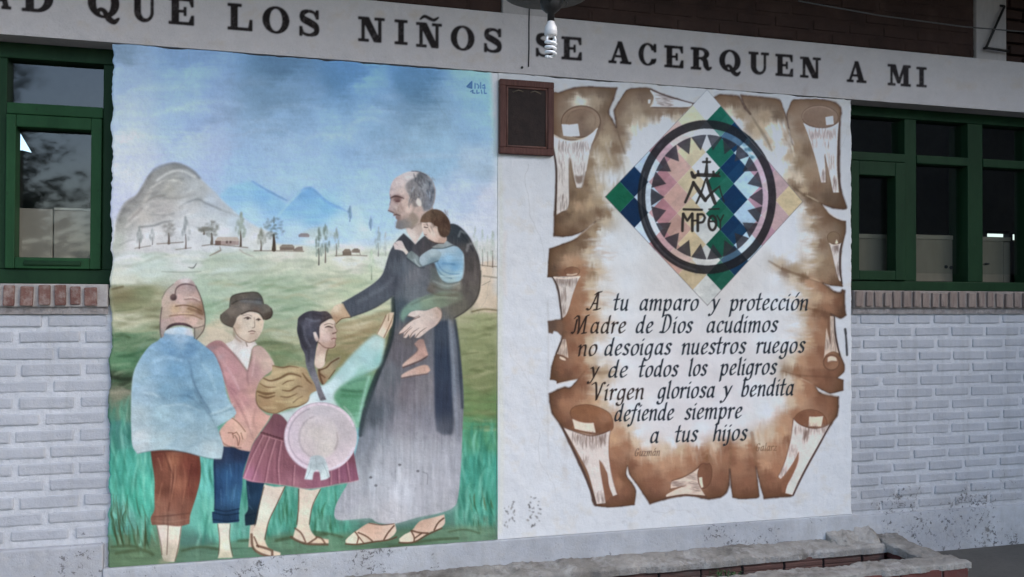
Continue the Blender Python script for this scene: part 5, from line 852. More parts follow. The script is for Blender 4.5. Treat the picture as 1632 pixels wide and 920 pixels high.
roll([(1113.6, 746), (1111.4, 756), (1113, 770), (1118, 781), (1124, 790), (1106, 788.6), (1088, 788), (1062, 792.4), (1063, 788), (1080, 779), (1094, 774), (1069, 779), (1071, 768), (1085, 763), (1100, 755)], [((1072, 766, 1090, 776), 22), ((1104, 770, 1116, 786), 20), ((1098, 756, 1110, 772), 14)], None, col=(204, 188, 178), sd=190, dirs=4)
stroke([(1071, 766), (1090, 760), (1104, 752), (1114, 744)], 2, (104, 76, 62), .7, soft=.5); stroke([(1062, 793.6), (1088, 789.6), (1108, 790.6), (1126, 792)], 2.8, (92, 68, 58), .75, soft=.5); stroke([(1068, 780), (1082, 777), (1094, 773)], [2.4, 1.6, .6], (112, 84, 70), .7, soft=.5); shape([(1113.6, 761), (1119, 760.6), (1120, 770), (1121, 776), (1118, 778), (1115, 770)], (220, 200, 186), .5)
shape(ell(1291, 675, 27, 22), [(1275, 665, (120, 84, 66)), (1290, 660, R1), (1308, 670, (132, 94, 74)), (1300, 690, (112, 78, 62))], 1.2, edge=((100, 68, 52), 1.8, .5))
shape([(1289.6, 664), (1300, 664.6), (1312, 663.4), (1309, 680), (1288.6, 679.6)], (214, 196, 182), .5, smooth=False)
roll([(1265, 667), (1272, 675), (1284, 681), (1298, 682.6), (1312, 680), (1323, 675), (1314, 692), (1300, 717), (1286, 742), (1272, 768), (1263, 789), (1251, 786), (1256, 770), (1268, 745), (1273, 722), (1273, 720), (1266, 734), (1254, 752), (1244, 763.6), (1240, 759.6), (1250, 738), (1258, 710), (1262, 685)],
     [((1266, 680, 1320, 690), 40), ((1280, 686, 1290, 702), 22), ((1244, 745, 1254, 760), 12), ((1258, 715, 1272, 730), 10)], [(1324, 675), (1304, 712), (1284, 748), (1264, 790)], sd=200)
shape([(1273, 720), (1272, 736), (1262, 760), (1253, 776), (1252, 786), (1246, 785), (1246, 766), (1256, 752), (1266, 736)], R1, .7, .9); stroke([(1264, 667), (1276, 677), (1296, 683), (1312, 680.6), (1324, 675)], 1.8, (98, 68, 54), .7, soft=.5); stroke([(1264, 670), (1260, 700), (1250, 738), (1240, 760)], 1.6, (110, 80, 64), .6, soft=.5)
shape([(1283, 688), (1288, 686), (1286, 694), (1280, 704)], (112, 92, 86), 1, .7)
# notches of bare plaster between the curls get a warm lip
for a in [[(916, 381), (930, 370), (948, 354)], [(1311, 326), (1324, 342), (1344, 352)], [(1313, 452), (1330, 464)], [(1300, 616), (1312, 627), (1334, 632)], [(888, 612), (905, 608), (921, 604)], [(1000, 744), (1001, 756), (1014, 775)]]:
    stroke(a, [1, 2.4, 1], (222, 206, 194), .5, soft=.8)

# ------------------------------------------------------------------ crest: chequered lozenge, dark ring, toothed sun, monogram
CT, CL, CB, CR = np.array((1127, 143.5)), np.array((964.5, 314)), np.array((1127.5, 487)), np.array((1279.5, 321.5))
WIPH = {0: (206, 210, 216), -1: (192, 178, 154), -2: (188, 156, 150), -3: (174, 130, 140), -4: (182, 196, 218), -5: (20, 58, 94), -6: (30, 112, 90), 1: (32, 102, 88), 2: (18, 60, 96), 3: (172, 196, 220), 4: (164, 134, 150), 5: (178, 154, 158), 6: (190, 174, 146)}
def lz(u, v):   # u along top->right, v along top->left (both 0..1)
    return CT * (1 - u) * (1 - v) + CR * u * (1 - v) + CL * v * (1 - u) + CB * u * v
for i in range(7):
    for j in range(7):
        c = np.array(WIPH[i - j], float) * (1 + rng.uniform(-.05, .05))
        q = [tuple(lz(*t)) for t in ((i / 7, j / 7), ((i + 1) / 7, j / 7), ((i + 1) / 7, (j + 1) / 7), (i / 7, (j + 1) / 7))]
        shape(q, c, .35, smooth=False, tex=(('b', .05), ('d', .05), ('f', .03)), label=L_CREST)
for i in range(7):
    for j in range(7):
        q = [tuple(lz(*t)) for t in (((i + .5) / 7, j / 7), ((i + 1) / 7, j / 7), ((i + 1) / 7, (j + 1) / 7), ((i + .5) / 7, (j + 1) / 7))]
        if -4 <= i - j <= 2: shape(q, (255, 255, 255) if (i + j) % 3 else (90, 110, 120), .5, alpha=.05, smooth=False)
EC, ERX, ERY = (1126.5, 314.3), 110.5, 122.8
def ann(r0, r1, col, al, mode='mix', a0=0, a1=360):
    o = ell(*EC, ERX * r1, ERY * r1, 120, a0, a1); i_ = ell(*EC, ERX * r0, ERY * r0, 120, a0, a1)
    P = tocv(o); bb = bbox(P, 4)
    m = gblur(fillmask(P, bb) - fillmask(tocv(i_), bb), .45 * S)
    apply(np.clip(m, 0, 1), bb, np.array(col, np.float32), al, (('d', .12), ('f', .05)), L_CREST, mode)
def segc(c): return np.array(c, np.float32)
ann(.885, 1.0, (44, 43, 48), .86)
ann(.80, .885, (222, 222, 228), .30)
NS = 22
teeth = []
for k in range(NS * 2):
    a = math.radians(-90 + k * 360 / (NS * 2))
    r = .815 if k % 2 == 0 else .61
    teeth.append((EC[0] + ERX * r * math.cos(a), EC[1] + ERY * r * math.sin(a)))
P = tocv(ell(*EC, ERX * .81, ERY * .81, 120)); bb = bbox(P, 4)
m = np.clip(gblur(fillmask(P, bb), .4 * S) - gblur(fillmask(tocv(teeth), bb), .4 * S), 0, 1)
apply(m, bb, np.array((62, 60, 68), np.float32), .82, (('d', .2), ('b', .12)), L_CREST)
dabs(130, (1010, 190, 1240, 440), (3, 6), [(40, 36, 44), (104, 100, 112), (60, 66, 84)], .4, 60, 90, 2.2, soft=1.4, seed=210, clip=lambda x, y: .895 < math.hypot((x - EC[0]) / ERX, (y - EC[1]) / ERY) < .985)
stroke(ell(*EC, ERX * .955, ERY * .955, 40, 100, 200), 2.2, (120, 122, 134), .35, soft=.8); stroke(ell(*EC, ERX * .93, ERY * .93, 40, 110, 190), 1.6, (36, 44, 58), .5, soft=.6)
# ring reads blue-green where it crosses the dark cells
ann(.885, 1.0, (26, 50, 66), .45, 'mix', -68, -42)
for (x, y) in [(1188, 226), (1196, 246)]: dabs(10, (x - 9, y - 8, x + 9, y + 8), (3, 6), [(20, 34, 50), (60, 110, 124)], .5, 40, 60, 1.6, soft=1.2, seed=int(x))
for a in [(CT, CL), (CT, CR), (CL, CB), (CR, CB)]: stroke([tuple(a[0]), tuple(a[1])], 1.1, (108, 102, 106), .6, soft=.3, label=None)
MG = (54, 49, 48)
for p, wd in [([(1126.6, 253), (1126.4, 262), (1125.6, 277)], [3.4, 3, 6]), ([(1120.4, 258.4), (1131.6, 258.4)], 3.2), ([(1102.4, 275), (1105, 281), (1107.4, 283)], [4, 5.6, 4]), ([(1105, 281), (1114, 279), (1126, 279.6), (1138, 279.6), (1147, 281)], [3, 5, 5.6, 5, 2.6]), ([(1112.6, 273), (1113, 279)], [3.4, 4]), ([(1137, 274), (1138, 280)], [3.4, 4]), ([(1146, 275), (1142, 281)], 2.6),
              ([(1124.4, 286), (1118, 306), (1110, 324)], [2.2, 3, 2.6]), ([(1126.4, 285), (1132, 304), (1139.6, 324)], [4, 5, 4.6]), ([(1105.4, 291), (1099, 307), (1092, 322.6)], [4, 3.6, 3.2]), ([(1105, 291), (1114, 305), (1124, 319.6)], [4, 5.4, 4.6]), ([(1124, 319), (1134, 308), (1147, 297)], [4, 3.4, 2]), ([(1146.6, 298), (1150, 310), (1154, 322)], 1.8), ([(1089.6, 333.8), (1118.6, 334.6)], 3.2), ([(1130, 333.6), (1146, 333)], 2),
              ([(1087.6, 368), (1088, 354), (1089, 341)], 3.6), ([(1089, 341), (1095.4, 352), (1103, 341)], [3.6, 3, 3.6]), ([(1103.4, 341), (1103.4, 368)], 3.8), ([(1103, 352), (1112, 351.6)], 2.6), ([(1112, 342), (1112, 368)], 3.8), ([(1112, 342), (1120, 342), (1123.6, 347), (1120, 354), (1112, 355)], 3.2), (ell(1135.4, 355.6, 6, 11.4, 20)[:] + [ell(1135.4, 355.6, 6, 11.4, 20)[0]], 3.4), ([(1131, 353), (1140, 353)], 2.6), ([(1143, 344), (1148, 353), (1153, 343)], 2), ([(1148, 353), (1148, 366)], 2)]:
    stroke(p, wd * 1.22 if isinstance(wd, (int, float)) else [q * 1.22 for q in wd], MG, .9, soft=.35, label=None)

# ------------------------------------------------------------------ prayer in brush italics: strokes of a broad pen
def G_(w_, *st): return (w_, st)
BOWL = [(.56, .84), (.38, .99), (.2, .86), (.09, .5), (.1, .16), (.22, .01), (.38, .1), (.52, .36)]
GL = {
 'o': G_(.72, [(.36, .99), (.16, .82), (.08, .42), (.18, .05), (.34, .01), (.54, .2), (.62, .6), (.54, .92), (.36, .99)]),
 'n': G_(.74, [(.0, .86), (.1, .99), (.12, .8), (.12, .0)], [(.12, .55), (.28, .88), (.46, .99), (.56, .82), (.56, .12), (.64, .0)]),
 'm': G_(1.12, [(.0, .86), (.1, .99), (.12, .8), (.12, .0)], [(.12, .55), (.26, .88), (.42, .99), (.5, .82), (.5, .0)], [(.5, .55), (.66, .88), (.82, .99), (.92, .82), (.92, .12), (1.0, .0)]),
 'u': G_(.74, [(.02, .92), (.11, .98), (.12, .8), (.11, .22), (.2, .02), (.34, .06), (.54, .4)], [(.55, .99), (.55, .12), (.64, .0)]),
 'a': G_(.76, BOWL, [(.57, .99), (.56, .5), (.56, .12), (.66, .0)]),
 'd': G_(.76, BOWL, [(.6, 1.6), (.57, .9), (.56, .12), (.66, .0)]),
 'q': G_(.76, BOWL, [(.57, .99), (.56, -.5)]),
 'e': G_(.62, [(.1, .42), (.36, .56), (.5, .76), (.44, .96), (.3, .97), (.14, .74), (.08, .36), (.18, .04), (.32, .02), (.52, .2)]),
 'c': G_(.58, [(.5, .8), (.44, .97), (.28, .96), (.13, .72), (.08, .36), (.18, .04), (.32, .02), (.5, .18)]),
 's': G_(.56, [(.48, .84), (.36, .99), (.18, .95), (.12, .74), (.26, .55), (.42, .36), (.4, .1), (.24, .0), (.04, .12)]),
 'r': G_(.52, [(.0, .86), (.1, .99), (.12, .8), (.12, .0)], [(.12, .55), (.26, .88), (.4, .98), (.47, .88)], [(.44, .95), (.47, .86)]),
 'i': G_(.32, [(.02, .9), (.12, .99), (.12, .12), (.22, .0)], [(.13, 1.34), (.16, 1.42)]),
 'j': G_(.34, [(.04, .9), (.15, .99), (.15, .0), (.08, -.36), (-.1, -.46), (-.16, -.34)], [(.16, 1.34), (.19, 1.42)]),
 'l': G_(.32, [(.06, 1.5), (.14, 1.62), (.13, .8), (.12, .14), (.22, .0)]),
 't': G_(.46, [(.2, 1.5), (.16, .9), (.14, .16), (.22, .0), (.36, .1)], [(-.06, .96), (.4, 1.0)]),
 'p': G_(.74, [(.0, .9), (.12, .99), (.12, .5), (.1, -.56)], [(.12, .6), (.28, .92), (.46, .98), (.58, .78), (.58, .36), (.44, .03), (.28, .0), (.14, .14)]),
 'b': G_(.72, [(.06, 1.52), (.14, 1.62), (.13, .8), (.11, .12), (.26, .0), (.46, .08), (.58, .42), (.56, .8), (.44, .98), (.28, .88), (.13, .55)]),
 'h': G_(.74, [(.06, 1.52), (.14, 1.62), (.12, .0)], [(.12, .55), (.28, .88), (.46, .99), (.56, .82), (.56, .12), (.64, .0)]),
 'g': G_(.74, BOWL, [(.57, .99), (.56, .2), (.5, -.32), (.3, -.52), (.1, -.44), (.06, -.3)]),
 'y': G_(.66, [(.0, .9), (.1, .98), (.2, .7), (.32, .12)], [(.6, .98), (.46, .5), (.3, .0), (.14, -.4), (-.04, -.52), (-.1, -.38)]),
 'f': G_(.48, [(.6, 1.42), (.52, 1.6), (.36, 1.5), (.26, 1.0), (.18, .1), (.08, -.4), (-.1, -.52), (-.16, -.38)], [(-.02, .94), (.42, .98)]),
 'z': G_(.6, [(.06, .94), (.5, .94), (.06, .04), (.54, .04)]),
 'v': G_(.6, [(.02, .98), (.24, .0), (.54, .98)]),
 'A': G_(1.0, [(-.14, .12), (.0, .0), (.14, .12), (.36, .9), (.5, 1.62)], [(.34, 1.44), (.5, 1.6), (.78, 1.68)], [(.56, 1.6), (.6, .7), (.62, .06)], [(.42, .02), (.62, .02), (.86, .12)], [(.26, .58), (.6, .6)]),
 'M': G_(1.32, [(-.1, .1), (.04, .0), (.14, .3), (.18, 1.3)], [(-.02, 1.4), (.14, 1.62), (.32, 1.5), (.42, .8), (.46, .0)], [(.46, .0), (.7, .9), (.9, 1.6)], [(1.1, 1.66), (.94, 1.55), (.92, .8), (.92, .02)], [(.78, .0), (1.12, .04)]),
 'D': G_(1.0, [(.26, 1.5), (.22, .8), (.2, .04)], [(-.04, 1.46), (.16, 1.6), (.46, 1.62), (.7, 1.36), (.78, .9), (.7, .4), (.44, .06), (.2, .0), (-.06, .06)]),
 'V': G_(.96, [(-.12, 1.46), (.04, 1.62), (.18, 1.5), (.34, .6), (.42, .02)], [(.42, .02), (.6, .8), (.72, 1.5), (.86, 1.62), (.94, 1.5)]),
 'G': G_(.86, [(.66, 1.3), (.54, 1.58), (.3, 1.54), (.12, 1.1), (.06, .5), (.18, .08), (.38, .0), (.6, .2), (.62, .66)], [(.4, .66), (.76, .68)]),
}
ACC = {'ó': 'o', 'á': 'a', 'é': 'e'}
def pen(P, a, b, ang, col, al, label, soft=.25):
    """stroke with an elliptical nib: work in the space where the nib is a unit circle"""
    r = math.radians(ang)
    Rm = np.array([[math.cos(r), math.sin(r)], [-math.sin(r), math.cos(r)]])
    P = tocv(P)
    bb = bbox(P, a * S + 3)
    x0, y0, x1, y1 = bb
    X, Y = np.meshgrid(np.arange(x0, x1) + .5, np.arange(y0, y1) + .5)
    U = (X * Rm[0, 0] + Y * Rm[0, 1]) / (a * S); V = (X * Rm[1, 0] + Y * Rm[1, 1]) / (b * S)
    Q = (P @ Rm.T) / (a * S, b * S)
    d = np.full(X.shape, 9.0)
    for p, q in zip(Q[:-1], Q[1:]):
        e = q - p
        t = np.clip(((U - p[0]) * e[0] + (V - p[1]) * e[1]) / (e @ e + 1e-9), 0, 1)
        np.minimum(d, np.hypot(U - p[0] - t * e[0], V - p[1] - t * e[1]), out=d)
    m = np.clip((1 - d) * b * S * 1.1 + .5, 0, 1).astype(np.float32)
    m = gblur(m, soft * S)
    apply(m, bb, np.array(col, np.float32), al, (('d', .10), ('f', .06)), label)

def word(txt, x0, x1, y, sl, xh, col, label, slant=.17, a=1.92, b=.68, al=.94):
    wd = [GL[ACC.get(c, c)][0] for c in txt]
    gap = .1
    tot = sum(wd) + gap * (len(txt) - 1)
    kx = (x1 - x0) / tot
    cx = 0
    for c, w_ in zip(txt, wd):
        jy, jx = rng.uniform(-.02, .02), rng.uniform(-.015, .015)
        sts = list(GL[ACC.get(c, c)][1])
        if c in ACC: sts.append([(.34, 1.24), (.5, 1.58)])
        for st in sts:
            Q = spline(st, False, 8, 75) if len(st) > 2 else np.array(st, float)
            X = x0 + (cx + Q[:, 0] + jx) * kx + (Q[:, 1] - .5) * slant * xh
            Y = y + sl * (X - x0) - (Q[:, 1] + jy) * xh
            pen(np.stack([X, Y], 1), a, b, -35, col, al, label)
        cx += w_ + gap
INK = (38, 46, 58)
VERSE = [
 (494.5, -.001, 17.2, [('A', 939, 960), ('tu', 979, 1002), ('amparo', 1020, 1114), ('y', 1134, 1146), ('protección', 1164, 1289)]),
 (531.5, -.008, 17.2, [('Madre', 914, 998), ('de', 1014, 1041), ('Dios', 1054, 1104), ('acudimos', 1127, 1240)]),
 (567, -.014, 17.2, [('no', 922, 952), ('desoigas', 964, 1070), ('nuestros', 1087, 1189), ('ruegos', 1206, 1283)]),
 (602.4, -.021, 17, [('y', 941, 954), ('de', 970, 1001), ('todos', 1019, 1081), ('los', 1098, 1127), ('peligros', 1149, 1238)]),
 (638, -.026, 17, [('Virgen', 944, 1027), ('gloriosa', 1049, 1140), ('y', 1153, 1166), ('bendita', 1182, 1266)]),
 (671.4, -.026, 17, [('defiende', 980, 1074), ('siempre', 1092, 1183)]),
 (705.6, -.028, 17, [('a', 1037, 1051), ('tus', 1077, 1112), ('hijos', 1137, 1191)])]
WORDS = []
for k, (y, sl, xh, ws) in enumerate(VERSE):
    for t_, x0, x1 in ws:
        ink = INK if x0 > 960 else (54, 44, 42)
        WORDS.append((L_VERSE + len(WORDS), t_, k))
        word(t_, x0, x1, y + sl * (x0 - ws[0][1]), sl, xh, ink, WORDS[-1][0])
word('Guzmán', 1012, 1052, 727, -.02, 7.4, (104, 88, 80), L_SIGN, a=.95, b=.42, al=.7)
word('Galarz', 1205, 1238, 718.6, -.01, 7.4, (112, 92, 76), L_SIGN + 1, a=.95, b=.42, al=.6)

# ------------------------------------------------------------------ slab-serif lettering on the lintel
def rectp(x0, y0, x1, y1): return [(x0, y0), (x1, y0), (x1, y1), (x0, y1)]
def el(cx, cy, rx, ry, a0=0, a1=360, n=40): return [(cx + rx * math.cos(math.radians(a0 + (a1 - a0) * k / n)), cy + ry * math.sin(math.radians(a0 + (a1 - a0) * k / n))) for k in range(n + 1)]
def taper(pts, wds):
    Q = spline(pts, False, 10, 170); t = np.gradient(Q, axis=0); t /= np.hypot(*t.T)[:, None] + 1e-9
    wd = np.interp(np.linspace(0, 1, len(Q)), np.linspace(0, 1, len(wds)), wds)[:, None] / 2
    nn = np.stack([-t[:, 1], t[:, 0]], 1)
    return [tuple(p) for p in np.concatenate([Q + nn * wd, (Q - nn * wd)[::-1]])]
h_ = .105
OO = [('+', el(.5, .5, .5, .52)), ('-', el(.5, .5, .245, .44))]
CAPS = {
 'I': [('+', rectp(.3, 0, .7, 1)), ('+', rectp(0, 0, 1, h_)), ('+', rectp(0, 1 - h_, 1, 1))],
 'L': [('+', rectp(.13, 0, .4, 1)), ('+', rectp(0, 0, 1, h_)), ('+', rectp(0, 1 - h_, .56, 1)), ('+', [(.86, 0), (1, 0), (1, .42), (.9, .42), (.84, .1)])],
 'E': [('+', rectp(.12, 0, .4, 1)), ('+', rectp(0, 0, 1, h_)), ('+', rectp(0, 1 - h_, .98, 1)), ('+', [(.84, 0), (1, 0), (1, .36), (.9, .36), (.8, .1)]), ('+', [(.8, .92), (.9, .68), (.98, .68), (.98, 1), (.84, 1)]), ('+', rectp(.3, .46, .66, .55)), ('+', rectp(.6, .34, .7, .67))],
 'N': [('+', rectp(.13, 0, .24, 1)), ('+', rectp(0, 0, .4, h_)), ('+', rectp(0, 1 - h_, .3, 1)), ('+', rectp(.76, 0, .87, 1)), ('+', rectp(.62, 1 - h_, 1, 1)), ('+', [(.1, 1), (.4, 1), (.87, 0), (.6, 0)])],
 'M': [('+', rectp(.12, 0, .21, 1)), ('+', rectp(0, 0, .34, h_)), ('+', rectp(0, 1 - h_, .3, 1)), ('+', rectp(.7, 0, .92, 1)), ('+', rectp(.58, 0, 1.02, h_)), ('+', rectp(.7, 1 - h_, 1.02, 1)), ('+', [(.1, 1), (.35, 1), (.56, .12), (.43, .12)]), ('+', [(.43, .12), (.54, .12), (.8, 1), (.7, 1)])],
 'A': [('+', [(.09, 0), (.2, 0), (.56, 1), (.46, 1)]), ('+', [(.42, 1), (.62, 1), (.96, 0), (.66, 0)]), ('+', rectp(.22, .28, .78, .37)), ('+', rectp(0, 0, .36, h_)), ('+', rectp(.54, 0, 1.06, h_))],
 'O': OO,
 'Q': OO + [('+', taper([(.28, .12), (.38, .26), (.52, .22), (.66, -.02), (.84, -.12), (1.0, .02)], [.09, .11, .14, .2, .17, .04])), ('+', el(.3, .13, .09, .09))],
 'D': [('+', rectp(.12, 0, .38, 1)), ('+', rectp(0, 0, .4, h_)), ('+', rectp(0, 1 - h_, .4, 1)), ('+', [(.3, 1)] + el(.48, .5, .52, .5, 90, -90) + [(.3, 0)]), ('-', [(.38, 1 - h_)] + el(.46, .5, .27, .5 - h_, 90, -90) + [(.38, h_)])],
 'U': [('+', [(.1, 1), (.36, 1), (.36, .36)] + el(.56, .34, .2, .24, 180, 360) + [(.76, 1), (.87, 1), (.87, .34)] + el(.485, .34, .385, .36, 0, -180)), ('+', rectp(-.02, 1 - h_, .48, 1)), ('+', rectp(.62, 1 - h_, 1.02, 1))],
 'S': [('+', taper([(.84, .72), (.72, .9), (.46, .95), (.2, .86), (.2, .66), (.5, .53), (.8, .38), (.82, .16), (.54, .05), (.24, .1), (.12, .3)], [.08, .1, .1, .2, .26, .27, .26, .2, .1, .1, .08])), ('+', rectp(.8, .66, .93, 1.0)), ('+', rectp(.04, 0, .17, .36))],
 'C': OO + [('-', rectp(.7, .3, 1.2, .7)), ('-', rectp(.62, .36, .8, .64)), ('+', rectp(.84, .62, .97, 1.0)), ('+', taper([(.8, .1), (.9, .2), (.95, .32)], [.12, .1, .07]))],
 'R': [('+', rectp(.12, 0, .38, 1)), ('+', rectp(0, 0, .5, h_)), ('+', rectp(0, 1 - h_, .4, 1)), ('+', [(.3, 1)] + el(.5, .74, .38, .26, 90, -90) + [(.3, .48)]), ('-', [(.38, .9)] + el(.46, .735, .2, .165, 90, -90) + [(.38, .57)]), ('+', taper([(.5, .52), (.68, .44), (.74, .2), (.84, .06), (1.0, .14)], [.12, .24, .24, .16, .06]))],
}
BEAMTXT = [('A', -14, 16, -29, 14), ('D', 35, 85, -27, 19.5), ('Q', 140, 190, -19, 28), ('U', 210, 250, -12.5, 34.5), ('E', 269, 309, -3, 39.5), ('L', 363, 402, 6.5, 48.4), ('O', 418.5, 461, 11.4, 52.8), ('S', 476, 510, 16, 58),
           ('N', 571, 613, 28, 67), ('I', 629, 649.4, 32, 71), ('Ñ', 663.5, 704, 37, 76), ('O', 718.5, 756, 42, 80), ('S', 770.5, 800.5, 45.4, 84), ('S', 853, 883, 53.4, 91), ('E', 895, 927, 59.4, 95.6),
           ('A', 970, 1004, 66.4, 101.4), ('C', 1018, 1046.5, 69.6, 104), ('E', 1059, 1089, 73.4, 108), ('R', 1101, 1134, 76.4, 111.4), ('Q', 1146.6, 1180, 80.4, 114), ('U', 1194, 1224.6, 83.6, 118.4), ('E', 1236, 1263.6, 87, 121.6), ('N', 1275.4, 1308, 91.6, 124.4),
           ('A', 1349.6, 1379, 98, 131.4), ('M', 1415, 1450.6, 103.6, 137), ('I', 1460.6, 1476.8, 107.4, 138.8)]
LETTERS = []
for k, (ch, x0, x1, yt, yb) in enumerate(BEAMTXT):
    sl = .083 - .012 * max(0, x0) / 1500
    xm = (x0 + x1) / 2
    mp_ = lambda P: [(x0 + p[0] * (x1 - x0), yb - p[1] * (yb - yt) + sl * (x0 + p[0] * (x1 - x0) - xm)) for p in P]
    parts = CAPS['N' if ch == 'Ñ' else ch]
    if ch == 'Ñ': parts = parts + [('+', taper([(.14, 1.12), (.32, 1.26), (.52, 1.19), (.7, 1.14), (.88, 1.27)], [.04, .11, .12, .11, .04]))]
    allp = tocv(np.concatenate([np.array(mp_(p)) for _, p in parts]))
    bb = bbox(allp, 5)
    m = np.zeros((bb[3] - bb[1], bb[2] - bb[0]), np.float32)
    for sg, p in parts:
        f = fillmask(tocv(mp_(p)), bb)
        m = np.maximum(m, f) if sg == '+' else m * (1 - f)
    if m.size == 0: continue
    x0_, y0_, x1_, y1_ = bb
    m = np.clip(gblur(m, .8 * S) * 1.35, 0, 1) * (1 - .16 * np.clip(NZ['f'][y0_:y1_, x0_:x1_] * 1.6 + NZ['d'][y0_:y1_, x0_:x1_] * .8 - .25, 0, 1))
    apply(m, bb, np.array((24, 20, 20), np.float32) * (1.1 - .15 * (x0 > 900)), .97, (('f', .12),), L_LETTER + k)
    LETTERS.append((L_LETTER + k, ch))
# ------------------------------------------------------------------ pigment: what the sheet shows, taken back to a surface colour
def lin(c): c = np.clip(c, 0, 255) / 255.0; return np.where(c <= .04045, c / 12.92, ((c + .055) / 1.055) ** 2.4)
# hairline cracks in the render coat
def crack(x, y, ang, n, wd, al, seed):
    r = np.random.default_rng(seed); pts = [(x, y)]; a = math.radians(ang)
    for _ in range(n):
        a += r.uniform(-.5, .5); a = .85 * a + .15 * math.radians(ang)
        x += math.cos(a) * r.uniform(4, 9); y += math.sin(a) * r.uniform(4, 9); pts.append((x, y))
    stroke(pts, [wd * .9, wd * .7, wd * .3], (124, 122, 120), al * .7, soft=.25, smooth=False, tex=())
for a_ in [(842, 262, 88, 26, .8, .45, 1), (812, 560, 80, 30, .7, .35, 2), (300, 76, 100, 16, .8, .35, 3), (790, 420, 100, 22, .8, .3, 4), (1352, 200, 92, 40, .7, .35, 5), (1040, 815, 8, 24, .7, .4, 6), (690, 130, 95, 14, .7, .3, 7), (860, 690, 95, 18, .8, .4, 8), (1180, 806, 10, 20, .7, .35, 9), (610, 40, 92, 9, .7, .35, 10), (1240, 62, 92, 12, .7, .35, 11), (330, 20, 92, 8, .7, .3, 12)]:
    crack(*a_)
# the pictures keep some phone-like local contrast of pigment: strokes stand off a little from their surroundings
lum = img.mean(2); loc = lum - gblur(lum, 14 * S)
img += (np.clip(loc, -40, 40) * .16)[..., None] * np.isin(lab, range(1, 10))[..., None]
ALB = np.clip(lin(img) / np.maximum(lin(WHITE), .02) * 0.74, .012, .84).astype(np.float32)

MUR_ = np.isin(lab, range(1, 10)); SC_ = np.isin(lab, (L_SCROLL, L_CREST, L_SIGN, L_SIGN + 1)) | (lab >= L_VERSE)
al_ = ALB / .74
g_ = al_.mean(2, keepdims=True)
ALB = np.where(MUR_[..., None], .74 * np.clip(g_ + (al_ - g_) * .82, 0.012, 1.1) ** 1.22, np.where(SC_[..., None], .74 * np.clip(g_ + (al_ - g_) * np.where(lab == L_SCROLL, .96, .92)[..., None], .012, 1.1) ** np.where(lab == L_SCROLL, 1.08, 1.22)[..., None], ALB)).astype(np.float32)
# ------------------------------------------------------------------ painted plaster sheets on the wall
def proj(P):
    v = P - CAM
    z = v @ FWD
    return np.stack([816 + FPX * (v @ RGT) / z, 460 - FPX * (v @ UPV) / z], -1)

def sample(uv):
    q = tocv(uv) - .5
    x = np.clip(q[:, 0], 0, CW - 1.01); y = np.clip(q[:, 1], 0, CH - 1.01)
    xi, yi = x.astype(int), y.astype(int)
    fx, fy = (x - xi)[:, None], (y - yi)[:, None]
    return (ALB[yi, xi] * (1 - fx) + ALB[yi, xi + 1] * fx) * (1 - fy) + (ALB[yi + 1, xi] * (1 - fx) + ALB[yi + 1, xi + 1] * fx) * fy

def samplelab(uv):
    q = tocv(uv)
    return lab[np.clip(q[:, 1], 0, CH - 1).astype(int), np.clip(q[:, 0], 0, CW - 1).astype(int)]

def wig(n, amp, cell, seed):
    r = np.random.default_rng(seed)
    o = np.zeros(n)
    for c, a in ((cell, 1.0), (cell / 2.6, .6), (cell / 7, .35)):
        k = r.uniform(-1, 1, int(n / c) + 3)
        t = np.arange(n) / c
        i = t.astype(int); f = t - i; f = f * f * (3 - 2 * f)
        o += a * (k[i] * (1 - f) + k[i + 1] * f)
    return o * amp / 1.5

def paint_mat(name, rough, bumpk):
    m, t, b = new_mat(name)
    at = t.nodes.new('ShaderNodeVertexColor')
    at.layer_name = 'pigment'
    mott = noise(t, 9, 6, .65)
    fine = noise(t, 210, 3, .7)
    f = mathn(t, 'ADD', mathn(t, 'MULTIPLY', mott, .16), mathn(t, 'MULTIPLY', fine, .22))
    f = mathn(t, 'ADD', f, .81)
    cmb = t.nodes.new('ShaderNodeCombineColor')
    for s in cmb.inputs: t.links.new(f, s)
    c = mixc(t, 1.0, at.outputs[0], cmb.outputs[0], 'MULTIPLY')
    t.links.new(c, b.inputs['Base Color'])
    b.inputs['Roughness'].default_value = rough
    b.inputs['Specular IOR Level'].default_value = .12
    p = bump(t, b, noise(t, 90, 5, .7), .5 * bumpk, .004)
    p = bump(t, b, noise(t, 12, 4, .6), .8 * bumpk, .010, p)
    bump(t, b, noise(t, 3.0, 3, .5), .7 * bumpk, .022, p)
    return m

MAT_MURAL = paint_mat('wall_paint_mural', .75, 1.0)
MAT_SCROLL = paint_mat('wall_paint_scroll', .75, .9)
MAT_BEAM = paint_mat('wall_paint_lintel', .8, 1.0)
for L_ in [L_BEAM] + [l for l, _ in LETTERS]: ALB[lab == L_] *= np.array((.80, .74, .72), np.float32)   # the lintel is a duller, pinker white than the panel

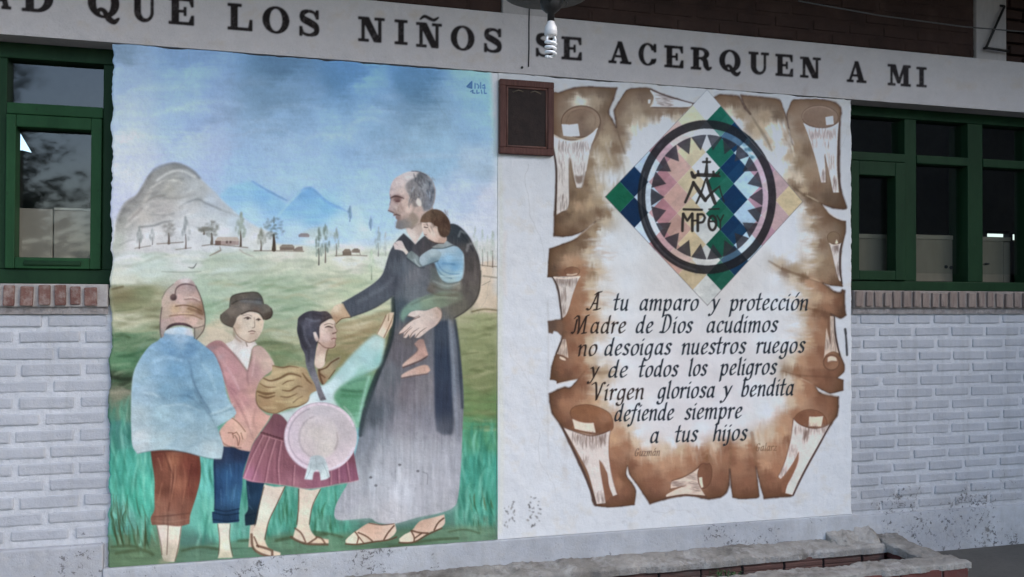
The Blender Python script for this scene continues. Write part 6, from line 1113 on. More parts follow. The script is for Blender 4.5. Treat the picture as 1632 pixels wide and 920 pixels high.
def painted_sheet(root, x0, x1, z0, z1, step, names, default, mat, wl=0, wr=0, wtop=0, wbot=0, yf=0.0, depth=.05, edge_name=None, edge_mat=None, seed=0, labels={}):
    nx, nz = int((x1 - x0) / step) + 1, int((z1 - z0) / step) + 1
    gx, gz = np.linspace(0, 1, nx), np.linspace(0, 1, nz)
    xl = x0 + wig(nz, wl, 26, seed + 1); xr = x1 + wig(nz, wr, 26, seed + 2)
    zt = z1 + wig(nx, wtop, 40, seed + 3); zb = z0 + wig(nx, wbot, 40, seed + 4)
    # keep the ragged border local: only the outer 4 cm of the sheet follows it
    U, V = np.meshgrid(gx, gz)
    fx = lambda u, L: np.clip(1 - u * (x1 - x0) / .04, 0, 1)
    X = x0 + U * (x1 - x0) + fx(U, 1) * (xl - x0)[:, None] + fx(1 - U, 1) * (xr - x1)[:, None]
    fz = lambda v: np.clip(1 - v * (z1 - z0) / .04, 0, 1)
    Z = z0 + V * (z1 - z0) + fz(V) * (zb - z0)[None, :] + fz(1 - V) * (zt - z1)[None, :]
    # softly rounded arris
    dist = np.minimum.reduce([(X - xl[:, None]) if wl else X * 0 + 1, (xr[:, None] - X) if wr else X * 0 + 1, (zt[None, :] - Z) if wtop else X * 0 + 1])
    Yd = yf + .006 * np.clip(1 - dist / .010, 0, 1) ** 2
    co = np.stack([X, Yd, Z], -1).reshape(-1, 3)
    flat = np.stack([x0 + U * (x1 - x0), U * 0 + yf, z0 + V * (z1 - z0)], -1).reshape(-1, 3)
    col = sample(proj(flat))
    i = np.arange(nx * nz).reshape(nz, nx)
    F = np.stack([i[:-1, :-1], i[:-1, 1:], i[1:, 1:], i[1:, :-1]], -1).reshape(-1, 4)
    fl = samplelab(proj(flat[F].mean(1)))
    fl = np.where(np.isin(fl, list(names)), fl, default)
    off = np.array(root.location)
    if root.parent: off = off + np.array(root.parent.location)
    out = {}
    for L in names:
        f = F[fl == L]
        if not len(f): continue
        used, inv = np.unique(f, return_inverse=True)
        me = bpy.data.meshes.new(names[L])
        me.vertices.add(len(used)); me.loops.add(len(f) * 4); me.polygons.add(len(f))
        me.vertices.foreach_set('co', (co[used] - off).astype(np.float32).ravel())
        me.loops.foreach_set('vertex_index', inv.astype(np.int32).ravel())
        me.polygons.foreach_set('loop_start', np.arange(0, len(f) * 4, 4, dtype=np.int32))
        me.polygons.foreach_set('use_smooth', np.ones(len(f), bool))
        ca = me.color_attributes.new('pigment', 'FLOAT_COLOR', 'POINT')
        ca.data.foreach_set('color', np.concatenate([col[used], np.ones((len(used), 1))], 1).astype(np.float32).ravel())
        me.update(); me.validate()
        me.materials.append(mat)
        o = bpy.data.objects.new(names[L], me)
        C.objects.link(o)
        out[L] = o
    for L, o in out.items():
        o.parent = root if (L not in labels or labels[L][1] is None) else out[labels[L][1]]
        if L in labels and labels[L][0]: o['label'] = labels[L][0]
    if edge_name:
        ring = np.concatenate([i[0, :], i[1:, -1], i[-1, -2::-1], i[-2:0:-1, 0]])
        a = co[ring]; bk = a.copy(); bk[:, 1] = yf + depth
        n = len(ring)
        bmx = bmesh.new()
        va = [bmx.verts.new(v) for v in a]; vb = [bmx.verts.new(v) for v in bk]
        for k in range(n): bmx.faces.new((va[k], vb[k], vb[(k + 1) % n], va[(k + 1) % n]))
        mm = MB(); mm.bm.free(); mm.bm = bmx
        mm.build(edge_name, edge_mat, root)
    return out

WALL_WHITE = white_paint('white_wall_paint', (.70, .71, .73), (.60, .62, .65), dirt=.12)
BRICK_WHITE = white_paint('white_brick_paint', (.46, .47, .50), (.385, .395, .425), chips=.03, chip_z=(.30, .62), dirt=.25)
JOINT_WHITE = white_paint('white_joint_paint', (.575, .585, .61), (.49, .50, .525), chips=.02, chip_z=(.30, .62), dirt=.15)
PLINTH_W = white_paint('white_plinth_paint', (.52, .535, .56), (.38, .39, .42), chips=.045, chip_z=(.0, .9), dirt=.3)
EDGE_MAT = simple('plaster_edge', (.42, .46, .46), (.62, .64, .62), 30, .8, .5, .004)

mural = empty('mural', (0.95, 0, .23), 'painted mural of a grey-robed friar blessing three children in a mountain meadow', 'mural')
names = {L_FIELD: 'painted_field', L_SKY: 'painted_sky', L_HILL: 'painted_hill', L_MOUNT: 'painted_mountain', L_FRIAR: 'painted_person', L_TODDLER: 'painted_person', L_BOY: 'painted_person', L_YOUTH: 'painted_person', L_GIRL: 'painted_person'}
painted_sheet(mural, 0.0, 1.905, .232, 2.7315, .0031, names, L_FIELD, MAT_MURAL, wl=.009, wtop=.008, yf=0.0, depth=.16, edge_name='plaster_edge', edge_mat=EDGE_MAT, seed=5, labels={
    L_FRIAR: ('balding bearded friar in a long grey robe and sandals', None), L_TODDLER: ('small child in a light blue shirt held on the friar\'s arm', None),
    L_BOY: ('child seen from behind in blue jacket, brown trousers and knitted hat', None), L_YOUTH: ('youth in brown brimmed hat, pink poncho and blue trousers', None),
    L_GIRL: ('girl with dark braid, yellow bundle and pink skirt holding a pale hat', None), L_SKY: ('blue sky with wispy white clouds', None), L_HILL: ('rounded grey rocky hill', None), L_MOUNT: ('pale blue distant peaks', None), L_FIELD: ('green meadow with little trees and cottages', None)})
scroll = empty('scroll_painting', (3.0, 0, .23), 'painted brown parchment scroll with chequered crest and prayer text on white plaster', 'wall painting')
names = {L_PLASTER: 'plaster_panel', L_SCROLL: 'painted_scroll', L_CREST: 'painted_crest', L_SIGN: 'signature', L_SIGN + 1: 'signature'}
for L, t_, k in WORDS: names[L] = 'painted_word'
lb = {L_CREST: ('diamond chequer in green, blue, white and pink with dark toothed ring and monogram', None), L_SCROLL: ('torn brown scroll with curled corners', None)}
for L, t_, k in WORDS: lb[L] = ('dark brush script word reading ' + t_, None)
painted_sheet(scroll, 1.907, 4.12, .232, 2.7315, .0031, names, L_PLASTER, MAT_SCROLL, wr=.005, wtop=.008, yf=0.0, depth=.16, edge_name='plaster_edge', edge_mat=EDGE_MAT, seed=25, labels=lb)

# ------------------------------------------------------------------ school building
school = empty('school_building', (2.0, .1, 0), 'white painted brick school wall with green framed windows under a lettered lintel', 'building')
names = {L_BEAM: 'lintel_beam'}
lb = {}
for L, ch in LETTERS:
    names[L] = 'letter'; lb[L] = ('black slab serif letter ' + ch, L_BEAM)
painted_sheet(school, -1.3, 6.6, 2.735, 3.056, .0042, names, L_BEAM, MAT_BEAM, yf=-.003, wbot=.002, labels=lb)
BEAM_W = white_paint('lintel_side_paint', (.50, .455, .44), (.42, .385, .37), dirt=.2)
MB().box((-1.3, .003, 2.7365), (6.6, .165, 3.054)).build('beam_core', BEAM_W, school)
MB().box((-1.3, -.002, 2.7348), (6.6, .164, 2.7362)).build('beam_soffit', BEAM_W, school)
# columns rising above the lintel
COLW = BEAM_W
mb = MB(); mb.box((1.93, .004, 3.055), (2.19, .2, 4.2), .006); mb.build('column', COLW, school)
mb = MB(); mb.box((5.05, .004, 3.055), (5.285, .2, 4.2), .006); mb.build('column', COLW, school)

def brick_mesh(x0, x1, z0, z1, bl, bh, jt, yface, yback, jitter=.003, bev=.008, seed=0, start=0.0, drop=0.0):
    r = random.Random(seed)
    mb = MB()
    rows = int((z1 - z0) / (bh + jt) + .5)
    pz = (z1 - z0) / rows
    for k in range(rows):
        zt = z1 - k * pz - jt / 2
        x = x0 - (bl + jt) * ((k % 2) * .5 + start) + r.uniform(-.02, .02)
        while x < x1:
            L = bl + r.uniform(-.012, .012)
            a, b = max(x, x0), min(x + L, x1)
            if b - a > .02:
                rot = Matrix.Rotation(r.uniform(-.010, .010), 3, 'Y') @ Matrix.Rotation(r.uniform(-.012, .012), 3, 'X')
                dy = r.uniform(-jitter, jitter)
                hh = (pz - jt) * r.uniform(.93, 1.06)
                mb.box((a, yface + dy, zt - hh), (b, yback, zt), bev * r.uniform(.7, 1.3), 2, rot, .0012)
            x += L + jt * r.uniform(.8, 1.25)
    return mb

def rough_face(mb, x0, x1, z0, z1, y, step=.02, amp=.003, seed=0):
    r = np.random.default_rng(seed)
    nx, nz = int((x1 - x0) / step) + 1, int((z1 - z0) / step) + 1
    vv = [[mb.bm.verts.new((x0 + (x1 - x0) * a / (nx - 1), y + r.uniform(-amp, amp), z0 + (z1 - z0) * b / (nz - 1))) for a in range(nx)] for b in range(nz)]
    for b in range(nz - 1):
        for a in range(nx - 1):
            f = mb.bm.faces.new((vv[b][a], vv[b][a + 1], vv[b + 1][a + 1], vv[b + 1][a])); f.smooth = True
    return mb
mb = brick_mesh(-1.3, .02, .36, 1.445, .245, .054, .024, .024, .09, seed=3, start=.14)
bw = mb.build('brick_wall', BRICK_WHITE, school)
rough_face(MB(), -1.3, .03, .20, 1.48, .0305, .012, .0030, 1).build('mortar_joints', JOINT_WHITE, bw)
mb = brick_mesh(4.11, 6.6, .225, 1.440, .245, .053, .024, .024, .09, seed=9, start=.62)
bw = mb.build('brick_wall', BRICK_WHITE, school)
rough_face(MB(), 4.10, 6.6, .10, 1.48, .0305, .012, .0030, 2).build('mortar_joints', JOINT_WHITE, bw)
CLAY_D = None
m, t, b = new_mat('dark_brick')
oi_ = noise(t, 4.5, 3, .6)
c = ramp(t, oi_, [(.3, (.040, .023, .019)), (.55, (.062, .034, .027)), (.75, (.088, .052, .042))])
c = mixc(t, mathn(t, 'MULTIPLY', noise(t, 60, 5, .7), .5), c, (.08, .06, .055))
t.links.new(c, b.inputs['Base Color']); b.inputs['Roughness'].default_value = .9; b.inputs['Specular IOR Level'].default_value = .1
bump(t, b, noise(t, 80, 5, .7), .5, .005)
UPBRICK = m
for (a, bb_, sd) in ((-1.3, 1.926, 41), (2.194, 5.046, 42)):
    mb = brick_mesh(a, bb_, 3.058, 3.9, .235, .055, .02, .02, .1, seed=sd)
    rough_face(mb, a, bb_, 3.057, 3.9, .027, .03, .002, sd)
    mb.build('upper_brick_wall', UPBRICK, school)
mb = brick_mesh(5.288, 6.6, 3.058, 3.9, .235, .055, .02, .10, .2, seed=43); rough_face(mb, 5.286, 6.6, 3.057, 3.9, .14, .03, .002, 43); mb.build('upper_brick_wall', UPBRICK, school)
# brick-on-edge sills
m, t, b = new_mat('sill_brick')
c = ramp(t, noise(t, 7, 4, .6), [(.3, (.10, .042, .034)), (.55, (.17, .08, .062)), (.72, (.26, .17, .14))])
c = mixc(t, ramp(t, noise(t, 34, 5, .7), [(.45, (0, 0, 0)), (.7, (.8, .8, .8))]), c, (.33, .27, .24))
t.links.new(c, b.inputs['Base Color']); b.inputs['Roughness'].default_value = .85
bump(t, b, noise(t, 90, 5, .7), .6, .004)
SILLB = m
SILLB2 = simple('worn_sill_brick', (.17, .12, .10), (.30, .24, .205), 12, .9, .6, .004, stretch=(2.5, 1, .5))
SILLM = simple('sill_mortar', (.28, .25, .235), (.44, .41, .39), 18, .9, .6, .004)
SILLD = simple('dark_sill_mortar', (.20, .175, .165), (.38, .35, .335), 22, .95, .7, .006)  # darker mortar for the band just below the sill
SILLM2 = simple('brown_sill_mortar', (.20, .17, .15), (.33, .28, .25), 18, .9, .6, .004)
def sill(x0, x1, seed, lip, SB=None):
    r = random.Random(seed)
    parent = MB()
    parent.box((x0, -.002, 1.470), (x1, .30, 1.578), .006)
    o = parent.build('window_sill', SILLM2 if SB else SILLM, school)
    mb = MB(); x = x0 + .004
    while x < x1 - .03:
        wd = r.uniform(.044, .056)
        mb.box((x, -.012 - r.uniform(0, .008), 1.474 + r.uniform(0, .008)), (min(x + wd, x1), .1, 1.57 + r.uniform(-.008, .004)), .006, 2, Matrix.Rotation(r.uniform(-.03, .03), 3, 'Y'), .001)
        x += wd + r.uniform(.016, .026)
    mb.build('sill_bricks', SB or SILLB, o)
    rough_face(MB(), x0, x1, 1.436, 1.4705, .012, .011, .004, seed).build('mortar_band', SILLD if lip else WALL_WHITE, o)
sill(-1.3, -.012, 4, True); sill(4.135, 6.6, 5, True, SILLB2)

# windows
def green_paint(name, c0, c1):
    m, t, b = new_mat(name)
    f = noise(t, 6, 6, .7, stretch=(1, 1, .3))
    c = ramp(t, f, [(.3, c0), (.7, c1)])
    c = mixc(t, ramp(t, noise(t, 38, 6, .75), [(.60, (0, 0, 0)), (.70, (.8, .8, .8))]), c, (.014, .018, .013))
    c = mixc(t, ramp(t, noise(t, 55, 5, .75, stretch=(1, 1, .5)), [(.68, (0, 0, 0)), (.74, (.7, .7, .7))]), c, (.085, .095, .075))
    t.links.new(c, b.inputs['Base Color'])
    b.inputs['Roughness'].default_value = .55; b.inputs['Specular IOR Level'].default_value = .15
    p = bump(t, b, noise(t, 120, 4, .7), .3, .002)
    bump(t, b, f, .4, .005, p)
    return m
GREEN = green_paint('green_gloss_paint', (.011, .048, .017), (.020, .076, .028))
GREEN_D = green_paint('dark_green_paint', (.007, .028, .011), (.013, .044, .018))
m, t, b = new_mat('window_glass')
t.nodes.remove(b)
tr = N(t, 'ShaderNodeBsdfTransparent'); tr.inputs[0].default_value = (.80, .84, .82, 1)
gl = N(t, 'ShaderNodeBsdfGlossy'); gl.inputs['Roughness'].default_value = .035; gl.inputs['Color'].default_value = (1, 1, 1, 1)
fr = N(t, 'ShaderNodeFresnel', IOR=1.55)
bf = N(t, 'ShaderNodeNewGeometry').outputs['Backfacing']
t.links.new(mathn(t, 'ADD', mathn(t, 'MULTIPLY', bf, 1 / 1.55 - 1.55), 1.55), fr.inputs['IOR'])
mx = t.nodes.new('ShaderNodeMixShader')
t.links.new(mathn(t, 'MULTIPLY', fr.outputs[0], 1.5), mx.inputs[0]); t.links.new(tr.outputs[0], mx.inputs[1]); t.links.new(gl.outputs[0], mx.inputs[2])
wv = noise(t, 3, 2, .5)
bp_ = N(t, 'ShaderNodeBump', Strength=.012, Distance=.02); t.links.new(wv, bp_.inputs['Height']); t.links.new(bp_.outputs[0], gl.inputs['Normal'])
t.links.new(mx.outputs[0], t.nodes['Material Output'].inputs[0])
GLASS = m
BOARD = simple('beige_board', (.27, .225, .185), (.34, .285, .24), 6, .8, .2, .003, stretch=(1, 1, .3))
BOARD_R = simple('grey_board', (.175, .148, .105), (.23, .195, .145), 6, .8, .2, .003, stretch=(1, 1, .3))
BOARDTRIM_R = simple('grey_board_trim', (.21, .18, .13), (.26, .225, .17), 6, .7, .2, .003)
BOARDTRIM = simple('board_trim', (.44, .40, .35), (.52, .48, .42), 6, .7, .2, .003)
DARK = simple('dark_gap', (.012, .012, .012), (.02, .02, .02), 20, .9)
def planes(quads, name, mat, parent):
    bmx = bmesh.new()
    for q in quads: bmx.faces.new([bmx.verts.new(v) for v in q])
    me = bpy.data.meshes.new(name); bmx.to_mesh(me); bmx.free()
    return link(name, me, mat, parent)
def pane(parent, x0, x1, z0, z1, y=.185):
    planes([[(x0 - .006, y, z0 - .006), (x1 + .006, y, z0 - .006), (x1 + .006, y, z1 + .006), (x0 - .006, y, z1 + .006)]], 'pane', GLASS, parent)
def bars(lst, name, mat, parent, bev=.005):
    mb = MB()
    for a, b_ in lst: mb.box(a, b_, bev, 2)
    return mb.build(name, mat, parent)

wl = bars([((-1.3, .13, 2.660), (.03, .24, 2.736)), ((-1.3, .13, 1.580), (.03, .24, 1.650)), ((-.062, .132, 1.651), (.03, .24, 2.659)), ((-.575, .132, 1.651), (-.484, .24, 2.659)), ((-1.28, .132, 1.651), (-1.19, .24, 2.659))], 'window', GREEN_D, school)
bars([((-.4835, .125, 2.392), (-.0625, .235, 2.446))], 'transom', GREEN, wl); bars([((-1.189, .125, 2.392), (-.576, .235, 2.446))], 'transom', GREEN, wl)
cs = [((-.482, .112, 1.652), (-.440, .20, 2.388)), ((-.112, .112, 1.652), (-.0645, .20, 2.388)), ((-.4395, .113, 2.329), (-.1125, .20, 2.388)), ((-.4395, .113, 1.652), (-.1125, .20, 1.706))]
csh = bars(cs, 'casement', GREEN, wl)
bars([((-.40, .104, 1.668), (-.15, .112, 1.690))], 'weather_bar', GREEN_D, wl)
pane(wl, -.4405, -.1115, 1.706, 2.329); pane(wl, -.482, -.064, 2.447, 2.659, .19); pane(wl, -1.188, -.576, 1.652, 2.39); pane(wl, -1.188, -.576, 2.447, 2.659, .19)
bars([((-.60, .225, 1.655), (-.3005, .240, 1.950)), ((-.2935, .222, 1.655), (-.07, .238, 1.944))], 'lower_board', BOARD, wl, .002)
bars([((-.2935, .216, 1.9445), (-.07, .240, 1.957))], 'board_trim', BOARDTRIM, wl, .002)

wr_ = bars([((4.10, .13, 2.672), (6.6, .24, 2.736)), ((4.10, .13, 1.580), (6.6, .24, 1.640)), ((4.10, .132, 1.641), (4.20, .24, 2.671)), ((4.612, .132, 1.641), (4.700, .26, 2.671)), ((5.10, .132, 1.641), (5.218, .30, 2.671)), ((5.60, .132, 1.641), (5.70, .26, 2.671)), ((6.1, .132, 1.641), (6.2, .26, 2.671))], 'window', GREEN_D, school)
wr_['label'] = 'wide dark green window with tall mullions'
wl['label'] = 'dark green window with one casement and a pane above'
for a, b_ in ((4.2005, 4.6115), (4.7005, 5.0995), (5.2185, 5.5995), (5.7005, 6.0995)):
    bars([((a, .126, 2.392), (b_, .235, 2.446))], 'transom', GREEN_D, wr_)
    pane(wr_, a, b_, 2.447, 2.671, .19)
    pane(wr_, a + .03, b_ - .03, 1.70, 2.391, .185)
bars([((4.202, .114, 1.645), (4.262, .2, 2.388)), ((4.53, .114, 1.645), (4.606, .2, 2.388)), ((4.2625, .115, 2.30), (4.5295, .2, 2.388)), ((4.2625, .115, 1.645), (4.5295, .2, 1.705))], 'casement', GREEN_D, wr_)
bars([((4.19, .262, 1.645), (4.612, .275, 1.915)), ((4.69, .266, 1.645), (5.10, .28, 1.922)), ((5.21, .31, 1.645), (5.56, .322, 1.925)), ((5.565, .312, 1.645), (5.62, .324, 1.92))], 'lower_board', BOARD_R, wr_, .002)
bars([((4.19, .256, 1.9155), (4.612, .279, 1.944)), ((4.69, .260, 1.9225), (5.10, .284, 1.950)), ((5.21, .304, 1.9255), (5.62, .326, 1.953))], 'board_trim', BOARDTRIM_R, wr_, .002)
mb = MB()
for x, z in ((5.045, 1.742), (5.085, 1.738)): mb.tube([(x, .268, z), (x, .258, z)], .011, 10)
mb.build('knob', DARK, wr_)
mb = MB(); mb.tube([(5.22, .303, 1.748), (5.32, .302, 1.758), (5.40, .303, 1.768)], .0025, 6); mb.tube([(5.40, .303, 1.768), (5.43, .300, 1.770)], .006, 6); mb.build('latch_cord', DARK, wr_)
for o in (wl, wr_):
    pass
# gloomy classroom behind the panes
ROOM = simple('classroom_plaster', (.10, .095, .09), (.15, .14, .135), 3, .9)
ry = 5.0
# rear wall with a torn opening up at the left and a narrow clerestory slot at the right
tri = [(-1.632, 3.170), (-1.502, 2.935), (-1.585, 2.955), (-1.630, 2.948)]
def holed(y, t_):
    x0, x1, z0, z1 = -5, 16, 0, 4.2
    bmx = bmesh.new()
    V = lambda x, z, yy=y: bmx.verts.new((x, yy, z))
    def box_with_hole(xa, xb, hole):
        hx0, hx1 = min(p[0] for p in hole), max(p[0] for p in hole); hz0, hz1 = min(p[1] for p in hole), max(p[1] for p in hole)
        for q in (((xa, z0), (hx0, z0), (hx0, z1), (xa, z1)), ((hx1, z0), (xb, z0), (xb, z1), (hx1, z1)), ((hx0, z0), (hx1, z0), (hx1, hz0), (hx0, hz0)), ((hx0, hz1), (hx1, hz1), (hx1, z1), (hx0, z1))):
            bmx.faces.new([V(*p) for p in q])
        return hx0, hx1, hz0, hz1
    a = box_with_hole(x0, 4, tri)
    bmx.faces.new([V(a[1], a[3]), V(a[0] + .002, a[3]), V(tri[1][0], tri[1][1])])
    bmx.faces.new([V(a[0], a[2]), V(tri[1][0], tri[1][1]), V(tri[2][0], tri[2][1]), V(tri[3][0], tri[3][1])])
    box_with_hole(4, x1, [(9.98, 2.345), (13.0, 2.425)])
    me = bpy.data.meshes.new('rear_wall'); bmx.to_mesh(me); bmx.free()
    return link('rear_wall', me, ROOM, school)
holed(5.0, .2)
MB().box((10.30, 4.96, 2.33), (10.36, 5.06, 2.44)).build('slot_post', DARK, school)
MB().box((9.95, 4.97, 2.4255), (13.0, 5.05, 2.46)).build('slot_lintel', DARK, school)
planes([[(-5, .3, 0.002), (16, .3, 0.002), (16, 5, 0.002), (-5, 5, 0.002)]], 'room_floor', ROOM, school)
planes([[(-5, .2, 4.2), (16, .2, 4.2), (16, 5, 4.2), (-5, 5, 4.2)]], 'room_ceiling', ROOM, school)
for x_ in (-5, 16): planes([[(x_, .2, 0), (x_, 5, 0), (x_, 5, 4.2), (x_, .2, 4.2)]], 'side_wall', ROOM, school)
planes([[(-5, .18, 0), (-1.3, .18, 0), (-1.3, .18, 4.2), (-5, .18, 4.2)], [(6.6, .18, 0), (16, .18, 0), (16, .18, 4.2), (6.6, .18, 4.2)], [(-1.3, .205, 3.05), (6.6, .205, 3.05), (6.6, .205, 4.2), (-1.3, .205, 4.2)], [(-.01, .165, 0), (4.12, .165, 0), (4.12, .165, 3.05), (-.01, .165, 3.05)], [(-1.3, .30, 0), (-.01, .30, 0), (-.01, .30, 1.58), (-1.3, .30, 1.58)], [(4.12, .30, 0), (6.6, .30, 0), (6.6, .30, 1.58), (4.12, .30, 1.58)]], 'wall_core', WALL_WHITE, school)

# added unseen wall that blocks skylight so the right end falls darker
BLOCKER_M = simple('blocker_render', (.10, .085, .07), (.16, .135, .11), 2, .9)
MB().box((8.1, -9, -.04), (8.3, .3, 3.9)).build('skylight_blocker', BLOCKER_M, school)
# veranda roof over the walkway
RAFT = simple('roof_timber', (.06, .045, .035), (.11, .08, .06), 10, .8, .3, .004, stretch=(.3, 3, 3))
ZW, ZF, YF = 4.0, 3.80, -1.75
mb = MB()
mb.bm.faces.new([mb.bm.verts.new(v) for v in ((-4, YF, ZF), (10, YF, ZF), (10, .3, ZW + .04), (-4, .3, ZW + .04))])
mb.bm.faces.new([mb.bm.verts.new(v) for v in ((-4, YF, ZF + .06), (-4, .3, ZW + .1), (10, .3, ZW + .1), (10, YF, ZF + .06))])
mb.box((-4, YF - .03, ZF - .10), (10, YF, ZF + .1))
mb.build('veranda_roof', RAFT, school)
for k in range(14):
    x = -3.5 + k * 1.0 + .23
    MB().tube([(x, YF + .02, ZF - .05), (x, .0, ZW - .05)], .04, 6).build('rafter', RAFT, school)
# ------------------------------------------------------------------ plinth, planter, floor
mb = MB(); mb.box((-.02, -.016, .06), (4.125, .03, .2305), .007, 3)
mb.build('plinth', PLINTH_W, school)
mb = MB(); mb.box((-1.3, -.006, -.04), (-.021, .06, .345), .01, 3); mb.build('plinth', BRICK_WHITE, school)
mb = MB()
rough_face(mb, 4.10, 6.6, -.04, .212, -.006, .02, .0015, 61)
mb.box((4.10, .002, -.04), (6.6, .05, .213), .008, 3)
mb.build('plinth', PLINTH_W, school)

m, t, b = new_mat('planter_mortar')
g1 = noise(t, 3.2, 7, .68)
c = ramp(t, g1, [(.34, (.17, .155, .135)), (.47, (.30, .28, .25)), (.58, (.39, .365, .33)), (.70, (.52, .49, .455))])
c = mixc(t, ramp(t, noise(t, 6, 6, .66, dist=.4), [(.50, (0, 0, 0)), (.64, (.75, .75, .75))]), c, (.52, .50, .475))
c = mixc(t, ramp(t, noise(t, 13, 5, .66), [(.56, (0, 0, 0)), (.74, (.65, .65, .65))]), c, (.17, .16, .15))
t.links.new(c, b.inputs['Base Color']); b.inputs['Roughness'].default_value = .9; b.inputs['Specular IOR Level'].default_value = .15
p_ = bump(t, b, noise(t, 60, 6, .75), .9, .010)
bump(t, b, noise(t, 14, 5, .7), .9, .02, p_)
MORT = m
def lump_slab(name, x0, x1, y0, y1, z0, z1, step=.016, amp=.008, seed=0, slope=0.0, parent=None, mat=None, edge=.012):
    """a hand-trowelled mortar slab: height field on top, ragged sides"""
    r = np.random.default_rng(seed)
    nx, ny = max(3, int((x1 - x0) / step) + 1), max(3, int((y1 - y0) / step) + 1)
    h = wig(nx, amp, 9, seed + 1)[:, None] + wig(ny, amp * .6, 4, seed + 2)[None, :] + r.normal(0, amp * .28, (nx, ny))
    ex0 = wig(ny, edge, 5, seed + 3); ex1 = wig(ny, edge, 5, seed + 4); ey0 = wig(nx, edge, 6, seed + 5); ey1 = wig(nx, edge, 6, seed + 6)
    mb = MB()
    top = [[None] * ny for _ in range(nx)]; bot = [[None] * ny for _ in range(nx)]
    for a in range(nx):
        u = a / (nx - 1)
        for b in range(ny):
            v = b / (ny - 1)
            x = x0 + u * (x1 - x0) + (1 - u) * ex0[b] * (u < .2) + u * ex1[b] * (u > .8)
            y = y0 + v * (y1 - y0) + (1 - v) * ey0[a] * (v < .3) + v * ey1[a] * (v > .7)
            e = min(u * (nx - 1), (1 - u) * (nx - 1), v * (ny - 1), (1 - v) * (ny - 1))
            z = z1 + h[a, b] + slope * (v - .5) - (.008 if e < .5 else 0)
            top[a][b] = mb.bm.verts.new((x, y, z)); bot[a][b] = mb.bm.verts.new((x, y, z0)) if e < .5 else None
    for a in range(nx - 1):
        for b in range(ny - 1):
            f = mb.bm.faces.new((top[a][b], top[a + 1][b], top[a + 1][b + 1], top[a][b + 1])); f.smooth = True
    ring = [(a, 0) for a in range(nx)] + [(nx - 1, b) for b in range(1, ny)] + [(a, ny - 1) for a in range(nx - 2, -1, -1)] + [(0, b) for b in range(ny - 2, 0, -1)]
    for (a, b), (c, d) in zip(ring, ring[1:] + ring[:1]):
        mb.bm.faces.new((bot[a][b], bot[c][d], top[c][d], top[a][b]))
    return mb.build(name, mat or MORT, parent)

planter = empty('planter_box', (2.2, -.36, -.03), 'low brick planter trough with crumbling mortar rim at the foot of the wall', 'planter')
lump_slab('back_rim', -.6, 4.26, -.160, -.004, .035, .094, seed=71, amp=.009, slope=.034, parent=planter, edge=.013)
lump_slab('end_rim', 4.235, 4.42, -.585, -.006, .04, .092, seed=72, amp=.010, slope=.02, parent=planter, edge=.016)
lump_slab('front_rim', -.6, 4.425, -.605, -.447, .06, .092, seed=73, amp=.009, parent=planter, edge=.016)
# rubble heap where plinth, panel and planter meet
lump_slab('mortar_heap', 3.93, 4.24, -.11, .03, .05, .128, step=.013, seed=74, amp=.016, slope=.085, parent=planter, edge=.03)
TILE = None
m, t, b = new_mat('hollow_clay_tile')
c = ramp(t, noise(t, 3, 4, .6), [(.3, (.085, .044, .036)), (.6, (.135, .068, .054)), (.8, (.17, .11, .09))])
c = mixc(t, ramp(t, noise(t, 16, 5, .7), [(.5, (0, 0, 0)), (.72, (.8, .8, .8))]), c, (.10, .085, .075))
t.links.new(c, b.inputs['Base Color']); b.inputs['Roughness'].default_value = .8
bump(t, b, noise(t, 60, 5, .7), .5, .004)
TILE = m
tw = tag(MB().box((-.6, -.136, -.12), (4.235, -.02, .036)).build('tile_wall_core', DARK, planter))
mb = MB(); r = random.Random(5); x = -.6
while x < 4.22:
    L = .247 + r.uniform(-.006, .006)
    x2 = min(x + L, 4.232)
    yy = -.143 - r.uniform(0, .006)
    for k in range(6):
        z = -.115 + k * .0275
        mb.box((x, yy, z), (x2, -.13, z + .0225), .003, 1)
    mb.box((x + .001, yy + .004, -.115), (x2 - .001, -.131, .045))
    x += L + .013
mb.build('hollow_tiles', TILE, planter)
m, t, b = new_mat('red_face_brick')
c = ramp(t, noise(t, 3, 4, .6), [(.3, (.085, .026, .022)), (.6, (.14, .042, .034)), (.8, (.18, .085, .072))])
c = mixc(t, ramp(t, noise(t, 20, 5, .7), [(.5, (0, 0, 0)), (.75, (.7, .7, .7))]), c, (.12, .07, .065))
t.links.new(c, b.inputs['Base Color']); b.inputs['Roughness'].default_value = .8
bump(t, b, noise(t, 70, 5, .7), .5, .004)
RED = m
mb = MB(); x = -.6; r = random.Random(8)
while x < 4.40:
    L = .255 + r.uniform(-.006, .006); x2 = min(x + L, 4.41)
    for z0_, z1_ in ((-.06, -.012), (.0, .066)): mb.box((x, -.597 - r.uniform(0, .004), z0_), (x2, -.48, z1_), .005, 2)
    x += L + .014
mb.build('front_bricks', RED, planter)
mb = MB()
for y0_, y1_ in ((-.475, -.26), (-.25, -.13), (-.12, -.01)):
    for z0_, z1_ in ((-.06, -.012), (.0, .048)): mb.box((4.26, y0_, z0_), (4.408, y1_, z1_), .005, 2)
mb.build('end_bricks', RED, planter)
MB().box((-.59, -.585, -.08), (4.396, -.49, .066)).build('front_core', SILLM, planter)
SOIL = simple('dry_soil', (.055, .047, .038), (.10, .085, .07), 40, .95, .9, .01)
lump_slab('soil', -.6, 4.27, -.50, -.12, -.10, -.028, step=.02, amp=.012, seed=75, parent=planter, mat=SOIL)
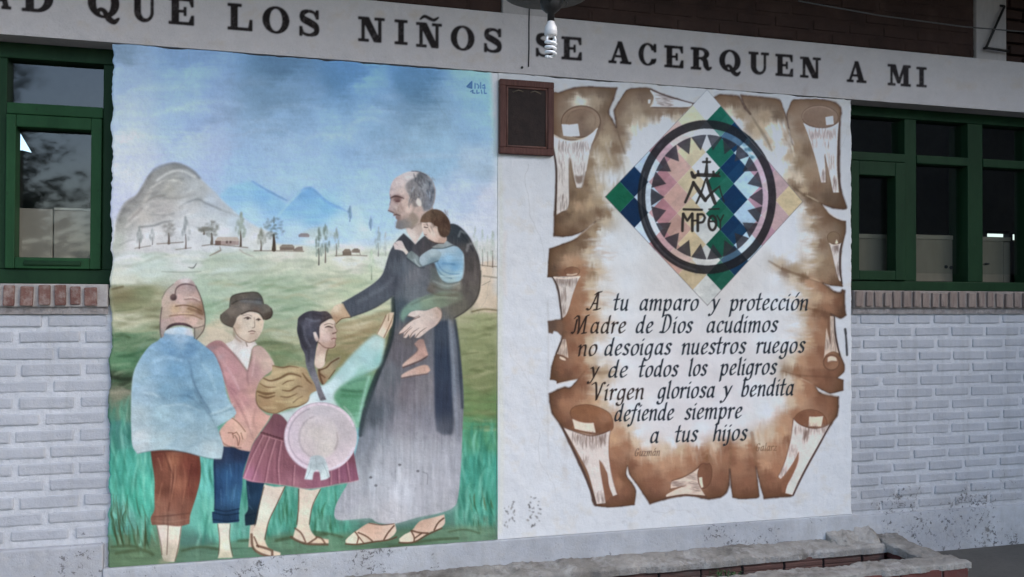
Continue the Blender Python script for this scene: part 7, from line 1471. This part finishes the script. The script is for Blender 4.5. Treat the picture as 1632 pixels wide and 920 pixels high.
# a few weeds
LEAF = simple('weed_leaf', (.035, .075, .025), (.06, .12, .035), 30, .6)
mb = MB(); r = random.Random(3)
for _ in range(70):
    x, y = 3.15 + r.gauss(0, .05), -.24 + r.uniform(-.07, .05)
    a = r.uniform(0, 6.28); h = r.uniform(.02, .07); l = r.uniform(.02, .05)
    p0 = Vector((x, y, -.03)); p1 = p0 + Vector((math.cos(a) * l * .4, math.sin(a) * l * .4, h)); p2 = p0 + Vector((math.cos(a) * l, math.sin(a) * l, h * .8))
    sd_ = Vector((-math.sin(a), math.cos(a), 0)) * .006
    vs4 = [mb.bm.verts.new(v) for v in (p0, p1 - sd_, p2, p1 + sd_)]
    mb.bm.faces.new(vs4)
tag(mb.build('weed', LEAF), 'small green weed clump growing in the planter trough', 'weed')

def sheet(name, x0, x1, y0, y1, z, mat):
    o = planes([[(x0, y0, z), (x1, y0, z), (x1, y1, z), (x0, y1, z)]], name, mat, None)
    return tag(o, kind='structure')
sheet('ground', -300, 300, -300, 300, -.048, simple('courtyard_earth', (.10, .10, .085), (.16, .16, .14), 1.2, .95, .5, .02))
m, t, b = new_mat('walkway_concrete')
c = ramp(t, noise(t, 1.7, 6, .65), [(.3, (.075, .07, .06)), (.7, (.12, .112, .098))])
c = mixc(t, ramp(t, noise(t, 30, 5, .7), [(.5, (0, 0, 0)), (.75, (.6, .6, .6))]), c, (.06, .056, .05))
t.links.new(c, b.inputs['Base Color']); b.inputs['Roughness'].default_value = .75
bump(t, b, noise(t, 70, 5, .7), .5, .004)
sheet('walkway', -12, 20, -6.5, .05, -.036, m)

# ------------------------------------------------------------------ things on the wall and overhead
WOODF = simple('plaque_wood', (.075, .032, .026), (.135, .060, .048), 14, .55, .4, .003, stretch=(6, 6, .8), spec=.15)
WOODD = simple('plaque_dark_panel', (.020, .013, .012), (.036, .024, .020), 22, .5, .5, .004, spec=.12)
BRASS = simple('dull_gilt', (.10, .075, .05), (.17, .13, .085), 40, .4, .3, .002)
plaque = empty('wooden_plaque', (2.06, -.02, 2.29), 'dark wooden plaque with a blank panel hung between the mural and the scroll', 'plaque')
px0, px1, pz0, pz1 = 1.908, 2.213, 2.294, 2.694
mb = MB()
F_ = .036
mb.box((px0, -.034, pz0), (px1, .001, pz0 + F_), .007, 3); mb.box((px0, -.034, pz1 - F_), (px1, .001, pz1), .007, 3)
mb.box((px0, -.0345, pz0 + F_ - .002), (px0 + F_, .0005, pz1 - F_ + .002), .007, 3); mb.box((px1 - F_, -.0345, pz0 + F_ - .002), (px1, .0005, pz1 - F_ + .002), .007, 3)
mb.build('frame', WOODF, plaque)
mb = MB(); q_ = .006
cr_ = [(px0 + F_ + q_, pz0 + F_ + q_), (px1 - F_ - q_, pz0 + F_ + q_), (px1 - F_ - q_, pz1 - F_ - q_), (px0 + F_ + q_, pz1 - F_ - q_)]
for (xa, za), (xb, zb) in zip(cr_, cr_[1:] + cr_[:1]): mb.tube([(xa, -.026, za), (xb, -.026, zb)], .0055, 8)
mb.build('inner_moulding', simple('moulding_highlight', (.12, .058, .046), (.19, .10, .08), 20, .5, .3, .003, spec=.25), plaque)  # moulding wood is lightened so its colour carries the bevel highlight
# panel with clipped upper corners
mb = MB()
a, b_, c_, d_ = px0 + F_ - .004, px1 - F_ + .004, pz0 + F_ - .004, pz1 - F_ + .004
mb.box((a, -.020, c_), (b_, -.004, d_))
mb.build('back_panel', WOODF, plaque)
out = [(a + .006, c_ + .006), (b_ - .006, c_ + .006), (b_ - .006, d_ - .045)]
for k in range(6): out.append((b_ - .028 + .018 * math.cos(math.pi * k / 10), d_ - .028 - .012 + .03 * math.sin(math.pi * k / 10)))
for k in range(6): out.append((a + .028 + .018 * math.cos(math.pi * (.5 + k / 10)), d_ - .04 + .03 * math.sin(math.pi * (.5 + k / 10))))
out.append((a + .006, d_ - .045))
bmx = bmesh.new()
f = bmx.faces.new([bmx.verts.new((x, -.0235, z)) for x, z in out])
e = bmesh.ops.extrude_face_region(bmx, geom=[f])
for v in [g for g in e['geom'] if isinstance(g, bmesh.types.BMVert)]: v.co.y = -.019
mm = MB(); mm.bm.free(); mm.bm = bmx; mm.build('inset_panel', WOODD, plaque)
mb = MB()
mb.tube([(a + .04, -.0245, d_ - .035), (a + .075, -.0245, d_ - .022), (a + .10, -.0245, d_ - .030)], .003, 6); mb.build('carved_trim', BRASS, plaque); mb = MB(); mb.tube([(b_ - .04, -.0245, d_ - .035), (b_ - .075, -.0245, d_ - .022), (b_ - .10, -.0245, d_ - .030)], .003, 6)
mb.build('carved_trim', BRASS, plaque)

lamp = empty('ceiling_lamp', (1.677, -1.6, 2.62), 'unlit white spiral bulb hanging from a dark fixture with looped wire', 'lamp')
BLK = simple('black_plastic', (.012, .011, .010), (.022, .02, .018), 40, .5)
GREYM = simple('dusty_fixture', (.045, .045, .038), (.09, .085, .075), 30, .7)
WHP = simple('white_ceramic', (.62, .60, .58), (.72, .70, .68), 30, .35, .1, .001)
m, t, b = new_mat('frosted_tube')
b.inputs['Base Color'].default_value = (.86, .86, .85, 1); b.inputs['Roughness'].default_value = .25; b.inputs['Coat Weight'].default_value = .4
TUBEM = m
lx, ly = 1.677, -1.6
MB().lathe(lx, ly, [(.005, 2.72), (.012, 2.60), (.034, 2.590), (.040, 2.566), (.034, 2.545), (.020, 2.532), (.0125, 2.528), (.0125, 2.500)], 20).build('lamp_holder', BLK, lamp)
mb = MB(); mb.lathe(lx - .01, ly + .03, [(.02, 2.640), (.135, 2.612), (.15, 2.600), (.14, 2.596), (.02, 2.606)], 28); mb.build('canopy', GREYM, lamp)
mb = MB(); mb.tube([(lx, ly, 2.64), (lx + .005, ly, 3.0), (lx, ly, 3.80)], .012, 8); mb.build('hanging_rod', BLK, lamp)
bulb = MB().lathe(lx, ly, [(.012, 2.4995), (.0135, 2.494), (.021, 2.480), (.0225, 2.468), (.0232, 2.464), (.0225, 2.462), (.0225, 2.452), (.018, 2.447)], 24).build('bulb', WHP, lamp)
mb = MB(); pts = []
TT = 3.6
for k in range(150):
    u = k / 149
    a = u * TT * 2 * math.pi
    rr = .0185 * (1.0 - .12 * u) if u > .05 else .012 + .0065 * u / .05
    pts.append((lx + rr * math.cos(a), ly + rr * math.sin(a), 2.434 - u * .062))
mb.tube(pts, .0052, 8)
for s_ in (-1, 1): mb.tube([(lx + s_ * .010, ly - .004, 2.448), (lx + s_ * .0155, ly - .004, 2.438), (lx + s_ * .0155, ly - .004, 2.425)], .0048, 8)
mb.tube([pts[-1], (lx + .004, ly, 2.369), (lx, ly, 2.371)], .005, 8)
mb.build('spiral_tube', TUBEM, bulb)
mb = MB(); r = random.Random(9)
for k in range(3):
    pts = []
    for i in range(25):
        a = 2 * math.pi * i / 24
        pts.append((lx - .075 + (.065 + .012 * k) * math.cos(a) + r.uniform(-.004, .004), ly - .02 + .05 * math.sin(a), 2.580 + .012 * k + .010 * math.sin(a * 2 + k) - .012 * math.cos(a)))
    mb.tube(pts, .0028, 6)
mb.tube([(lx - .02, ly - .03, 2.60), (lx - .09, ly - .05, 2.575), (lx - .14, ly - .03, 2.60), (lx - .12, ly, 2.64)], .003, 6)
mb.tube([(lx + .03, ly - .02, 2.585), (lx + .05, ly - .03, 2.56), (lx + .045, ly - .03, 2.55)], .002, 6)
mb.build('wire_loop', BLK, lamp)
mb = MB(); mb.lathe(lx + .055, ly - .03, [(.004, 2.622), (.012, 2.618), (.014, 2.606), (.006, 2.600)], 12); mb.build('connector', WHP, lamp)

mb = MB(); mb.tube([(2.078, -.006, 3.12), (2.076, -.0065, 3.0), (2.077, -.006, 2.88), (2.074, -.0065, 2.775)], .0032, 8)
tag(mb.build('cable', BLK), 'thin black cable running straight down the lintel beside the lamp', 'cable')
mb = MB(); mb.tube([(2.038, -.004, 2.768), (2.038, -.010, 2.768)], .007, 10)
tag(mb.build('wall_nail', BLK), 'dark nail head in the lintel below the end of the black cable', 'nail')
mb = MB(); mb.tube([(5.235, -.03, 3.395), (5.09, -.03, 3.118)], .008, 8); mb.tube([(5.09, -.03, 3.118), (5.27, -.03, 3.112)], .008, 8); mb.tube([(5.235, -.03, 3.395), (5.24, .02, 3.42)], .008, 8); mb.tube([(5.10, -.03, 3.118), (5.11, .02, 3.13)], .008, 8)
tag(mb.build('iron_bracket', BLK), 'black iron bracket rod bent to a corner on the white column at right', 'bracket')
WIREG = simple('grey_wire', (.06, .058, .055), (.09, .085, .08), 40, .5)
mb = MB(); mb.tube([(3.55, -.30, 3.18), (4.1, -.28, 3.155), (4.7, -.26, 3.15), (5.3, -.25, 3.165), (6.2, -.25, 3.20)], .004, 6)
tag(mb.build('overhead_wire', WIREG), 'thin grey wire strung across the dark upper brickwork at right', 'wire')

# ------------------------------------------------------------------ courtyard behind the viewer (seen only in the panes)
BARK = simple('bark', (.05, .038, .03), (.09, .07, .055), 12, .9)
NEED = simple('conifer_needles', (.010, .022, .012), (.026, .048, .022), 6, .8)
def conifer(x, y, h, rad, seed, label):
    r = random.Random(seed)
    root = empty('conifer', (x, y, -.05), label, 'tree', 'conifers across the courtyard')
    MB().tube([(x, y, -.05), (x + .05, y, h * .5), (x, y, h * .97)], [.16, .1, .02], 8).build('trunk', BARK, root)
    mb = MB()
    nb = int(h * 15)
    for k in range(nb):
        u = (k + r.random()) / nb
        z = h * (.10 + .9 * u)
        L = rad * (1 - u) ** .75 * r.uniform(.55, 1.15) + .15
        a = r.uniform(0, 6.283)
        d = Vector((math.cos(a), math.sin(a), r.uniform(-.25, .25)))
        sd_ = Vector((-math.sin(a), math.cos(a), 0))
        for j in range(9):
            s_ = (j + 1) / 9
            p = Vector((x, y, z)) + d * L * s_ + Vector((0, 0, .35 * L * (s_ * s_) * .6))
            wd = .30 * L * (1.1 - s_) + .06
            for q in range(5):
                o_ = Vector((r.uniform(-1, 1), r.uniform(-1, 1), r.uniform(-.6, .3))) * wd
                e1 = (d * .7 + sd_ * r.uniform(-1, 1)).normalized() * wd * .62; e2 = Vector((0, 0, -1)) * wd * .16 + sd_ * wd * .14
                mb.bm.faces.new([mb.bm.verts.new(v) for v in (p + o_ - e1 * .5, p + o_ + e2 * .6, p + o_ + e1 * .6, p + o_ - e2 * .4)])
    mb.build('crown', NEED, root)
conifer(-3.9, -13.2, 6.3, 2.8, 1, 'tall dark conifer across the courtyard, mirrored in the left window')
conifer(-6.4, -15.5, 9.5, 2.4, 2, 'broad dark conifer left of the mirrored tree across the courtyard')
conifer(-10.5, -19, 8.5, 2.4, 3, 'far left conifer standing beyond the broad one')
hall = empty('courtyard_hall', (17, -15, -.05), 'low brown hall with a dark roof on the far side of the courtyard', 'building')
HW_ = simple('brown_render', (.10, .085, .07), (.15, .125, .10), 2, .9)
MB().box((8.5, -19, -.05), (30, -13.5, 4.6)).build('wall', HW_, hall)
mb = MB(); vs5 = [mb.bm.verts.new(v) for v in ((8, -19.6, 4.6), (30.5, -19.6, 4.6), (30.5, -12.9, 4.6), (8, -12.9, 4.6), (8, -16, 7.2), (30.5, -16, 7.2))]
for q in ((0, 1, 5, 4), (2, 3, 4, 5), (0, 4, 3), (1, 2, 5), (3, 2, 1, 0)): mb.bm.faces.new([vs5[k] for k in q])
mb.build('roof', simple('dark_tile', (.05, .035, .03), (.08, .055, .045), 5, .8), hall)
